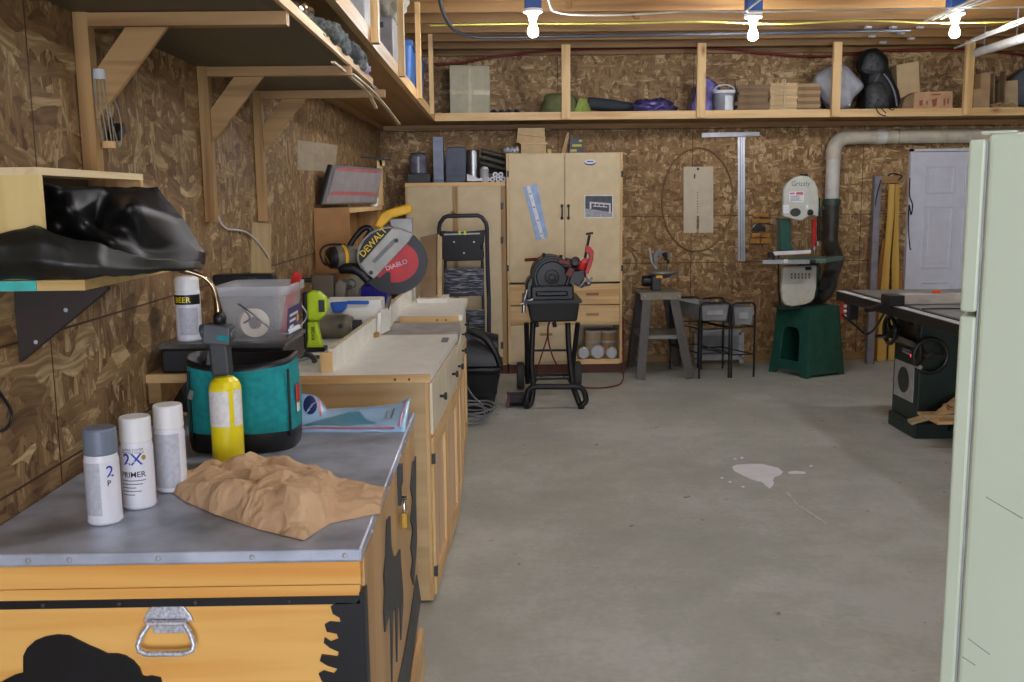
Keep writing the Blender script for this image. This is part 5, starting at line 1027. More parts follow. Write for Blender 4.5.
# ------------------------------------------------------------------ on top of the tall cabinet
kz = zt + .0008
xa, xb = at(521, 150, Y=8.55).x, at(546, 150, Y=8.55).x; zb = at(530, 143, Y=8.55).z
wb = thing('pine_box', 'pale pine box carrying an open carton on tall cabinet', 'box', ((xa + xb) / 2, 8.6, kz)); MB().box(xa, xb, 8.52, 8.75, kz, zb - .012).build('body', CARD_L, wb); MB().box(xa - .012, xb + .012, 8.51, 8.76, zb - .0118, zb).build('lid', PINE_X, wb)
cb = thing('open_carton', 'open cardboard carton on the pale pine box', 'carton', ((xa + xb) / 2, 8.6, zb))
q = [at(516.5, 141.5, Y=8.53), at(545.5, 141.5, Y=8.53), at(544.5, 128, Y=8.53), at(518, 128, Y=8.53)]; q[0].z = q[1].z = zb + .001
MB().prism(q, (0, .2, 0)).build('body', CARD_L, cb); MB().prism([q[2], q[2] + V((.05, .02, -.03)), q[2] + V((.05, .18, -.03)), q[2] + V((0, .2, 0))], (0, 0, .004)).build('flap', CARD, cb)
MB().bar(q[0].lerp(q[3], .55) + V((.01, -.002, 0)), q[1].lerp(q[2], .35) + V((-.01, -.002, 0)), .003, .004).build('fold_line', CARD_D, cb)
cp_ = at(511, 150, Y=8.5); mm = MB()
for i in range(6): mm.lump((cp_.x - .05 + .02 * i, 8.5, kz + .028 + .008 * (i % 2)), (.022, .03, .026), i * 3.1, .35, 3, floor=kz, n=14)
solo(mm, 'crumpled_foil', plain('foil', (176, 178, 182), .4, .3, var=.3, scale=60), 'crumpled silvery scrap at left end on tall cabinet', 'scrap')
p = at(549.5, 151, Y=8.5); solo(MB().lathe((p.x, 8.5, kz), [(0, 0), (.018, 0), (.02, .034), (.012, .036), (0, .036)], n=18), 'small_cup', plain('pale_yellow_cup', (214, 196, 130), .5), 'tiny pale yellow pot beside the pine box', 'pot')
q = [at(561, 152, Y=8.5), at(565.5, 152, Y=8.5), at(569.5, 133, Y=8.5), at(567, 132.5, Y=8.5)]; q[0].z = q[1].z = kz
bk2 = thing('leaning_book', 'pale book leaning against the black and yellow box', 'book', (q[0].x, 8.5, kz)); MB().prism(q, (0, .16, 0)).build('cover', CARD, bk2); MB().prism([q[1] + V((.0005, .003, .002)), q[1] + V((.004, .003, .004)), q[2] + V((.002, .003, -.006)), q[2] + V((.0005, .003, -.004))], (0, .154, 0)).build('back_cover', BLACKM, bk2)
q = [at(569, 152, Y=8.5), at(583, 152, Y=8.5), at(583, 137.5, Y=8.5), at(570, 137.5, Y=8.5)]; q[0].z = q[1].z = kz
yb_ = thing('hardware_box', 'black and yellow hardware box on tall cabinet', 'box', (q[0].x, 8.5, kz)); MB().prism(q, (0, .1, 0)).build('box', BLACKM, yb_)
ym = MB()
for (u0, u1, v0, v1) in ((.1, .55, .1, .25), (.2, .9, .42, .56), (.7, .95, .72, .86)): ym.add([q[0].lerp(q[1], u).lerp(q[3].lerp(q[2], u), v) - V((0, .0008, 0)) for u, v in ((u0, v0), (u1, v0), (u1, v1), (u0, v1))], [(0, 1, 2, 3)])
ym.build('yellow_print', plain('ochre_print', (190, 180, 60), .5), yb_)
# ------------------------------------------------------------------ stored on the high back shelf
DZ = SB + .0305; hy = 8.56
def H_(px, py, y=hy): return at(px, py, Y=y)
def floorz(q, z=DZ):
    m = min(p.z for p in q)
    for p in q:
        if p.z < m + .04: p.z = z
    return q
q = floorz([H_(450, 111), H_(490, 111), H_(489.5, 66), H_(449.5, 65)])
bg_ = thing('tall_carton', 'tall beige taped carton at left end of back shelf', 'carton', (q[0] + q[1]) / 2)
MB().prism(q, (0, .32, 0)).build('body', plain('beige_carton', (186, 178, 152), .7, var=.04), bg_, bevel=.004)
MB().bar(q[0].lerp(q[3], .5) - V((0, .001, 0)), q[1].lerp(q[2], .5) - V((0, .0025, 0)), .003, .04).bar(q[0].lerp(q[1], .5) - V((0, .001, 0)), q[3].lerp(q[2], .5) - V((0, .001, 0)), .003, .03, (1, 0, 0)).build('tape', plain('packing_tape', (196, 184, 150), .25), bg_)
tt = MB()
for u0_, v0_, u1_, v1_ in ((.2, .66, .2, .8), (.2, .8, .34, .82), (.34, .66, .36, .84), (.36, .84, .5, .8), (.5, .66, .52, .8), (.2, .4, .3, .56), (.3, .56, .4, .42), (.5, .4, .6, .55)): tt.bar(q[0].lerp(q[1], u0_).lerp(q[3].lerp(q[2], u0_), v0_) - V((0, .001, 0)), q[0].lerp(q[1], u1_).lerp(q[3].lerp(q[2], u1_), v1_) - V((0, .001, 0)), .002, .008, (0, 1, 0))
tt.build('marking', plain('faint_pencil', (164, 156, 132), .7), bg_)
for i, px in enumerate((493.5, 501, 508.5, 516)):
    p = H_(px, 107.5, 8.385); p.z = DZ + .034
    solo(MB().lathe(p, [(.026, 0), (.0325, 0), (.0325, .42), (.026, .42), (.026, 0)], (0, 1, 0), 18), 'black_pipe', BLACKM, ['black pipe end against the beige carton', 'second black pipe end from the beige carton', 'third black pipe end from the beige carton', 'rightmost of four black pipe ends'][i] + ', back shelf', 'pipe', 'black pipes on the back shelf')
gb_ = thing('stuff_bag', 'olive and lime sleeping-bag sack behind first post', 'bag', (H_(566, 108, 8.62).x, 8.62, DZ))
p = H_(560, 98, 8.66); MB().lump((p.x, 8.66, DZ + .095), (.16, .13, .125), 2.2, .15, 1.8, floor=DZ, sq=2.8).build('sack', LIMEBAG, gb_)
p = H_(580, 98, 8.62); MB().lathe((p.x - .03, 8.64, DZ + .095), [(.105, 0), (.1, .05), (.07, .09), (.03, .12), (.012, .14), (0, .15)], (1, -.1, -.4), 24).build('lime_end', LIMEB2, gb_)
q0, q1 = H_(588, 103, 8.66), H_(632, 107, 8.66)
rp_ = MB().lathe(q0, [(0, 0), (.052, 0), (.05, (q1 - q0).length * .5), (.035, (q1 - q0).length), (0, (q1 - q0).length)], q1 - q0, 24)
for v in rp_.v: v.z = max(v.z, DZ)
solo(rp_, 'rolled_mat', plain('dark_mat', (52, 60, 66), .8), 'dark rolled mat between lime sack and purple film bundle', 'mat')
p = H_(653, 102); solo(MB().lump((p.x, hy, DZ + .062), (.175, .12, .092), 5.5, .28, 3.4, floor=DZ, n=48, sq=2.6), 'film_bundle', PURPLE, 'shiny purple film-wrapped bundle lying flat on back shelf', 'bundle')
q = floorz([H_(690, 109), H_(699, 109), H_(703, 82), H_(701, 80)])
for i, (pts, mt_, lb) in enumerate(([([(688, 109), (698, 109), (698, 88), (696, 85)]), PURPLE, 'purple bag left of the second post'], [[(702, 109), (714, 109), (722, 90), (716, 82), (707, 76), (702, 78)], PURPLE, 'purple bag slumped right of the second post, behind bucket'])):
    q = floorz([H_(a, b, 8.62) for a, b in pts]); mm = MB().prism(q, (0, .16, 0)); o_ = solo(mm, 'purple_bag', mt_, lb, 'bag', 'purple bags on the back shelf', bevel=.02, seg=3)
p = H_(724, 100, 8.52); hb = H_(724, 91, 8.52).z - DZ; r_ = .092
bk3 = thing('pail', 'small grey pail with white lid and label on back shelf', 'pail', (p.x, 8.53, DZ))
MB().lathe((p.x, 8.53, DZ), [(0, 0), (r_ * .9, 0), (r_, hb - .02), (r_, hb), (0, hb)], n=30).build('body', plain('pail_grey', (132, 136, 146), .5), bk3); MB().lathe((p.x, 8.53, DZ), [(r_ + .002, hb - .022), (r_ + .006, hb - .02), (r_ + .006, hb + .002), (r_ - .006, hb + .002)], n=30).build('rim', LABELW, bk3)
MB().grid([[V((p.x + (r_ * .97) * math.sin(a), 8.53 - (r_ * .99) * math.cos(a), z)) for a in [-.1 + .1 * k for k in range(10)]] for z in (DZ + .045, DZ + hb - .045)]).build('label', LABELW, bk3)
MB().tube(arc((p.x, 8.53, DZ + hb), r_, .1, PI - .1, 16, (1, 0, 0), (0, -.3, .55)), .005, 8).build('handle', LABELW, bk3)
# flattened boxes, sheet by sheet, in three stacks
def stack(xa, xb, n, y0, y1, ztop, mt_, lab, grp, seed, skew=.012):
    rnd = random.Random(seed); h = (ztop - DZ) / n; xl, xr = at(xa, 100, Y=y0).x, at(xb, 100, Y=y0).x
    for i in range(n):
        o1, o2, o3 = rnd.uniform(-skew, skew), rnd.uniform(-skew, skew), rnd.uniform(-.008, .008)
        m_ = MB().prism([(xl + o1, y0 + o3, DZ + .0004 + h * i), (xr + o2, y0 + o3 * .5, DZ + .0004 + h * i), (xr + o2, y0 + o3 * .5, DZ + h * (i + .96)), (xl + o1, y0 + o3, DZ + h * (i + .96))], (0, y1 - y0, 0))
        solo(m_, 'flattened_box', mt_[i % len(mt_)], lab, 'cardboard', grp)
zt_ = H_(780, 82.5, 8.42).z
stack(737, 770, 9, 8.46, 8.85, zt_ - .012, [CARD_D, plain('card_brown2', (122, 100, 76), .8)], 'dark flattened cardboard box in the left stack beside grey pail', 'flattened boxes, left stack', 1, .02)
stack(770, 797, 10, 8.45, 8.85, zt_, [CARD_L, plain('card_tan', (206, 176, 132), .8)], 'pale flattened cardboard box in string-tied middle stack', 'flattened boxes, middle stack', 2, .006)
stack(797.3, 820, 9, 8.46, 8.85, zt_ - .005, [CARD, CARD_D], 'brown flattened cardboard box in the right stack beside sack', 'flattened boxes, right stack', 3, .006)
p0 = at(784, 100, Y=8.44); st = MB(); st.tube([(p0.x, 8.437, DZ + .001), (p0.x + .002, 8.437, zt_ + .003), (p0.x + .002, 8.6, zt_ + .003)], .004, 6).tube(smoothline([(p0.x, 8.437, zt_ + .003), (p0.x - .02, 8.45, zt_ + .02), (p0.x + .01, 8.46, zt_ + .03), (p0.x + .01, 8.44, zt_ + .004)], 4), .004, 6)
solo(st, 'tie_string', plain('string_cream', (222, 206, 170), .9), 'cream string tied round the middle cardboard stack', 'string')
p = H_(839, 87, 8.6); a_ = MB()
prof_ = [(832, 110), (846, 110), (852, 99), (862, 88), (858, 80), (848, 70), (840, 65), (826, 68), (814, 78), (816, 92), (822, 100)]
def puff(pts, y, depth, name, mt_, parent=None, amp=.01, n=9, seed=0):
    """pillow-like solid whose outline is pts, swelling to the given depth"""
    q = [at(a, b, Y=y) for a, b in pts]; q = smoothline(q + [q[0]], 4)[:-1]; c = sum(q, V((0, 0, 0))) / len(q); rows = []
    for s in (-1, 1):
        pass
    K = n
    for i in range(2 * K + 1):
        t = -1 + i / K; k = math.sqrt(max(0, 1 - abs(t) ** 2.6)); rows.append([c + (p_ - c) * max(k, .02) + V((0, t * depth / 2, 0)) + V((1, .5, 1)) * (amp * noise.noise((p_ + V((t, seed, 0))) * 9)) for p_ in q + [q[0]]])
    for r_ in rows:
        for v in r_:
            pass
    m_ = MB().grid(rows); return m_
mm = puff(prof_, 8.62, .34, '', None)
for v in mm.v: v.z = max(v.z, DZ)
solo(mm, 'woven_sack', SACK, 'plump pale grey sack behind the third post', 'sack'); 
o = bpy.data.objects['woven_sack']
pk_ = thing('backpack', 'black mesh backpack standing on back shelf, straps dangling', 'backpack', (H_(877, 108, 8.6).x, 8.62, DZ))
bagp = [(860, 110), (896, 110), (898, 96), (893, 84), (888, 72), (886, 60), (880, 52), (872, 49), (863, 52), (858, 60), (859, 70), (864, 76), (863, 90)]
mm = puff(bagp, 8.64, .26, '', None, amp=.012, seed=3)
for v in mm.v: v.z = max(v.z, DZ)
mm.build('body', plain('black_nylon', (32, 33, 35), .55, var=.3, scale=20), pk_)
for pts, d in (([(866, 108), (870, 112), (888, 108), (886, 90), (876, 82), (867, 88)], .16), ([(861, 70), (868, 74), (880, 73), (884, 64), (876, 53), (866, 55)], .12)):
    mm = puff(pts, 8.53, d, '', None, amp=.008, seed=6)
    for v in mm.v: v.z = max(v.z, DZ)
    mm.build('front_pocket', plain('black_mesh', (58, 60, 60), .6, var=.35, scale=40), pk_)
MB().tube(smoothline([H_(884, 74, 8.5), H_(890, 82, 8.47), H_(895, 94, 8.45), H_(897, 106, 8.45)], 4), .008, 8).build('strap', plain('strap_grey', (120, 122, 126), .6), pk_)
cz = MB()
for pts in ([(876, 106), (877, 110), (880, 114), (886, 116)], [(884, 105), (888, 108), (893, 110), (895, 107)], [(880, 106), (882, 109), (886, 113)]): cz.tube(smoothline([H_(a, b, 8.335) for a, b in pts], 4), .004, 6)
cz.build('dangling_cord', BLACK, pk_); MB().ball(H_(849, 105, 8.44), .012, 10).build('toggle', LABELW, pk_)
q = [H_(899, 95, 8.62), H_(922, 94, 8.62), H_(918.5, 61, 8.66), H_(896.5, 65, 8.66)]
for p in q[:2]: p.z = DZ + .012
solo(MB().prism(q, (0, .12, 0)), 'small_carton', CARD_L, 'pale upright carton leaning between backpack and printed box', 'carton')
q = floorz([H_(914, 106, 8.48), H_(953, 106, 8.48), H_(953, 91, 8.48), H_(915, 92, 8.48)])
fb = thing('printed_box', 'flat brown box with red printing, in front of leaning carton', 'box', (q[0] + q[1]) / 2); MB().prism(q, (0, .3, 0)).build('body', plain('box_pinkish_brown', (186, 148, 110), .75), fb, bevel=.004)
pr = MB()
for (u0, v0, w_, h_) in ((.12, .35, .1, .3), (.3, .4, .05, .2), (.45, .3, .14, .4), (.75, .35, .06, .35), (.85, .4, .05, .3), (.4, .82, .3, .08)):
    pr.add([q[0].lerp(q[1], u).lerp(q[3].lerp(q[2], u), v) - V((0, .0012, 0)) for u, v in ((u0 + w_ * .2, v0), (u0 + w_ * .9, v0 + h_ * .1), (u0 + w_, v0 + h_), (u0, v0 + h_ * .8))], [(0, 1, 2, 3)])
pr.build('printing', plain('red_brown_ink', (150, 80, 60), .6), fb)
MB().prism([p - V((.0, .0, 0)) for p in floorz([H_(900, 106, 8.5), H_(913, 106, 8.5), H_(914, 93, 8.5), H_(905, 98, 8.5)])], (0, .2, 0)).build('open_flap', CARD_D, fb)
for i, (pts, mt_, lb, y_) in enumerate((([(973, 104), (990, 102), (990, 88), (973, 89)], CARD, 'brown carton front right of the last post', 8.46), ([(981, 90), (994, 89), (993, 71), (981, 73)], CARD, 'upper brown carton set behind, right of last post', 8.66), ([(1003, 100), (1019, 100), (1018, 80), (1003, 81)], CARD_L, 'pale carton behind the paper heap, far right', 8.7))):
    q = [H_(a, b, y_) for a, b in pts]
    for p in q[:2]: p.z = DZ
    solo(MB().prism(q, (0, .2 if y_ < 8.6 else .22, 0)), 'small_carton', mt_, lb, 'carton', bevel=.003)
q = [H_(994, 92, 8.6), H_(1005, 90, 8.6), H_(1005, 71, 8.6), H_(994, 73, 8.6)]
for p in q[:2]: p.z = DZ
oc_ = MB(); oc_.prism([q[0], q[0] + V((.012, 0, 0)), q[3] + V((.012, 0, 0)), q[3]], (0, .08, 0)); oc_.prism([q[1], q[1] + V((.01, 0, 0)), q[2] + V((.01, 0, 0)), q[2]], (0, .08, 0)); oc_.prism([q[0], q[1], q[1] + V((0, 0, .012)), q[0] + V((0, 0, .012))], (0, .08, 0))
solo(oc_, 'open_box', CARD_D, 'open-ended dark cardboard box right of last post', 'box')
mm = MB(); rnd = random.Random(4)
p = H_(1006, 100, 8.44)
for i in range(26):
    a = rnd.uniform(0, PI); c = V((p.x + rnd.uniform(-.11, .11), 8.44 + rnd.uniform(-.03, .05), DZ + .01 + .01 * (i % 9))); w_ = .09 * (1 - (i % 9) / 12)
    mm.obox(c, (w_ * 1.3, .05, .004), (rnd.uniform(-.3, .3), rnd.uniform(-.35, .35), a * .1))
solo(mm, 'paper_heap', plain('crumpled_tan_paper', (198, 172, 130), .8, var=.12), 'heap of torn tan packing paper at far right of shelf', 'paper', kind='stuff')
mm = puff([(1008, 104), (1040, 104), (1040, 66), (1024, 68), (1014, 76), (1009, 84)], 8.8, .12, '', None, seed=8)
for v in mm.v: v.z = max(v.z, DZ)
solo(mm, 'grey_bag', plain('dull_grey_bag', (92, 96, 104), .6), 'dark grey bag at right edge of the back shelf', 'bag')
# ------------------------------------------------------------------ stored on the high left shelf (seen past its fascia)
def LX(px, py, X): return at(px, py, X=X)
def upright(name, lab, cat, pxl, pxr, y, ztop_py, mt_, depth, bevel=.006, group=None):
    xa, xb = at(pxl, 60, Y=y).x, at(pxr, 60, Y=y).x; zt_ = at((pxl + pxr) / 2, ztop_py, Y=y).z
    return xa, xb, min(zt_, 2.78)
xa, xb, zt_ = upright('', '', '', 404, 421, 6.9, 45, None, 0)
for nm, lab, (pl, pr), y_, zpy, mt_ in (('tote', 'tall blue plastic tote with open lid on high left shelf', (395, 417), 6.7, 40, BLUET), ('tote', 'shorter blue plastic tote nearest back corner on left shelf', (413, 428), 7.5, 56, plain('blue_tote_dark', (44, 92, 168), .45))):
    xa, xb = at(pl, 60, Y=y_).x, min(at(pr, 60, Y=y_).x, SX - .04); zt_ = at(405, zpy, Y=y_).z
    xa = max(xa - .12, XL + .1); t = thing(nm, lab, 'tote', ((xa + xb) / 2, y_, DZ))
    MB().grid([rsq(xa + .02, xb - .02, y_ + .02, y_ + .36, DZ + .001), rsq(xa, xb, y_, y_ + .38, zt_ - .03)]).build('body', mt_, t); MB().box(xa - .004, min(xb + .012, SX - .034), y_ - .012, y_ + .39, zt_ - .03, zt_).build('lid', mt_, t, bevel=.006)
    if y_ < 7: MB().box(xb - .1, xb - .05, y_ - .001, y_ - .0, DZ + .06, DZ + .13).build('label', LABELW, t)
    z2 = zt_
xa = at(396, 40, Y=6.72).x
solo(MB().add([at(398, 38, Y=6.75), at(403, 34, Y=6.75), at(416, 46, Y=6.75), at(416, 50, Y=6.75)], [(0, 1, 2, 3)]).prism([at(398, 38, Y=6.74), at(403, 34, Y=6.74), at(417, 47, Y=6.74), at(417, 50, Y=6.74), at(408, 47, Y=6.74)], (0, .2, 0)), 'clear_tray', SMOKE, 'clear lid propped on top of the tall blue tote', 'lid')
gx, gy = SX - .06, 5.2
q = [at(372, 70, Y=5.5), at(397, 70, Y=5.5), at(397, 16, Y=5.5), at(372, 16, Y=5.5)]
xa, xb, zt_ = q[0].x, min(q[1].x, SX - .04), q[2].z
gp = thing('plastic_crate', 'grey plastic crate with label slot on high left shelf', 'crate', ((xa + xb) / 2, 5.6, DZ)); MB().box(xa, xb, 5.5, 5.9, DZ + .001, zt_).build('body', plain('crate_grey', (150, 148, 148), .5), gp, bevel=.01); MB().box(xa + .02, xa + .07, 5.495, 5.4995, zt_ - .06, zt_ - .03).build('label_slot', DARK, gp); MB().box(xb - .05, xb - .02, 5.494, 5.4995, DZ + .06, DZ + .12).build('white_clip', LABELW, gp)
p = (xa + xb) / 2
mm = MB().lump((p + .0, 5.68, zt_ + .12), (.13, .17, .13), 1.5, .25, 2.5, floor=zt_ + .001, n=36); solo(mm, 'insulation_bag', FOAM, 'pale lumpy insulation bag on top of grey crate', 'bag')
mm = MB(); q = [at(350, 40, Y=4.7), at(368, 40, Y=4.7)]
xa, xb = q[0].x, min(q[1].x, SX - .04); gl = thing('storage_box', 'pale grey translucent box nearest the camera on high shelf', 'box', ((xa + xb) / 2, 4.9, DZ)); MB().box(xa - .1, xb, 4.6, 5.1, DZ + .001, 2.7).build('body', plain('pale_translucent', (190, 192, 188), .4), gl, bevel=.01); MB().box(xa - .11, xb + .003, 4.59, 5.11, 2.7005, 2.72).build('lid', LGREY, gl, bevel=.004)
q = [at(417, 18, Y=7.1), at(426, 18, Y=7.1)]
xa, xb = q[0].x, min(q[1].x, SX - .036); z0_, z1_ = at(420, 42, Y=7.1).z, min(at(420, 6, Y=7.1).z, 2.79)
# narrow clear container standing on the shorter tote
cc = thing('clear_container', 'narrow clear container standing on shorter blue tote', 'container', ((xa + xb) / 2, 7.55, z2)); MB().box(xa - .03, xb - .02, 7.52, 7.7, z2 + .0005, 2.72).build('body', POLY, cc, bevel=.008); MB().box(xa - .035, xb - .015, 7.515, 7.705, 2.7205, 2.74).build('lid', LGREY, cc)
# ------------------------------------------------------------------ on the lower bracket shelf: clothes, chrome thing, bent strips
lz = 2.0365
CLO = [plain('camo_%d' % k, c, .95, var=.45, scale=40) for k, c in enumerate(((66, 70, 66), (84, 90, 88), (52, 56, 58), (96, 100, 98)))]
for i, (y_, L_, h_, mt_, lb) in enumerate(((3.12, .13, .04, CLO[0], 'dark olive camouflage garment nearest on bracket shelf edge'), (3.36, .15, .058, CLO[1], 'grey-green camouflage garment second along bracket shelf edge'), (3.60, .14, .05, CLO[2], 'dark camouflage garment third along bracket shelf edge'), (3.80, .11, .06, CLO[3], 'pale grey camouflage garment at far end of bracket shelf heap'), (3.93, .05, .035, LILAC, 'lilac cloth tucked at end of camouflage heap'))):
    mm = MB()
    for k in range(3): mm.lump((-.56 + .008 * k, y_ + (k - 1) * L_ * .5, lz + h_ * (.55 + .25 * (k % 2))), (.045, L_ * .6, h_ * .8), i * 4.4 + k * 2.3, .4, 3.4, floor=lz, n=28)
    solo(mm, 'garment', mt_, lb, 'clothing', 'clothes on the bracket shelf')
c_ = at(305, 16, X=-.53)
cf = thing('chrome_fitting', 'small chrome fitting perched on bracket shelf edge', 'fitting', (-.53, c_.y, 2.0465)); yo = c_.y - 2.73
MB().ball((-.535, 2.73 + yo, 2.067), (.02, .022, .02), 14).cyl((-.535, 2.71 + yo, 2.06), (-.535, 2.64 + yo, 2.06), .01, 12).lathe((-.535, 2.74 + yo, 2.067), [(0, 0), (.013, 0), (.016, .03), (0, .035)], (.4, 1, 0), 14).build('body', CHROME, cf)
for pts, lb in (([(352, 74, 3.6, 2.052), (371, 90, 4.1, 2.0), (386, 107, 4.55, 1.95), (399, 124, 5.2, 1.9)], 'long curved pale strip drooping off bracket shelf'), ([(333, 62, 3.3, 0), (352, 78, 3.75, 0), (367, 92, 4.1, 0), (376, 108, 4.35, 0)], 'shorter curved pale strip drooping beneath the long one')):
    q = [at(a, b, Y=y_) for a, b, y_, _ in pts]; q = smoothline(q, 6); mm = MB()
    for a, b in zip(q, q[1:]): mm.bar(a, b + (b - a) * .08, .014, .006)
    solo(mm, 'wood_strip', plain('pale_strip', (202, 186, 150), .5), lb, 'strip')
# ------------------------------------------------------------------ wires and pipes under the joists
def run(pts, r, name, mt_, lab, cat, n=8, k=5, **kw): return solo(MB().tube(smoothline(pts, k), r, n), name, mt_, lab, cat, **kw)
zc = ZC - .018
cy_ = 6.95
run([at(438, -14, Y=6.2), at(441, 6, Y=6.3), at(447, 20, Y=6.45), at(456, 31, Y=6.7), at(470, 36, Y=6.92), at(490, 37.5, Y=cy_), at(560, 36.5, Y=cy_), at(640, 35, Y=cy_), at(720, 34, Y=cy_), at(800, 32.5, Y=cy_), at(910, 30.5, Y=cy_)], .012, 'grey_conduit', CONDUIT, 'dark grey flexible conduit running across under the joists', 'conduit')
run([at(430, 25.5, Y=6.55), at(500, 24, Y=6.55), at(620, 23.5, Y=6.55), at(700, 21.5, Y=6.55), at(780, 24, Y=6.55), at(860, 20.5, Y=6.55), at(940, 23, Y=6.55), at(1040, 21, Y=6.55)], .006, 'yellow_wire', WIREY, 'yellow electrical cable stapled along the joists', 'wire')
run([at(546, -8, Y=6.3), at(551, 8, Y=6.3), at(556, 12, Y=6.3), at(575, 15, Y=6.3), at(620, 15, Y=6.3), at(660, 13, Y=6.3), at(696, 11, Y=6.3), at(750, 11.5, Y=6.3), at(840, 10, Y=6.3), at(960, 8, Y=6.3), at(1040, 7, Y=6.3)], .006, 'white_wire', WIREW, 'white electrical cable sagging along under the joists', 'wire')
run([at(746, 11, Y=6.12), at(756, 3, Y=5.9), at(772, -10, Y=5.6)], .006, 'white_wire', WIREW, 'white cable leaving the middle bulb box toward camera', 'wire')
for i, (o1, lb) in enumerate(((0, 'leftmost of three white cables slanting past the right bulb'), (6, 'middle of three white cables slanting past the right bulb'), (12, 'rightmost of three white cables slanting past the right bulb'))):
    run([at(924 + o1 * 1.4, 21 - o1 * .2, Y=6.6), at(950 + o1, 10 - o1 * .1, Y=6.2), at(990 + o1, -8 + o1 * .4, Y=5.7)], .007, 'white_wire', WIREW, lb, 'wire')
run([at(430, 64, Y=8.88), at(460, 63, Y=8.88), at(500, 56, Y=8.88), at(560, 50.5, Y=8.88), at(640, 48, Y=8.88), at(720, 48.5, Y=8.88), at(760, 53, Y=8.88), at(820, 56.5, Y=8.88), at(880, 51, Y=8.88), at(960, 49, Y=8.88), at(1010, 53, Y=8.88), at(1050, 60, Y=8.88)], .011, 'red_hose', REDH, 'dull red hose strung along the top of back wall', 'hose')
for i, (a, b, lb, r_) in enumerate((((972, 40, 7.6), (1050, 8, 5.6), 'upper white conduit rising to the right edge', .011), ((955, 48, 7.9), (1050, 12, 5.8), 'lower white conduit rising to the right edge', .009))):
    A_, B_ = at(a[0], a[1], Y=a[2]), at(b[0], b[1], Y=b[2]); mm = MB().tube([A_, B_], r_, 10)
    for u in (.25, .6): mm.tube([A_.lerp(B_, u - .01), A_.lerp(B_, u + .01)], r_ * 1.4, 10)
    solo(mm, 'white_conduit', PVC, lb, 'conduit')
A_, B_ = at(977, 52.5, Y=7.8), at(1050, 30, Y=6.2)
wp = thing('hanging_pipe', 'thicker grey-white pipe with open end hanging at right', 'pipe', A_); MB().lathe(A_, [(.024, 0), (.032, 0), (.032, (B_ - A_).length), (.024, (B_ - A_).length), (.024, 0)], B_ - A_, 20).build('pipe', PVC, wp)
for u in (.12, .6): c_ = A_.lerp(B_, u); MB().tube([c_ + V((0, 0, .034)), c_ + V((0, 0, .10)), (c_.x, c_.y, ZC)], .005, 8).build('hanger', STEEL, wp)
for i, (px, py) in enumerate(((872, 37), (883, 43), (893, 28), (901, 34), (911, 39), (868, 28), (920, 28))):
    c_ = at(px, py, Z=ZC - .012); solo(MB().obox((c_.x, c_.y, ZC - .008), (.05, .03, .016), (0, 0, .3)), 'joist_hanger_clip', LGREY, 'small pale metal clip under the joists above backpack', 'clip', 'metal clips under the joists')
# ------------------------------------------------------------------ pipe-threading machine on its wheeled stand
ty = 7.35
def T_(px, py, y=ty): return at(px, py, Y=y)
def Z3(zx, zy, y): return at(500 + zx / 6.82, 320 + zy / 6.82, Y=y)
tm = thing('threading_machine', 'black pipe-threading machine with red cutter on wheeled tube stand', 'machine', (.4, 7.4, 0))
fy = 7.02
fl0, fr0 = at(527, 411, Z=.018), at(582, 410, Z=.018)
DKM = plain('tube_black', (26, 26, 27), .45, .2)
MB().tube(smoothline([T_(533, 322, 7.2), Z3(215, 300, 7.12), Z3(226, 440, 7.06), Z3(212, 560, fy), V((at(527, 411, Z=.018).x, fy, .018)), Z3(180, 560, fy - .03), Z3(190, 490, fy - .03), Z3(225, 458, fy - .03), Z3(300, 455, fy - .03)], 5) + smoothline([Z3(430, 455, fy - .03), Z3(530, 455, fy - .03), Z3(568, 480, fy - .03), Z3(586, 550, fy - .03), V((fr0.x + .0, fy - .03, .02)), Z3(560, 608, fy), Z3(530, 540, 7.03), Z3(495, 430, 7.08), Z3(470, 200, 7.15), Z3(462, 20, 7.2)], 5), .021, 10).build('front_leg_loop', DKM, tm)
ry_ = 7.78
for nm, pts in (('rear_leg', [(180, 20), (185, 200), (188, 430)]), ('rear_leg', [(530, 20), (510, 200), (482, 420)])):
    q = [Z3(a, b, ry_ - .15 + .15 * (b / 430)) for a, b in pts]; MB().tube(q, .020, 10).build(nm, DKM, tm)
MB().tube([Z3(228, 208, 7.45), Z3(490, 206, 7.45)], .009, 8).tube([Z3(200, 404, 7.7), Z3(480, 398, 7.7)], .009, 8).build('brace_rod', DKM, tm)
for px in (140, 526):
    c_ = Z3(px, 405, ry_); c_.z = .112; MB().lathe(c_ - V((.03, 0, 0)), [(0, .01), (.06, .01), (.065, 0), (.10, 0), (.111, .008), (.111, .052), (.10, .06), (.065, .06), (.06, .05), (0, .05)], (1, 0, 0), 30).build('wheel', plain('tyre_rubber', (66, 64, 62), .8), tm)
a = Z3(140, 405, ry_); b = Z3(526, 405, ry_); MB().cyl((a.x, ry_, .112), (b.x, ry_, .112), .012, 10).build('axle', DKM, tm)
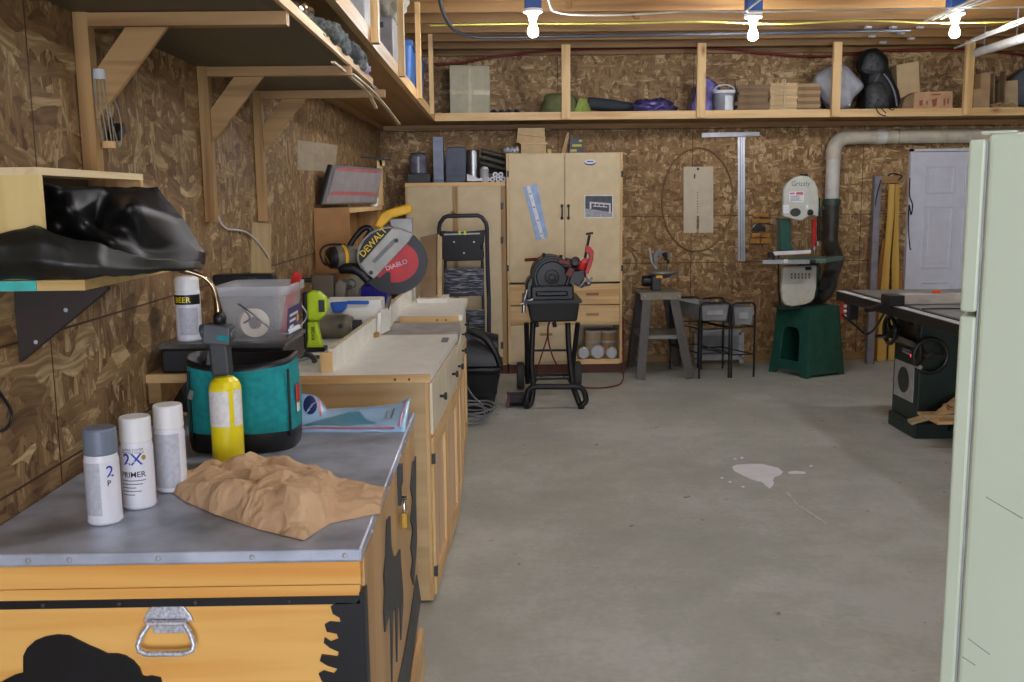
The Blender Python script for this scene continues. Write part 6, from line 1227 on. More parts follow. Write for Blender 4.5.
# tray and machine body
q = [T_(527, 302, 7.12), T_(580, 302, 7.12), T_(577, 321.5, 7.14), T_(531, 322.5, 7.14)]
MB().prism(q, (0, .50, 0)).build('oil_tray', plain('tray_black', (15, 15, 16), .45), tm, bevel=.012)
MB().box(T_(524, 302, 7.1).x, T_(582, 302, 7.1).x, 7.1, 7.66, T_(550, 303.5, 7.1).z, T_(550, 300.5, 7.1).z).build('tray_rim', DKM, tm)
c_ = T_(552, 277, 7.25); r_ = .155
hb_ = MB().lathe(c_, [(0, 0), (.05, .006), (.055, .01), (.11, .012), (.118, 0), (.132, 0), (.136, .012), (r_ - .004, .014), (r_, .03), (r_, .36), (0, .36)], (0, 1, 0), 40).build('drum_housing', plain('housing_black', (17, 17, 18), .42), tm)
MB().lathe(c_ - V((0, .001, 0)), [(0, -.012), (.02, -.012), (.024, .0)], (0, 1, 0), 20).build('hub', BLACK, hb_)
MB().box(T_(531, 300, 7.2).x, T_(574, 300, 7.2).x, 7.2, 7.6, T_(550, 301, 7.2).z, T_(550, 286, 7.2).z).box(T_(536, 300, 7.16).x, T_(568, 300, 7.16).x, 7.16, 7.22, T_(550, 296, 7.2).z, T_(550, 291, 7.2).z).build('base_casting', BLACKM, tm, bevel=.012)
MB().prism([T_(526, 300, 7.25), T_(533, 300, 7.25), T_(534, 276, 7.25), T_(529, 278, 7.25), T_(526, 284, 7.25)], (0, .25, 0)).build('motor_housing', plain('olive_black', (44, 44, 38), .4), tm, bevel=.015)
MB().tube([T_(523.5, 313, 7.13), T_(524, 300, 7.13), T_(527, 290, 7.16)], .014, 8).tube([T_(521, 304, 7.12), T_(533, 299, 7.12)], .012, 8).build('side_lever', STEEL, tm)
MB().tube([T_(525, 260, 7.5), T_(545, 258.5, 7.45)], .012, 8).build('red_bar', plain('dull_red', (104, 34, 30), .5), tm)
MB().cyl(T_(543, 260, 7.4), T_(544, 253, 7.4), .013, 10).cyl(T_(560.5, 262, 7.4), T_(561, 255, 7.4), .013, 10).build('top_bolt', DKM, tm)
cg = MB()
cg.obox(T_(571, 263, 7.3), (.09, .16, .06), (0, .2, 0)).obox(T_(577, 276, 7.28), (.10, .18, .13), (0, .3, 0)).cyl(T_(566, 270, 7.22), T_(581, 268, 7.18), .022, 12).lathe(T_(575, 262, 7.2), [(0, 0), (.035, 0), (.035, .05), (0, .05)], (0, -1, .2), 18).obox(T_(581, 281, 7.25), (.05, .1, .09), (0, -.4, 0))
cg.build('carriage', plain('carriage_dark', (40, 34, 34), .35, .3), tm, bevel=.004)
MB().obox(T_(570, 272, 7.2), (.05, .05, .07), (0, .5, 0)).obox(T_(565, 262.5, 7.22), (.10, .04, .03), (0, .2, 0)).build('red_carriage_part', plain('dull_red', (104, 34, 30), .5), tm, bevel=.005)
MB().tube(smoothline([T_(585, 270, 7.2), T_(586, 277, 7.16), T_(590, 281, 7.14), T_(592, 277, 7.14)], 4), .008, 8).tube(smoothline([T_(575, 284, 7.18), T_(580, 286, 7.15), T_(585, 280, 7.15)], 4), .008, 8).ball(T_(588.5, 283.5, 7.14), .022, 12).build('hand_lever', STEEL, tm)
ctp = [(579, 266), (582, 259), (586, 252), (584.5, 248), (587, 244.5), (591, 247), (594.5, 251), (594, 258), (591.5, 266), (588.5, 274), (584, 272)]
hole = None
MB().tube(smoothline([T_(581, 270, 7.16), T_(583, 262, 7.16)], 2), .03, 10).prism([T_(a, b, 7.14) for a, b in [(586.5, 244.5), (590.5, 247), (594, 251.5), (593.5, 259), (591.5, 266), (588.5, 274), (584.5, 273), (587.5, 264), (589.5, 257), (588.5, 253), (585, 252)]], (0, .05, 0)).prism([T_(a, b, 7.14) for a, b in [(580, 267), (581.5, 261), (585, 258), (588.5, 259), (587, 263), (584, 264), (583.5, 268)]], (0, .05, 0)).build('red_cutter', plain('cutter_red', (176, 28, 28), .4), tm, bevel=.004)
MB().cyl(T_(585, 258, 7.165), T_(589.5, 235, 7.165), .010, 10).cyl(T_(586, 234, 7.165), T_(593, 233, 7.165), .009, 10).build('cutter_screw', DKM, tm)
for px in (536, 554): MB().tube([T_(px, 322, 7.2), T_(px + 1, 327, 7.2)], .016, 8).build('drain_plug', DKM, tm)
# the little tray lying beside the left wheel
pd = thing('foot_pedal', 'dark metal foot pedal box with red end on floor', 'foot pedal', at(515, 408, Z=0))
a, b = at(507, 408, Z=0), at(525, 409, Z=0)
MB().box(a.x + .02, b.x, 7.06, 7.2, .001, .012).box(a.x + .02, b.x, 7.19, 7.2, .012, .09).box(a.x + .05, b.x, 7.05, 7.2, .08, .092).build('shell', DKM, pd); MB().box(a.x, a.x + .0195, 7.05, 7.2, .001, .095).build('red_end', plain('dull_red', (104, 34, 30), .5), pd)
run(smoothline([T_(549, 322, 7.35), Z3(325, 60, 7.4), Z3(322, 120, 7.42), Z3(290, 220, 7.5), Z3(255, 330, 7.6)], 3) + [at(536, 381, Z=.008), at(545, 374, Z=.01)], .006, 'power_cord', REDH, 'red-brown cord hanging left below the threading machine', 'cord', k=3)
run(smoothline([T_(549.5, 322, 7.36), Z3(328, 60, 7.4), Z3(332, 150, 7.42), Z3(360, 250, 7.45), Z3(410, 350, 7.5)], 3) + [at(565, 378, Z=.01), at(573, 384, Z=.008), at(585, 387.5, Z=.006), at(600, 388, Z=.006), at(612, 386.5, Z=.006), at(620, 384, Z=.006), at(623, 379, Z=.008), at(623.5, 372, Z=.02)] + [V((1.08, 8.40, .25)), V((1.085, 8.5, .5))], .006, 'power_cord', REDH, 'red cord snaking over floor right of the threading machine', 'cord', k=3)

# ------------------------------------------------------------------ scroll saw on splayed steel stand
s0 = 8.15
def Sp(px, py, y=s0): return at(px, py, Y=y)
def Z4(zx, zy, y=s0): return at(620 + zx / 4.013, 230 + zy / 4.013, Y=y)
STN = plain('stand_steel_grey', (88, 84, 80), .45, .4)
ss = thing('saw_stand', 'grey splayed-leg steel stand with shelf under scroll saw', 'stand', (1.42, 8.4, 0))
tz = Sp(655, 293).z
tx0, tx1 = Sp(643, 292).x, Sp(681, 292).x; tx0, tx1 = Z4(85, 250).x, Z4(248, 245).x
MB().box(tx0 - .01, tx1 + .005, s0 + .02, 8.62, tz - .012, tz).box(tx0, tx1, s0 + .03, s0 + .04, tz - .06, tz - .012).build('top', plain('stand_top', (140, 134, 118), .5, .3), ss)
def angleleg(p0, p1, sx_, syy, nm='leg'):
    mm = MB(); mm.bar(p0 + V((sx_ * .03, 0, 0)), p1 + V((sx_ * .03, 0, 0)), .075, .005, (0, 1, 0)); mm.bar(p0 + V((0, syy * .03, 0)), p1 + V((0, syy * .03, 0)), .075, .005, (1, 0, 0)); mm.build(nm, STN, ss)
f0, f1 = at(637, 380, Z=.0), at(694, 379, Z=.0)
angleleg(V((f0.x, f0.y, .003)), V((tx0 + .03, s0 + .04, tz - .014)), 1, 1); angleleg(V((f1.x, f1.y, .003)), V((tx1 - .035, s0 + .04, tz - .014)), -1, 1)
g0, g1 = V((f0.x + .0, 8.72, .003)), V((f1.x - .0, 8.72, .003)); angleleg(g0, V((tx0 + .03, 8.6, tz - .014)), 1, -1); angleleg(g1, V((tx1 - .03, 8.6, tz - .014)), -1, -1)
zs = Sp(660, 336).z; MB().box(Z4(85, 415).x - .0, Z4(262, 415).x, s0 + .03, 8.66, zs - .03, zs).build('lower_shelf', plain('stand_shelf', (134, 132, 126), .5, .3), ss)
for zx, zy in ((100, 264), (240, 264), (92, 418), (262, 418)): MB().ball(Z4(zx, zy, s0 - .0), (.007, .006, .007), 8).build('bolt', LGREY, ss)
sw = thing('scroll_saw', 'small scroll saw with oval table on the grey stand', 'saw', (1.4, 8.35, tz))
wy_ = 8.32
MB().box(Z4(130, 230, wy_).x, Z4(165, 230, wy_).x, wy_, wy_ + .16, tz + .001, Z4(150, 186, wy_).z).build('base', DARK, sw, bevel=.01)
tc_ = Z4(178, 168, wy_); MB().lathe((tc_.x, wy_ + .08, tc_.z - .012), [(0, 0), (.125, -.014), (.14, 0), (.14, .014), (0, .014)], n=36, sy=.8).build('table', CASTI, sw)
MB().prism([Z4(130, 178, wy_ + .02), Z4(215, 178, wy_ + .02), Z4(195, 192, wy_ + .02), Z4(150, 194, wy_ + .02)], (0, .12, 0)).build('trunnion', DARK, sw, bevel=.005)
MB().box(Z4(145, 188, wy_ - .01).x, Z4(170, 188, wy_ - .01).x, wy_ - .012, wy_ - .002, Z4(150, 193, wy_).z, Z4(150, 182, wy_).z).build('yellow_plate', TOOLY, sw)
MB().prism([Z4(140, 160, wy_ + .1), Z4(152, 160, wy_ + .1), Z4(150, 105, wy_ + .1), Z4(190, 92, wy_ + .1), Z4(190, 120, wy_ + .1), Z4(197, 122, wy_ + .1), Z4(200, 90, wy_ + .1), Z4(150, 80, wy_ + .1), Z4(132, 98, wy_ + .1)], (0, .05, 0)).build('arm', GREY, sw, bevel=.006)
MB().tube(smoothline([Z4(145, 155, wy_ + .06), Z4(128, 130, wy_ + .05), Z4(122, 95, wy_ + .05), Z4(118, 72, wy_ + .05)], 4), .009, 8).build('blower_hose', LGREY, sw)
MB().cyl(Z4(193, 135, wy_ + .09), Z4(193, 118, wy_ + .09), .012, 10).cyl(Z4(183, 102, wy_ + .06), Z4(185, 122, wy_ + .06), .016, 12).ball(Z4(180, 100, wy_ + .05), .022, 12).build('clamp_knob', BLACK, sw); MB().cyl(Z4(193, 162, wy_ + .1), Z4(193, 135, wy_ + .1), .004, 6).build('blade_holder', STEEL, sw)
mo = Z4(112, 205, wy_ + .1); MB().lathe(mo - V((.05, 0, 0)), [(0, 0), (.045, 0), (.048, .01), (.048, .09), (.04, .1), (0, .1)], (1, 0, 0), 20).build('motor', BLACKM, sw)
# ------------------------------------------------------------------ two wire racks with grey bins
WIRE = plain('black_wire', (24, 24, 25), .4)
def rack(fl, fr, zt_, depth, dxy, lab, rungs, seed):
    t = thing('wire_rack', lab, 'rack', ((fl.x + fr.x) / 2, fl.y + depth / 2, 0)); m_ = MB(); r_ = .009
    for o in (V((0, 0, 0)), V((dxy, depth, 0))):
        a, b = fl + o, fr + o; a = V((a.x, a.y, .002)); b = V((b.x, b.y, .002)); h = .035
        m_ = MB(); m_.tube([a, V((a.x, a.y, zt_ - h))] + arc((a.x + h, a.y, zt_ - h), h, PI, PI / 2, 5, (1, 0, 0), (0, 0, 1)) + arc((b.x - h, b.y, zt_ - h), h, PI / 2, 0, 5, (1, 0, 0), (0, 0, 1)) + [b], r_, 8); m_.build('end_hoop', WIRE, t)
    for z in rungs:
        for x0_ in (fl.x, fr.x): MB().tube([(x0_, fl.y, z), (x0_ + dxy, fl.y + depth, z)], .006, 6).build('side_rail', WIRE, t)
        MB().tube([(fl.x, fl.y, z), (fr.x, fr.y, z)], .006, 6).build('cross_rail', WIRE, t); MB().tube([(fl.x + dxy, fl.y + depth, z), (fr.x + dxy, fr.y + depth, z)], .006, 6).build('cross_rail', WIRE, t)
    return t
r1l, r1r = at(699, 379, Z=0), at(728.5, 378, Z=0); z1t = at(715, 303, Y=r1l.y).z
k1_ = rack(r1l, r1r, z1t, .5, -.16, 'larger black wire rack with grey bin, beside scroll saw stand', (.66 * z1t, .22), 0)
r2l, r2r = at(731, 378, Z=0), at(753.5, 377, Z=0); z2t = at(745, 303, Y=r2l.y).z
k2_ = rack(r2l, r2r, z2t, .42, -.17, 'narrower black wire rack with grey bin, near bandsaw', (.68 * z2t, .2), 1)
GB = plain('bin_grey', (140, 142, 144), .5, .2)
def rbin(x0_, x1_, y0_, y1_, z0_, z1_, dxy, lab):
    t = thing('grey_bin', lab, 'bin', ((x0_ + x1_) / 2, (y0_ + y1_) / 2, z0_)); i_ = .02
    def rg(z, k): return [V((x0_ + k, y0_ + k, z)), V((x1_ - k, y0_ + k, z)), V((x1_ - k + dxy, y1_ - k, z)), V((x0_ + k + dxy, y1_ - k, z)), V((x0_ + k, y0_ + k, z))]
    MB().grid([rg(z0_, i_), rg(z1_ - .01, .004), rg(z1_, 0), rg(z1_, .012), rg(z0_ + .01, i_ + .01)], smooth=False).add(rg(z0_, i_)[:-1], [(0, 1, 2, 3)]).build('shell', GB, t)
    MB().box(x0_ + .05, x1_ - .05, y0_ + .0005, y0_ + .004, z0_ + .05, z1_ - .05).build('front_panel', plain('bin_panel', (156, 158, 160), .4), t); return t
rbin(r1l.x + .012, r1r.x - .012, r1l.y + .012, r1l.y + .48, at(712, 321, Y=r1l.y).z, at(712, 305, Y=r1l.y).z, -.15, 'larger grey bin held in the wire rack beside scroll saw')
rbin(r2l.x + .012, r2r.x - .012, r2l.y + .012, r2l.y + .40, at(742, 325, Y=r2l.y).z, at(742, 307, Y=r2l.y).z, -.15, 'smaller grey bin held in the narrower wire rack')
# framed grey vents stored behind the racks
vy = 8.86; q = [at(697, 362, Y=vy), at(741, 361, Y=vy), at(741, 332, Y=vy), at(697, 333, Y=vy)]
for p in q[:2]: p.z = .06
vf = thing('grille_panel', 'pale grey framed grille panel leaning behind the wire racks', 'panel', (q[0] + q[1]) / 2); q = [p.copy() for p in q]
fm = MB()
for i in range(4): fm.bar(q[i], q[(i + 1) % 4], .03, .05, (0, 1, 0) if 0 else (0, 0, 1) if i % 2 == 0 else (1, 0, 0))
fm.build('frame', LGREY, vf)
sl_ = MB()
for k in range(1, 9): sl_.bar(q[0].lerp(q[3], k / 9), q[1].lerp(q[2], k / 9), .012, .03)
sl_.build('slats', plain('slat_grey', (150, 154, 158), .4), vf); MB().prism([p + V((0, .018, 0)) for p in q], (0, .004, 0)).build('backing', GREY, vf)
for k in (0, 1): MB().box(q[k].x - .02, q[k].x + .02, vy - .01, vy + .02, .001, .0355).build('foot', LGREY, vf)
# ------------------------------------------------------------------ hung on the back wall
wy = YB - .001
q = [at(683.5, 167, Y=wy), at(713, 166.5, Y=wy), at(713, 232.5, Y=wy), at(683.5, 233, Y=wy)]
jb = thing('jig_board', 'pale board with slot and row of holes hung on back wall', 'board', q[3])
sa, sb = at(696.5, 216, Y=wy), at(699, 216, Y=wy); bz0 = q[3].z; sx0, sx1 = sa.x, sb.x
MB().prism([q[0], q[1], q[2], V((sx1, wy, bz0)), V((sx1, wy, sa.z)), V((sx0, wy, sa.z)), V((sx0, wy, bz0)), q[3]], (0, -.012, 0)).build('board', plain('jig_pale', (206, 194, 168), .5, var=.03), jb)
hm_ = MB()
for k in range(8): hm_.lathe(at(697.5, 193 + 2.7 * k, Y=wy - .0121), [(0, .0005), (.005, .0005)], (0, -1, 0), 10)
hm_.lathe(at(698, 169, Y=wy - .0121), [(0, .0006), (.012, .0006)], (0, -1, 0), 12); hm_.prism([at(694, 174, Y=wy - .0121), at(695.5, 174, Y=wy - .0121), at(695, 179, Y=wy - .0121), at(693.8, 178, Y=wy - .0121)], (0, -.0006, 0)); hm_.build('holes', DARK, jb)
rc_ = at(697.5, 200, Y=wy - .012); rx_ = (at(733, 200, Y=wy).x - at(662, 200, Y=wy).x) / 2; rz2 = (at(697, 148, Y=wy).z - at(697, 251, Y=wy).z) / 2
solo(MB().tube([rc_ + V((rx_ * math.cos(a), 0, rz2 * math.sin(a))) for a in [2 * PI * k / 64 for k in range(64)]], .008, 8, closed=True), 'hoop', plain('tan_hoop', (134, 102, 64), .6), 'large thin tan hoop hung round the jig board', 'hoop')
ts = thing('tee_square', 'large aluminium tee square hanging upside-down on back wall', 'square', at(741, 261, Y=wy))
a, b = at(738, 261, Y=wy - .012), at(738, 135, Y=wy - .012); c1_ = at(745, 261, Y=wy - .012)
MB().prism([a, c1_, at(744.7, 137, Y=wy - .012), at(737.7, 137, Y=wy - .012)], (0, -.004, 0)).build('blade', ALU, ts); MB().prism([at(740.3, 261, Y=wy - .0165), at(741, 261, Y=wy - .0165), at(740.7, 137, Y=wy - .0165), at(740, 137, Y=wy - .0165)], (0, -.002, 0)).prism([at(742.8, 261, Y=wy - .0165), at(743.2, 261, Y=wy - .0165), at(742.9, 137, Y=wy - .0165), at(742.5, 137, Y=wy - .0165)], (0, -.002, 0)).build('scale_line', GREY, ts)
MB().prism([at(701.5, 137.5, Y=wy), at(759, 136, Y=wy), at(759, 132, Y=wy), at(701.5, 133, Y=wy)], (0, -.02, 0)).build('head', ALU, ts); MB().box(a.x + .02, a.x + .05, wy - .0115, wy, at(741, 140, Y=wy).z, at(741, 137, Y=wy).z).build('hook', STEEL, ts)
cs_ = thing('circular_plane', 'small dark hand plane hung on wooden wall blocks', 'hand plane', at(760, 242, Y=wy))
def Wq(zx, zy, y=wy): return at(640 + zx / 5.247, 150 + zy / 5.247, Y=y)
for i, (x0_, y0_, x1_, y1_) in enumerate(((588, 332, 668, 352), (582, 362, 672, 382), (580, 434, 622, 458), (630, 434, 676, 458), (572, 462, 622, 490), (630, 462, 676, 490))):
    a, b = Wq(x0_, y1_), Wq(x1_, y0_); MB().box(a.x, b.x, wy - .04 - .004 * (i % 2), wy, a.z, b.z).build('wood_block', plain('block_wood', (196, 142, 66), .5, var=.1), cs_, bevel=.003)
MB().prism([Wq(590, 425, wy - .05), Wq(660, 425, wy - .05), Wq(658, 410, wy - .05), Wq(640, 395, wy - .05), Wq(610, 395, wy - .05), Wq(594, 412, wy - .05)], (0, .05, 0)).build('plane_body', DARK, cs_, bevel=.004); MB().tube(smoothline([Wq(590, 405, wy - .06), Wq(610, 388, wy - .06), Wq(640, 386, wy - .06), Wq(662, 412, wy - .06)], 4), .006, 8).build('rim', STEEL, cs_)
# ------------------------------------------------------------------ bandsaw
bsy = 8.12
def B_(zx, zy, y=bsy): return at(760 + zx / 4.547, 165 + zy / 4.547, Y=y)
bs_ = thing('bandsaw', 'green and cream bandsaw on dark green pedestal', 'bandsaw', (2.55, 8.35, 0))
# pedestal: splayed box with arched opening
sb_l, sb_r = at(768, 372, Z=0), at(807, 379.5, Z=0); pt = B_(200, 655).z
PA, PB, PC = V((2.37, 8.42, 0)), V((2.59, 8.04, 0)), V((2.98, 8.235, 0)); PD = PA + PC - PB; PO = (PA + PC) / 2
def ptop(p): q = PO + (p - PO) * .80; q.z = pt; return q
TA, TB, TC_, TD = [ptop(p) for p in (PA, PB, PC, PD)]; pd_ = MB()
def face(a, b, ta, tb, arch_):
    inw = (PO - (a + b) / 2).normalized() * .02
    def fr(u, v): return a.lerp(b, u).lerp(ta.lerp(tb, u), v)
    if arch_:
        for pl_ in ([(0, 0), (.16, 0), (.2, .05), (.25, .08), (.25, .22), (.25, .6), (.30, .68), (.36, .71), (.36, 1), (0, 1)], [(.84, 0), (1, 0), (1, 1), (.64, 1), (.64, .71), (.70, .68), (.75, .6), (.75, .22), (.75, .08), (.80, .05)], [(.36, .71), (.64, .71), (.64, 1), (.36, 1)], [(.25, .08), (.75, .08), (.75, .22), (.25, .22)]): pd_.prism([fr(a_, b_) for a_, b_ in pl_], inw)
        return
    else: pts = [fr(0, 0), fr(.08, 0), fr(.12, .03), fr(.88, .03), fr(.92, 0), fr(1, 0), fr(1, 1), fr(0, 1)]
    pd_.prism(pts, inw)
face(PA, PB, TA, TB, True); face(PB, PC, TB, TC_, False); face(PC, PD, TC_, TD, False); face(PD, PA, TD, TA, False)
pd_.prism([TA, TB, TC_, TD], (0, 0, .015)); pd_.build('pedestal', GREEN, bs_, bevel=.006)
# lower wheel housing, spine, upper housing
lw = [(100, 460), (252, 455), (250, 560), (240, 605), (225, 622), (200, 632), (140, 642), (110, 636), (95, 615), (90, 560)]
MB().prism([B_(a + 4, b, bsy + .03) for a, b in lw], (.085, .16, 0)).build('lower_body', GREEN, bs_, bevel=.01)
MB().prism([B_(a, b, bsy + .02) for a, b in lw], (0, -.04, 0)).build('lower_door', CREAM, bs_, bevel=.012, seg=3)
mm = MB()
for i in range(6): 
    for j in range(2): mm.prism([B_(140 + 16 * i, 492 + 14 * j, bsy - .021), B_(148 + 16 * i, 492 + 14 * j, bsy - .021), B_(148 + 16 * i, 503 + 14 * j, bsy - .021), B_(140 + 16 * i, 503 + 14 * j, bsy - .021)], (0, -.002, 0))
mm.build('vent_slots', DIRTY, bs_)
MB().prism([B_(88, 640, bsy + .06), B_(270, 636, bsy + .06), B_(268, 655, bsy + .06), B_(92, 657, bsy + .06)], (0, .2, 0)).build('foot_casting', GREEN_D, bs_)
MB().prism([B_(92, 240, bsy + .06), B_(143, 248, bsy + .06), B_(143, 360, bsy + .06), B_(158, 388, bsy + .06), B_(92, 392, bsy + .06)], (0, .12, 0)).build('spine', GREEN, bs_, bevel=.008)
uw = [(96, 236), (98, 150), (100, 110), (115, 80), (150, 55), (180, 48), (215, 52), (242, 75), (256, 110), (260, 170), (258, 236), (230, 228), (205, 240), (180, 254), (150, 250), (125, 240)]
MB().prism([B_(a, b, bsy + .04) for a, b in uw], (.05, .14, 0)).build('upper_body', GREEN, bs_, bevel=.012)
ud = MB().prism([B_(a, b, bsy + .03) for a, b in uw], (0, -.05, 0)).build('upper_door', CREAM, bs_, bevel=.014, seg=3)
yy = bsy - .0212
MB().text('Grizzly', B_(142, 95, yy), (1, 0, 0), (0, 0, 1), .055).build('lettering', plain('green_ink', (70, 104, 84), .5), ud)
MB().prism([B_(132, 122, yy), B_(200, 120, yy), B_(200, 170, yy), B_(132, 168, yy)], (0, -.0015, 0)).build('warning_label', LABELW, ud)
wl = MB(); wl.prism([B_(136, 126, yy - .002), B_(158, 125, yy - .002), B_(158, 133, yy - .002), B_(136, 133, yy - .002)], (0, -.001, 0)); wl.prism([B_(164, 124, yy - .002), B_(196, 123, yy - .002), B_(196, 135, yy - .002), B_(164, 135, yy - .002)], (0, -.001, 0)); wl.build('warning_red', plain('warning_pink', (206, 100, 120), .5), ud)
wl = MB()
for k in range(5): wl.prism([B_(138, 140 + 5 * k, yy - .002), B_(192 - 12 * (k % 2), 139.5 + 5 * k, yy - .002), B_(192 - 12 * (k % 2), 141.5 + 5 * k, yy - .002), B_(138, 142 + 5 * k, yy - .002)], (0, -.001, 0))
wl.build('warning_lines', GREY, ud)
e_ = B_(161, 215, yy); MB().prism([e_ + V((.044 * math.cos(q), 0, .034 * math.sin(q))) for q in [2 * PI * k / 24 for k in range(24)]], (0, -.004, 0)).build('oval_window', DARK, ud)
for k in range(3): p = B_(118, 187 + 13 * k, yy); MB().obox(p, (.05, .004, .022)).build('white_sticker', LABELW, ud)
MB().obox(B_(214, 190, yy), (.02, .004, .03)).build('white_sticker', LABELW, ud)
MB().lathe(B_(224, 215, bsy), [(0, 0), (.022, 0), (.025, .03), (.02, .05), (0, .052)], (0, -1, 0), 16).build('door_knob', BLACK, bs_)
MB().cyl(B_(198, 52, bsy + .1), B_(198, 40, bsy + .1), .035, 16).build('tension_knob', BLACKM, bs_)
MB().prism([B_(240, 246, bsy + .07), B_(257, 246, bsy + .07), B_(257, 345, bsy + .07), B_(250, 378, bsy + .07), B_(238, 378, bsy + .07)], (0, .035, 0)).build('blade_guard', RED, bs_, bevel=.004)
MB().cyl(B_(267, 150, bsy + .12), B_(267, 345, bsy + .12), .014, 12).build('guide_post', BLACKM, bs_); MB().cyl(B_(262, 365, bsy + .07), B_(262, 350, bsy + .07), .022, 12).cyl(B_(246, 385, bsy + .07), B_(246, 372, bsy + .07), .025, 12).build('guide_bearing', STEEL, bs_); MB().cyl(B_(247, 415, bsy + .075), B_(247, 378, bsy + .075), .003, 6).build('blade', STEEL, bs_)
MB().prism([B_(258, 190, bsy + .1), B_(285, 188, bsy + .1), B_(285, 208, bsy + .1), B_(275, 214, bsy + .1), B_(258, 214, bsy + .1)], (0, .06, 0)).build('guide_bracket', GREEN, bs_)
tzt = B_(200, 423, bsy).z
MB().prism([(B_(38, 430, 7.98).x, 7.98, tzt - .035), (B_(300, 425, 7.98).x, 7.98, tzt - .035), (B_(385, 425, 8.3).x, 8.34, tzt - .035), (B_(150, 425, 8.34).x, 8.34, tzt - .035)], (0, 0, .035)).build('table', plain('green_edge_iron', (96, 128, 116), .4, .4), bs_, bevel=.003)
MB().bar(B_(10, 441, 7.95), B_(250, 441, 7.95), .03, .03).build('front_rail', ALU, bs_); MB().cyl(B_(225, 441, 7.94), B_(250, 441, 7.94), .018, 12).build('rail_cap', BLACK, bs_); MB().obox(B_(118, 437, 7.92), (.03, .02, .03)).build('rail_knob', LABELW, bs_)
MB().prism([B_(52, 412, 8.0), B_(230, 402, 8.05), B_(232, 387, 8.05), B_(65, 394, 8.0)], (0, .025, 0)).build('rip_fence', LABELW, bs_); MB().prism([B_(40, 422, 7.99), B_(65, 430, 7.99), B_(72, 418, 7.99), B_(58, 395, 7.99), B_(42, 396, 7.99)], (0, .05, 0)).build('fence_head', BLACKM, bs_)
MB().prism([B_(190, 447, bsy + .06), B_(270, 447, bsy + .06), B_(250, 480, bsy + .06), B_(205, 485, bsy + .06)], (0, .16, 0)).build('trunnion', GREEN_D, bs_); MB().cyl(B_(205, 472, bsy - .02), B_(232, 470, bsy - .02), .014, 10).lathe(B_(290, 540, bsy + .12), [(0, 0), (.05, 0), (.05, .04), (0, .04)], (0, -1, 0), 20).build('tilt_knob', BLACK, bs_)
MB().tube([B_(93, 250, bsy + .12), B_(90, 380, bsy + .1), B_(84, 420, bsy + .1), B_(84, 560, bsy + .08), B_(92, 640, bsy + .08)], .008, 8).build('power_lead', BLACK, bs_)
# dust pipe, flexible hose
dp = thing('dust_pipe', 'white duct pipe elbowing down the back wall to bandsaw', 'duct', (2.99, 8.85, 1.46))
pr_ = .062; dyy = 8.88; xv = at(832.5, 180, Y=dyy).x; zh = at(900, 136.5, Y=dyy).z; zb_ = at(832, 203, Y=dyy).z
elb = arc((xv + .13, dyy, zh - .13), .13, PI, PI / 2, 10, (1, 0, 0), (0, 0, 1))
MB().tube([(xv, dyy, zb_), (xv, dyy, zh - .13)], pr_, 24).build('riser', PVC, dp); MB().tube([(xv, dyy, zh - .20)] + elb + [(xv + .2, dyy, zh)], pr_ + .005, 24).build('elbow', plain('pvc_beige', (196, 188, 168), .45), dp); MB().tube([(xv + .16, dyy, zh), (XR - .02, dyy, zh)], pr_, 24).build('horizontal_run', plain('pvc_beige', (196, 188, 168), .45), dp); MB().tube([(xv + .38, dyy, zh), (xv + .46, dyy, zh)], pr_ + .006, 24).build('coupling', PVC, dp)
xs_ = at(897, 136, Y=dyy).x; MB().tube([(xs_ + (pr_ + .004) * math.cos(a) * 0, dyy + (pr_ + .004) * math.cos(a), zh + (pr_ + .004) * math.sin(a)) for a in [2 * PI * k / 20 for k in range(20)]], .004, 6, closed=True).build('pipe_strap', STEEL, dp)
fh = thing('flexible_hose', 'ribbed dark flexible dust hose curling into bandsaw base', 'hose', (xv, 8.7, .7))
hp2 = smoothline([V((xv, dyy, zb_ + .04)), V((xv, dyy - .0, 1.3)), V((xv - .005, dyy - .02, 1.1)), B_(345, 430, 8.72), B_(320, 500, 8.55), B_(312, 545, 8.45), B_(285, 585, 8.4), B_(255, 610, 8.36)], 18)
MB().tube(hp2, [.066 + .004 * (k % 2) for k in range(len(hp2))], 20).build('ribbed_tube', plain('hose_dark', (62, 62, 58), .5, var=.15), fh)
MB().lathe((xv, dyy, zb_ - .02), [(pr_ + .004, 0), (pr_ + .02, 0), (pr_ + .02, .05), (pr_ + .004, .05)], n=24).build('collar', plain('collar_green', (60, 80, 70), .5), fh); MB().box(xv - .16, xv + .09, dyy - .03, dyy + .03, zb_ - .055, zb_ - .04).build('blast_gate', plain('gate_dull_red', (96, 60, 58), .4), fh)
# leaning channel and old wooden skis in a rack
lw_ = YB - .02
a0, a1, a2, a3 = at(866.5, 368, Y=8.72), at(873.5, 368, Y=8.72), at(882, 176, Y=8.93), at(875, 176, Y=8.93); a0.z = a1.z = .003
ch_ = thing('metal_channel', 'grey metal channel leaning against the back wall', 'channel', (a0 + a1) / 2); MB().prism([a0, a1, a2, a3], (0, .012, 0)).prism([a0, a0 + V((.006, 0, 0)), a3 + V((.006, 0, 0)), a3], (0, .05, 0)).prism([a1 - V((.006, 0, 0)), a1, a2, a2 - V((.006, 0, 0))], (0, .05, 0)).build('channel', plain('channel_grey', (150, 150, 158), .4, .5), ch_)
rk = thing('wall_hook_rack', 'short wood rail with black wire hoops, above leaning slats', 'rack', at(888, 180, Y=YB)); p0, p1 = at(876, 183, Y=YB - .06), at(900, 176, Y=YB - .06); MB().box(p0.x, p1.x, YB - .06, YB - .001, p0.z, p1.z).build('rail', OLD_X, rk)
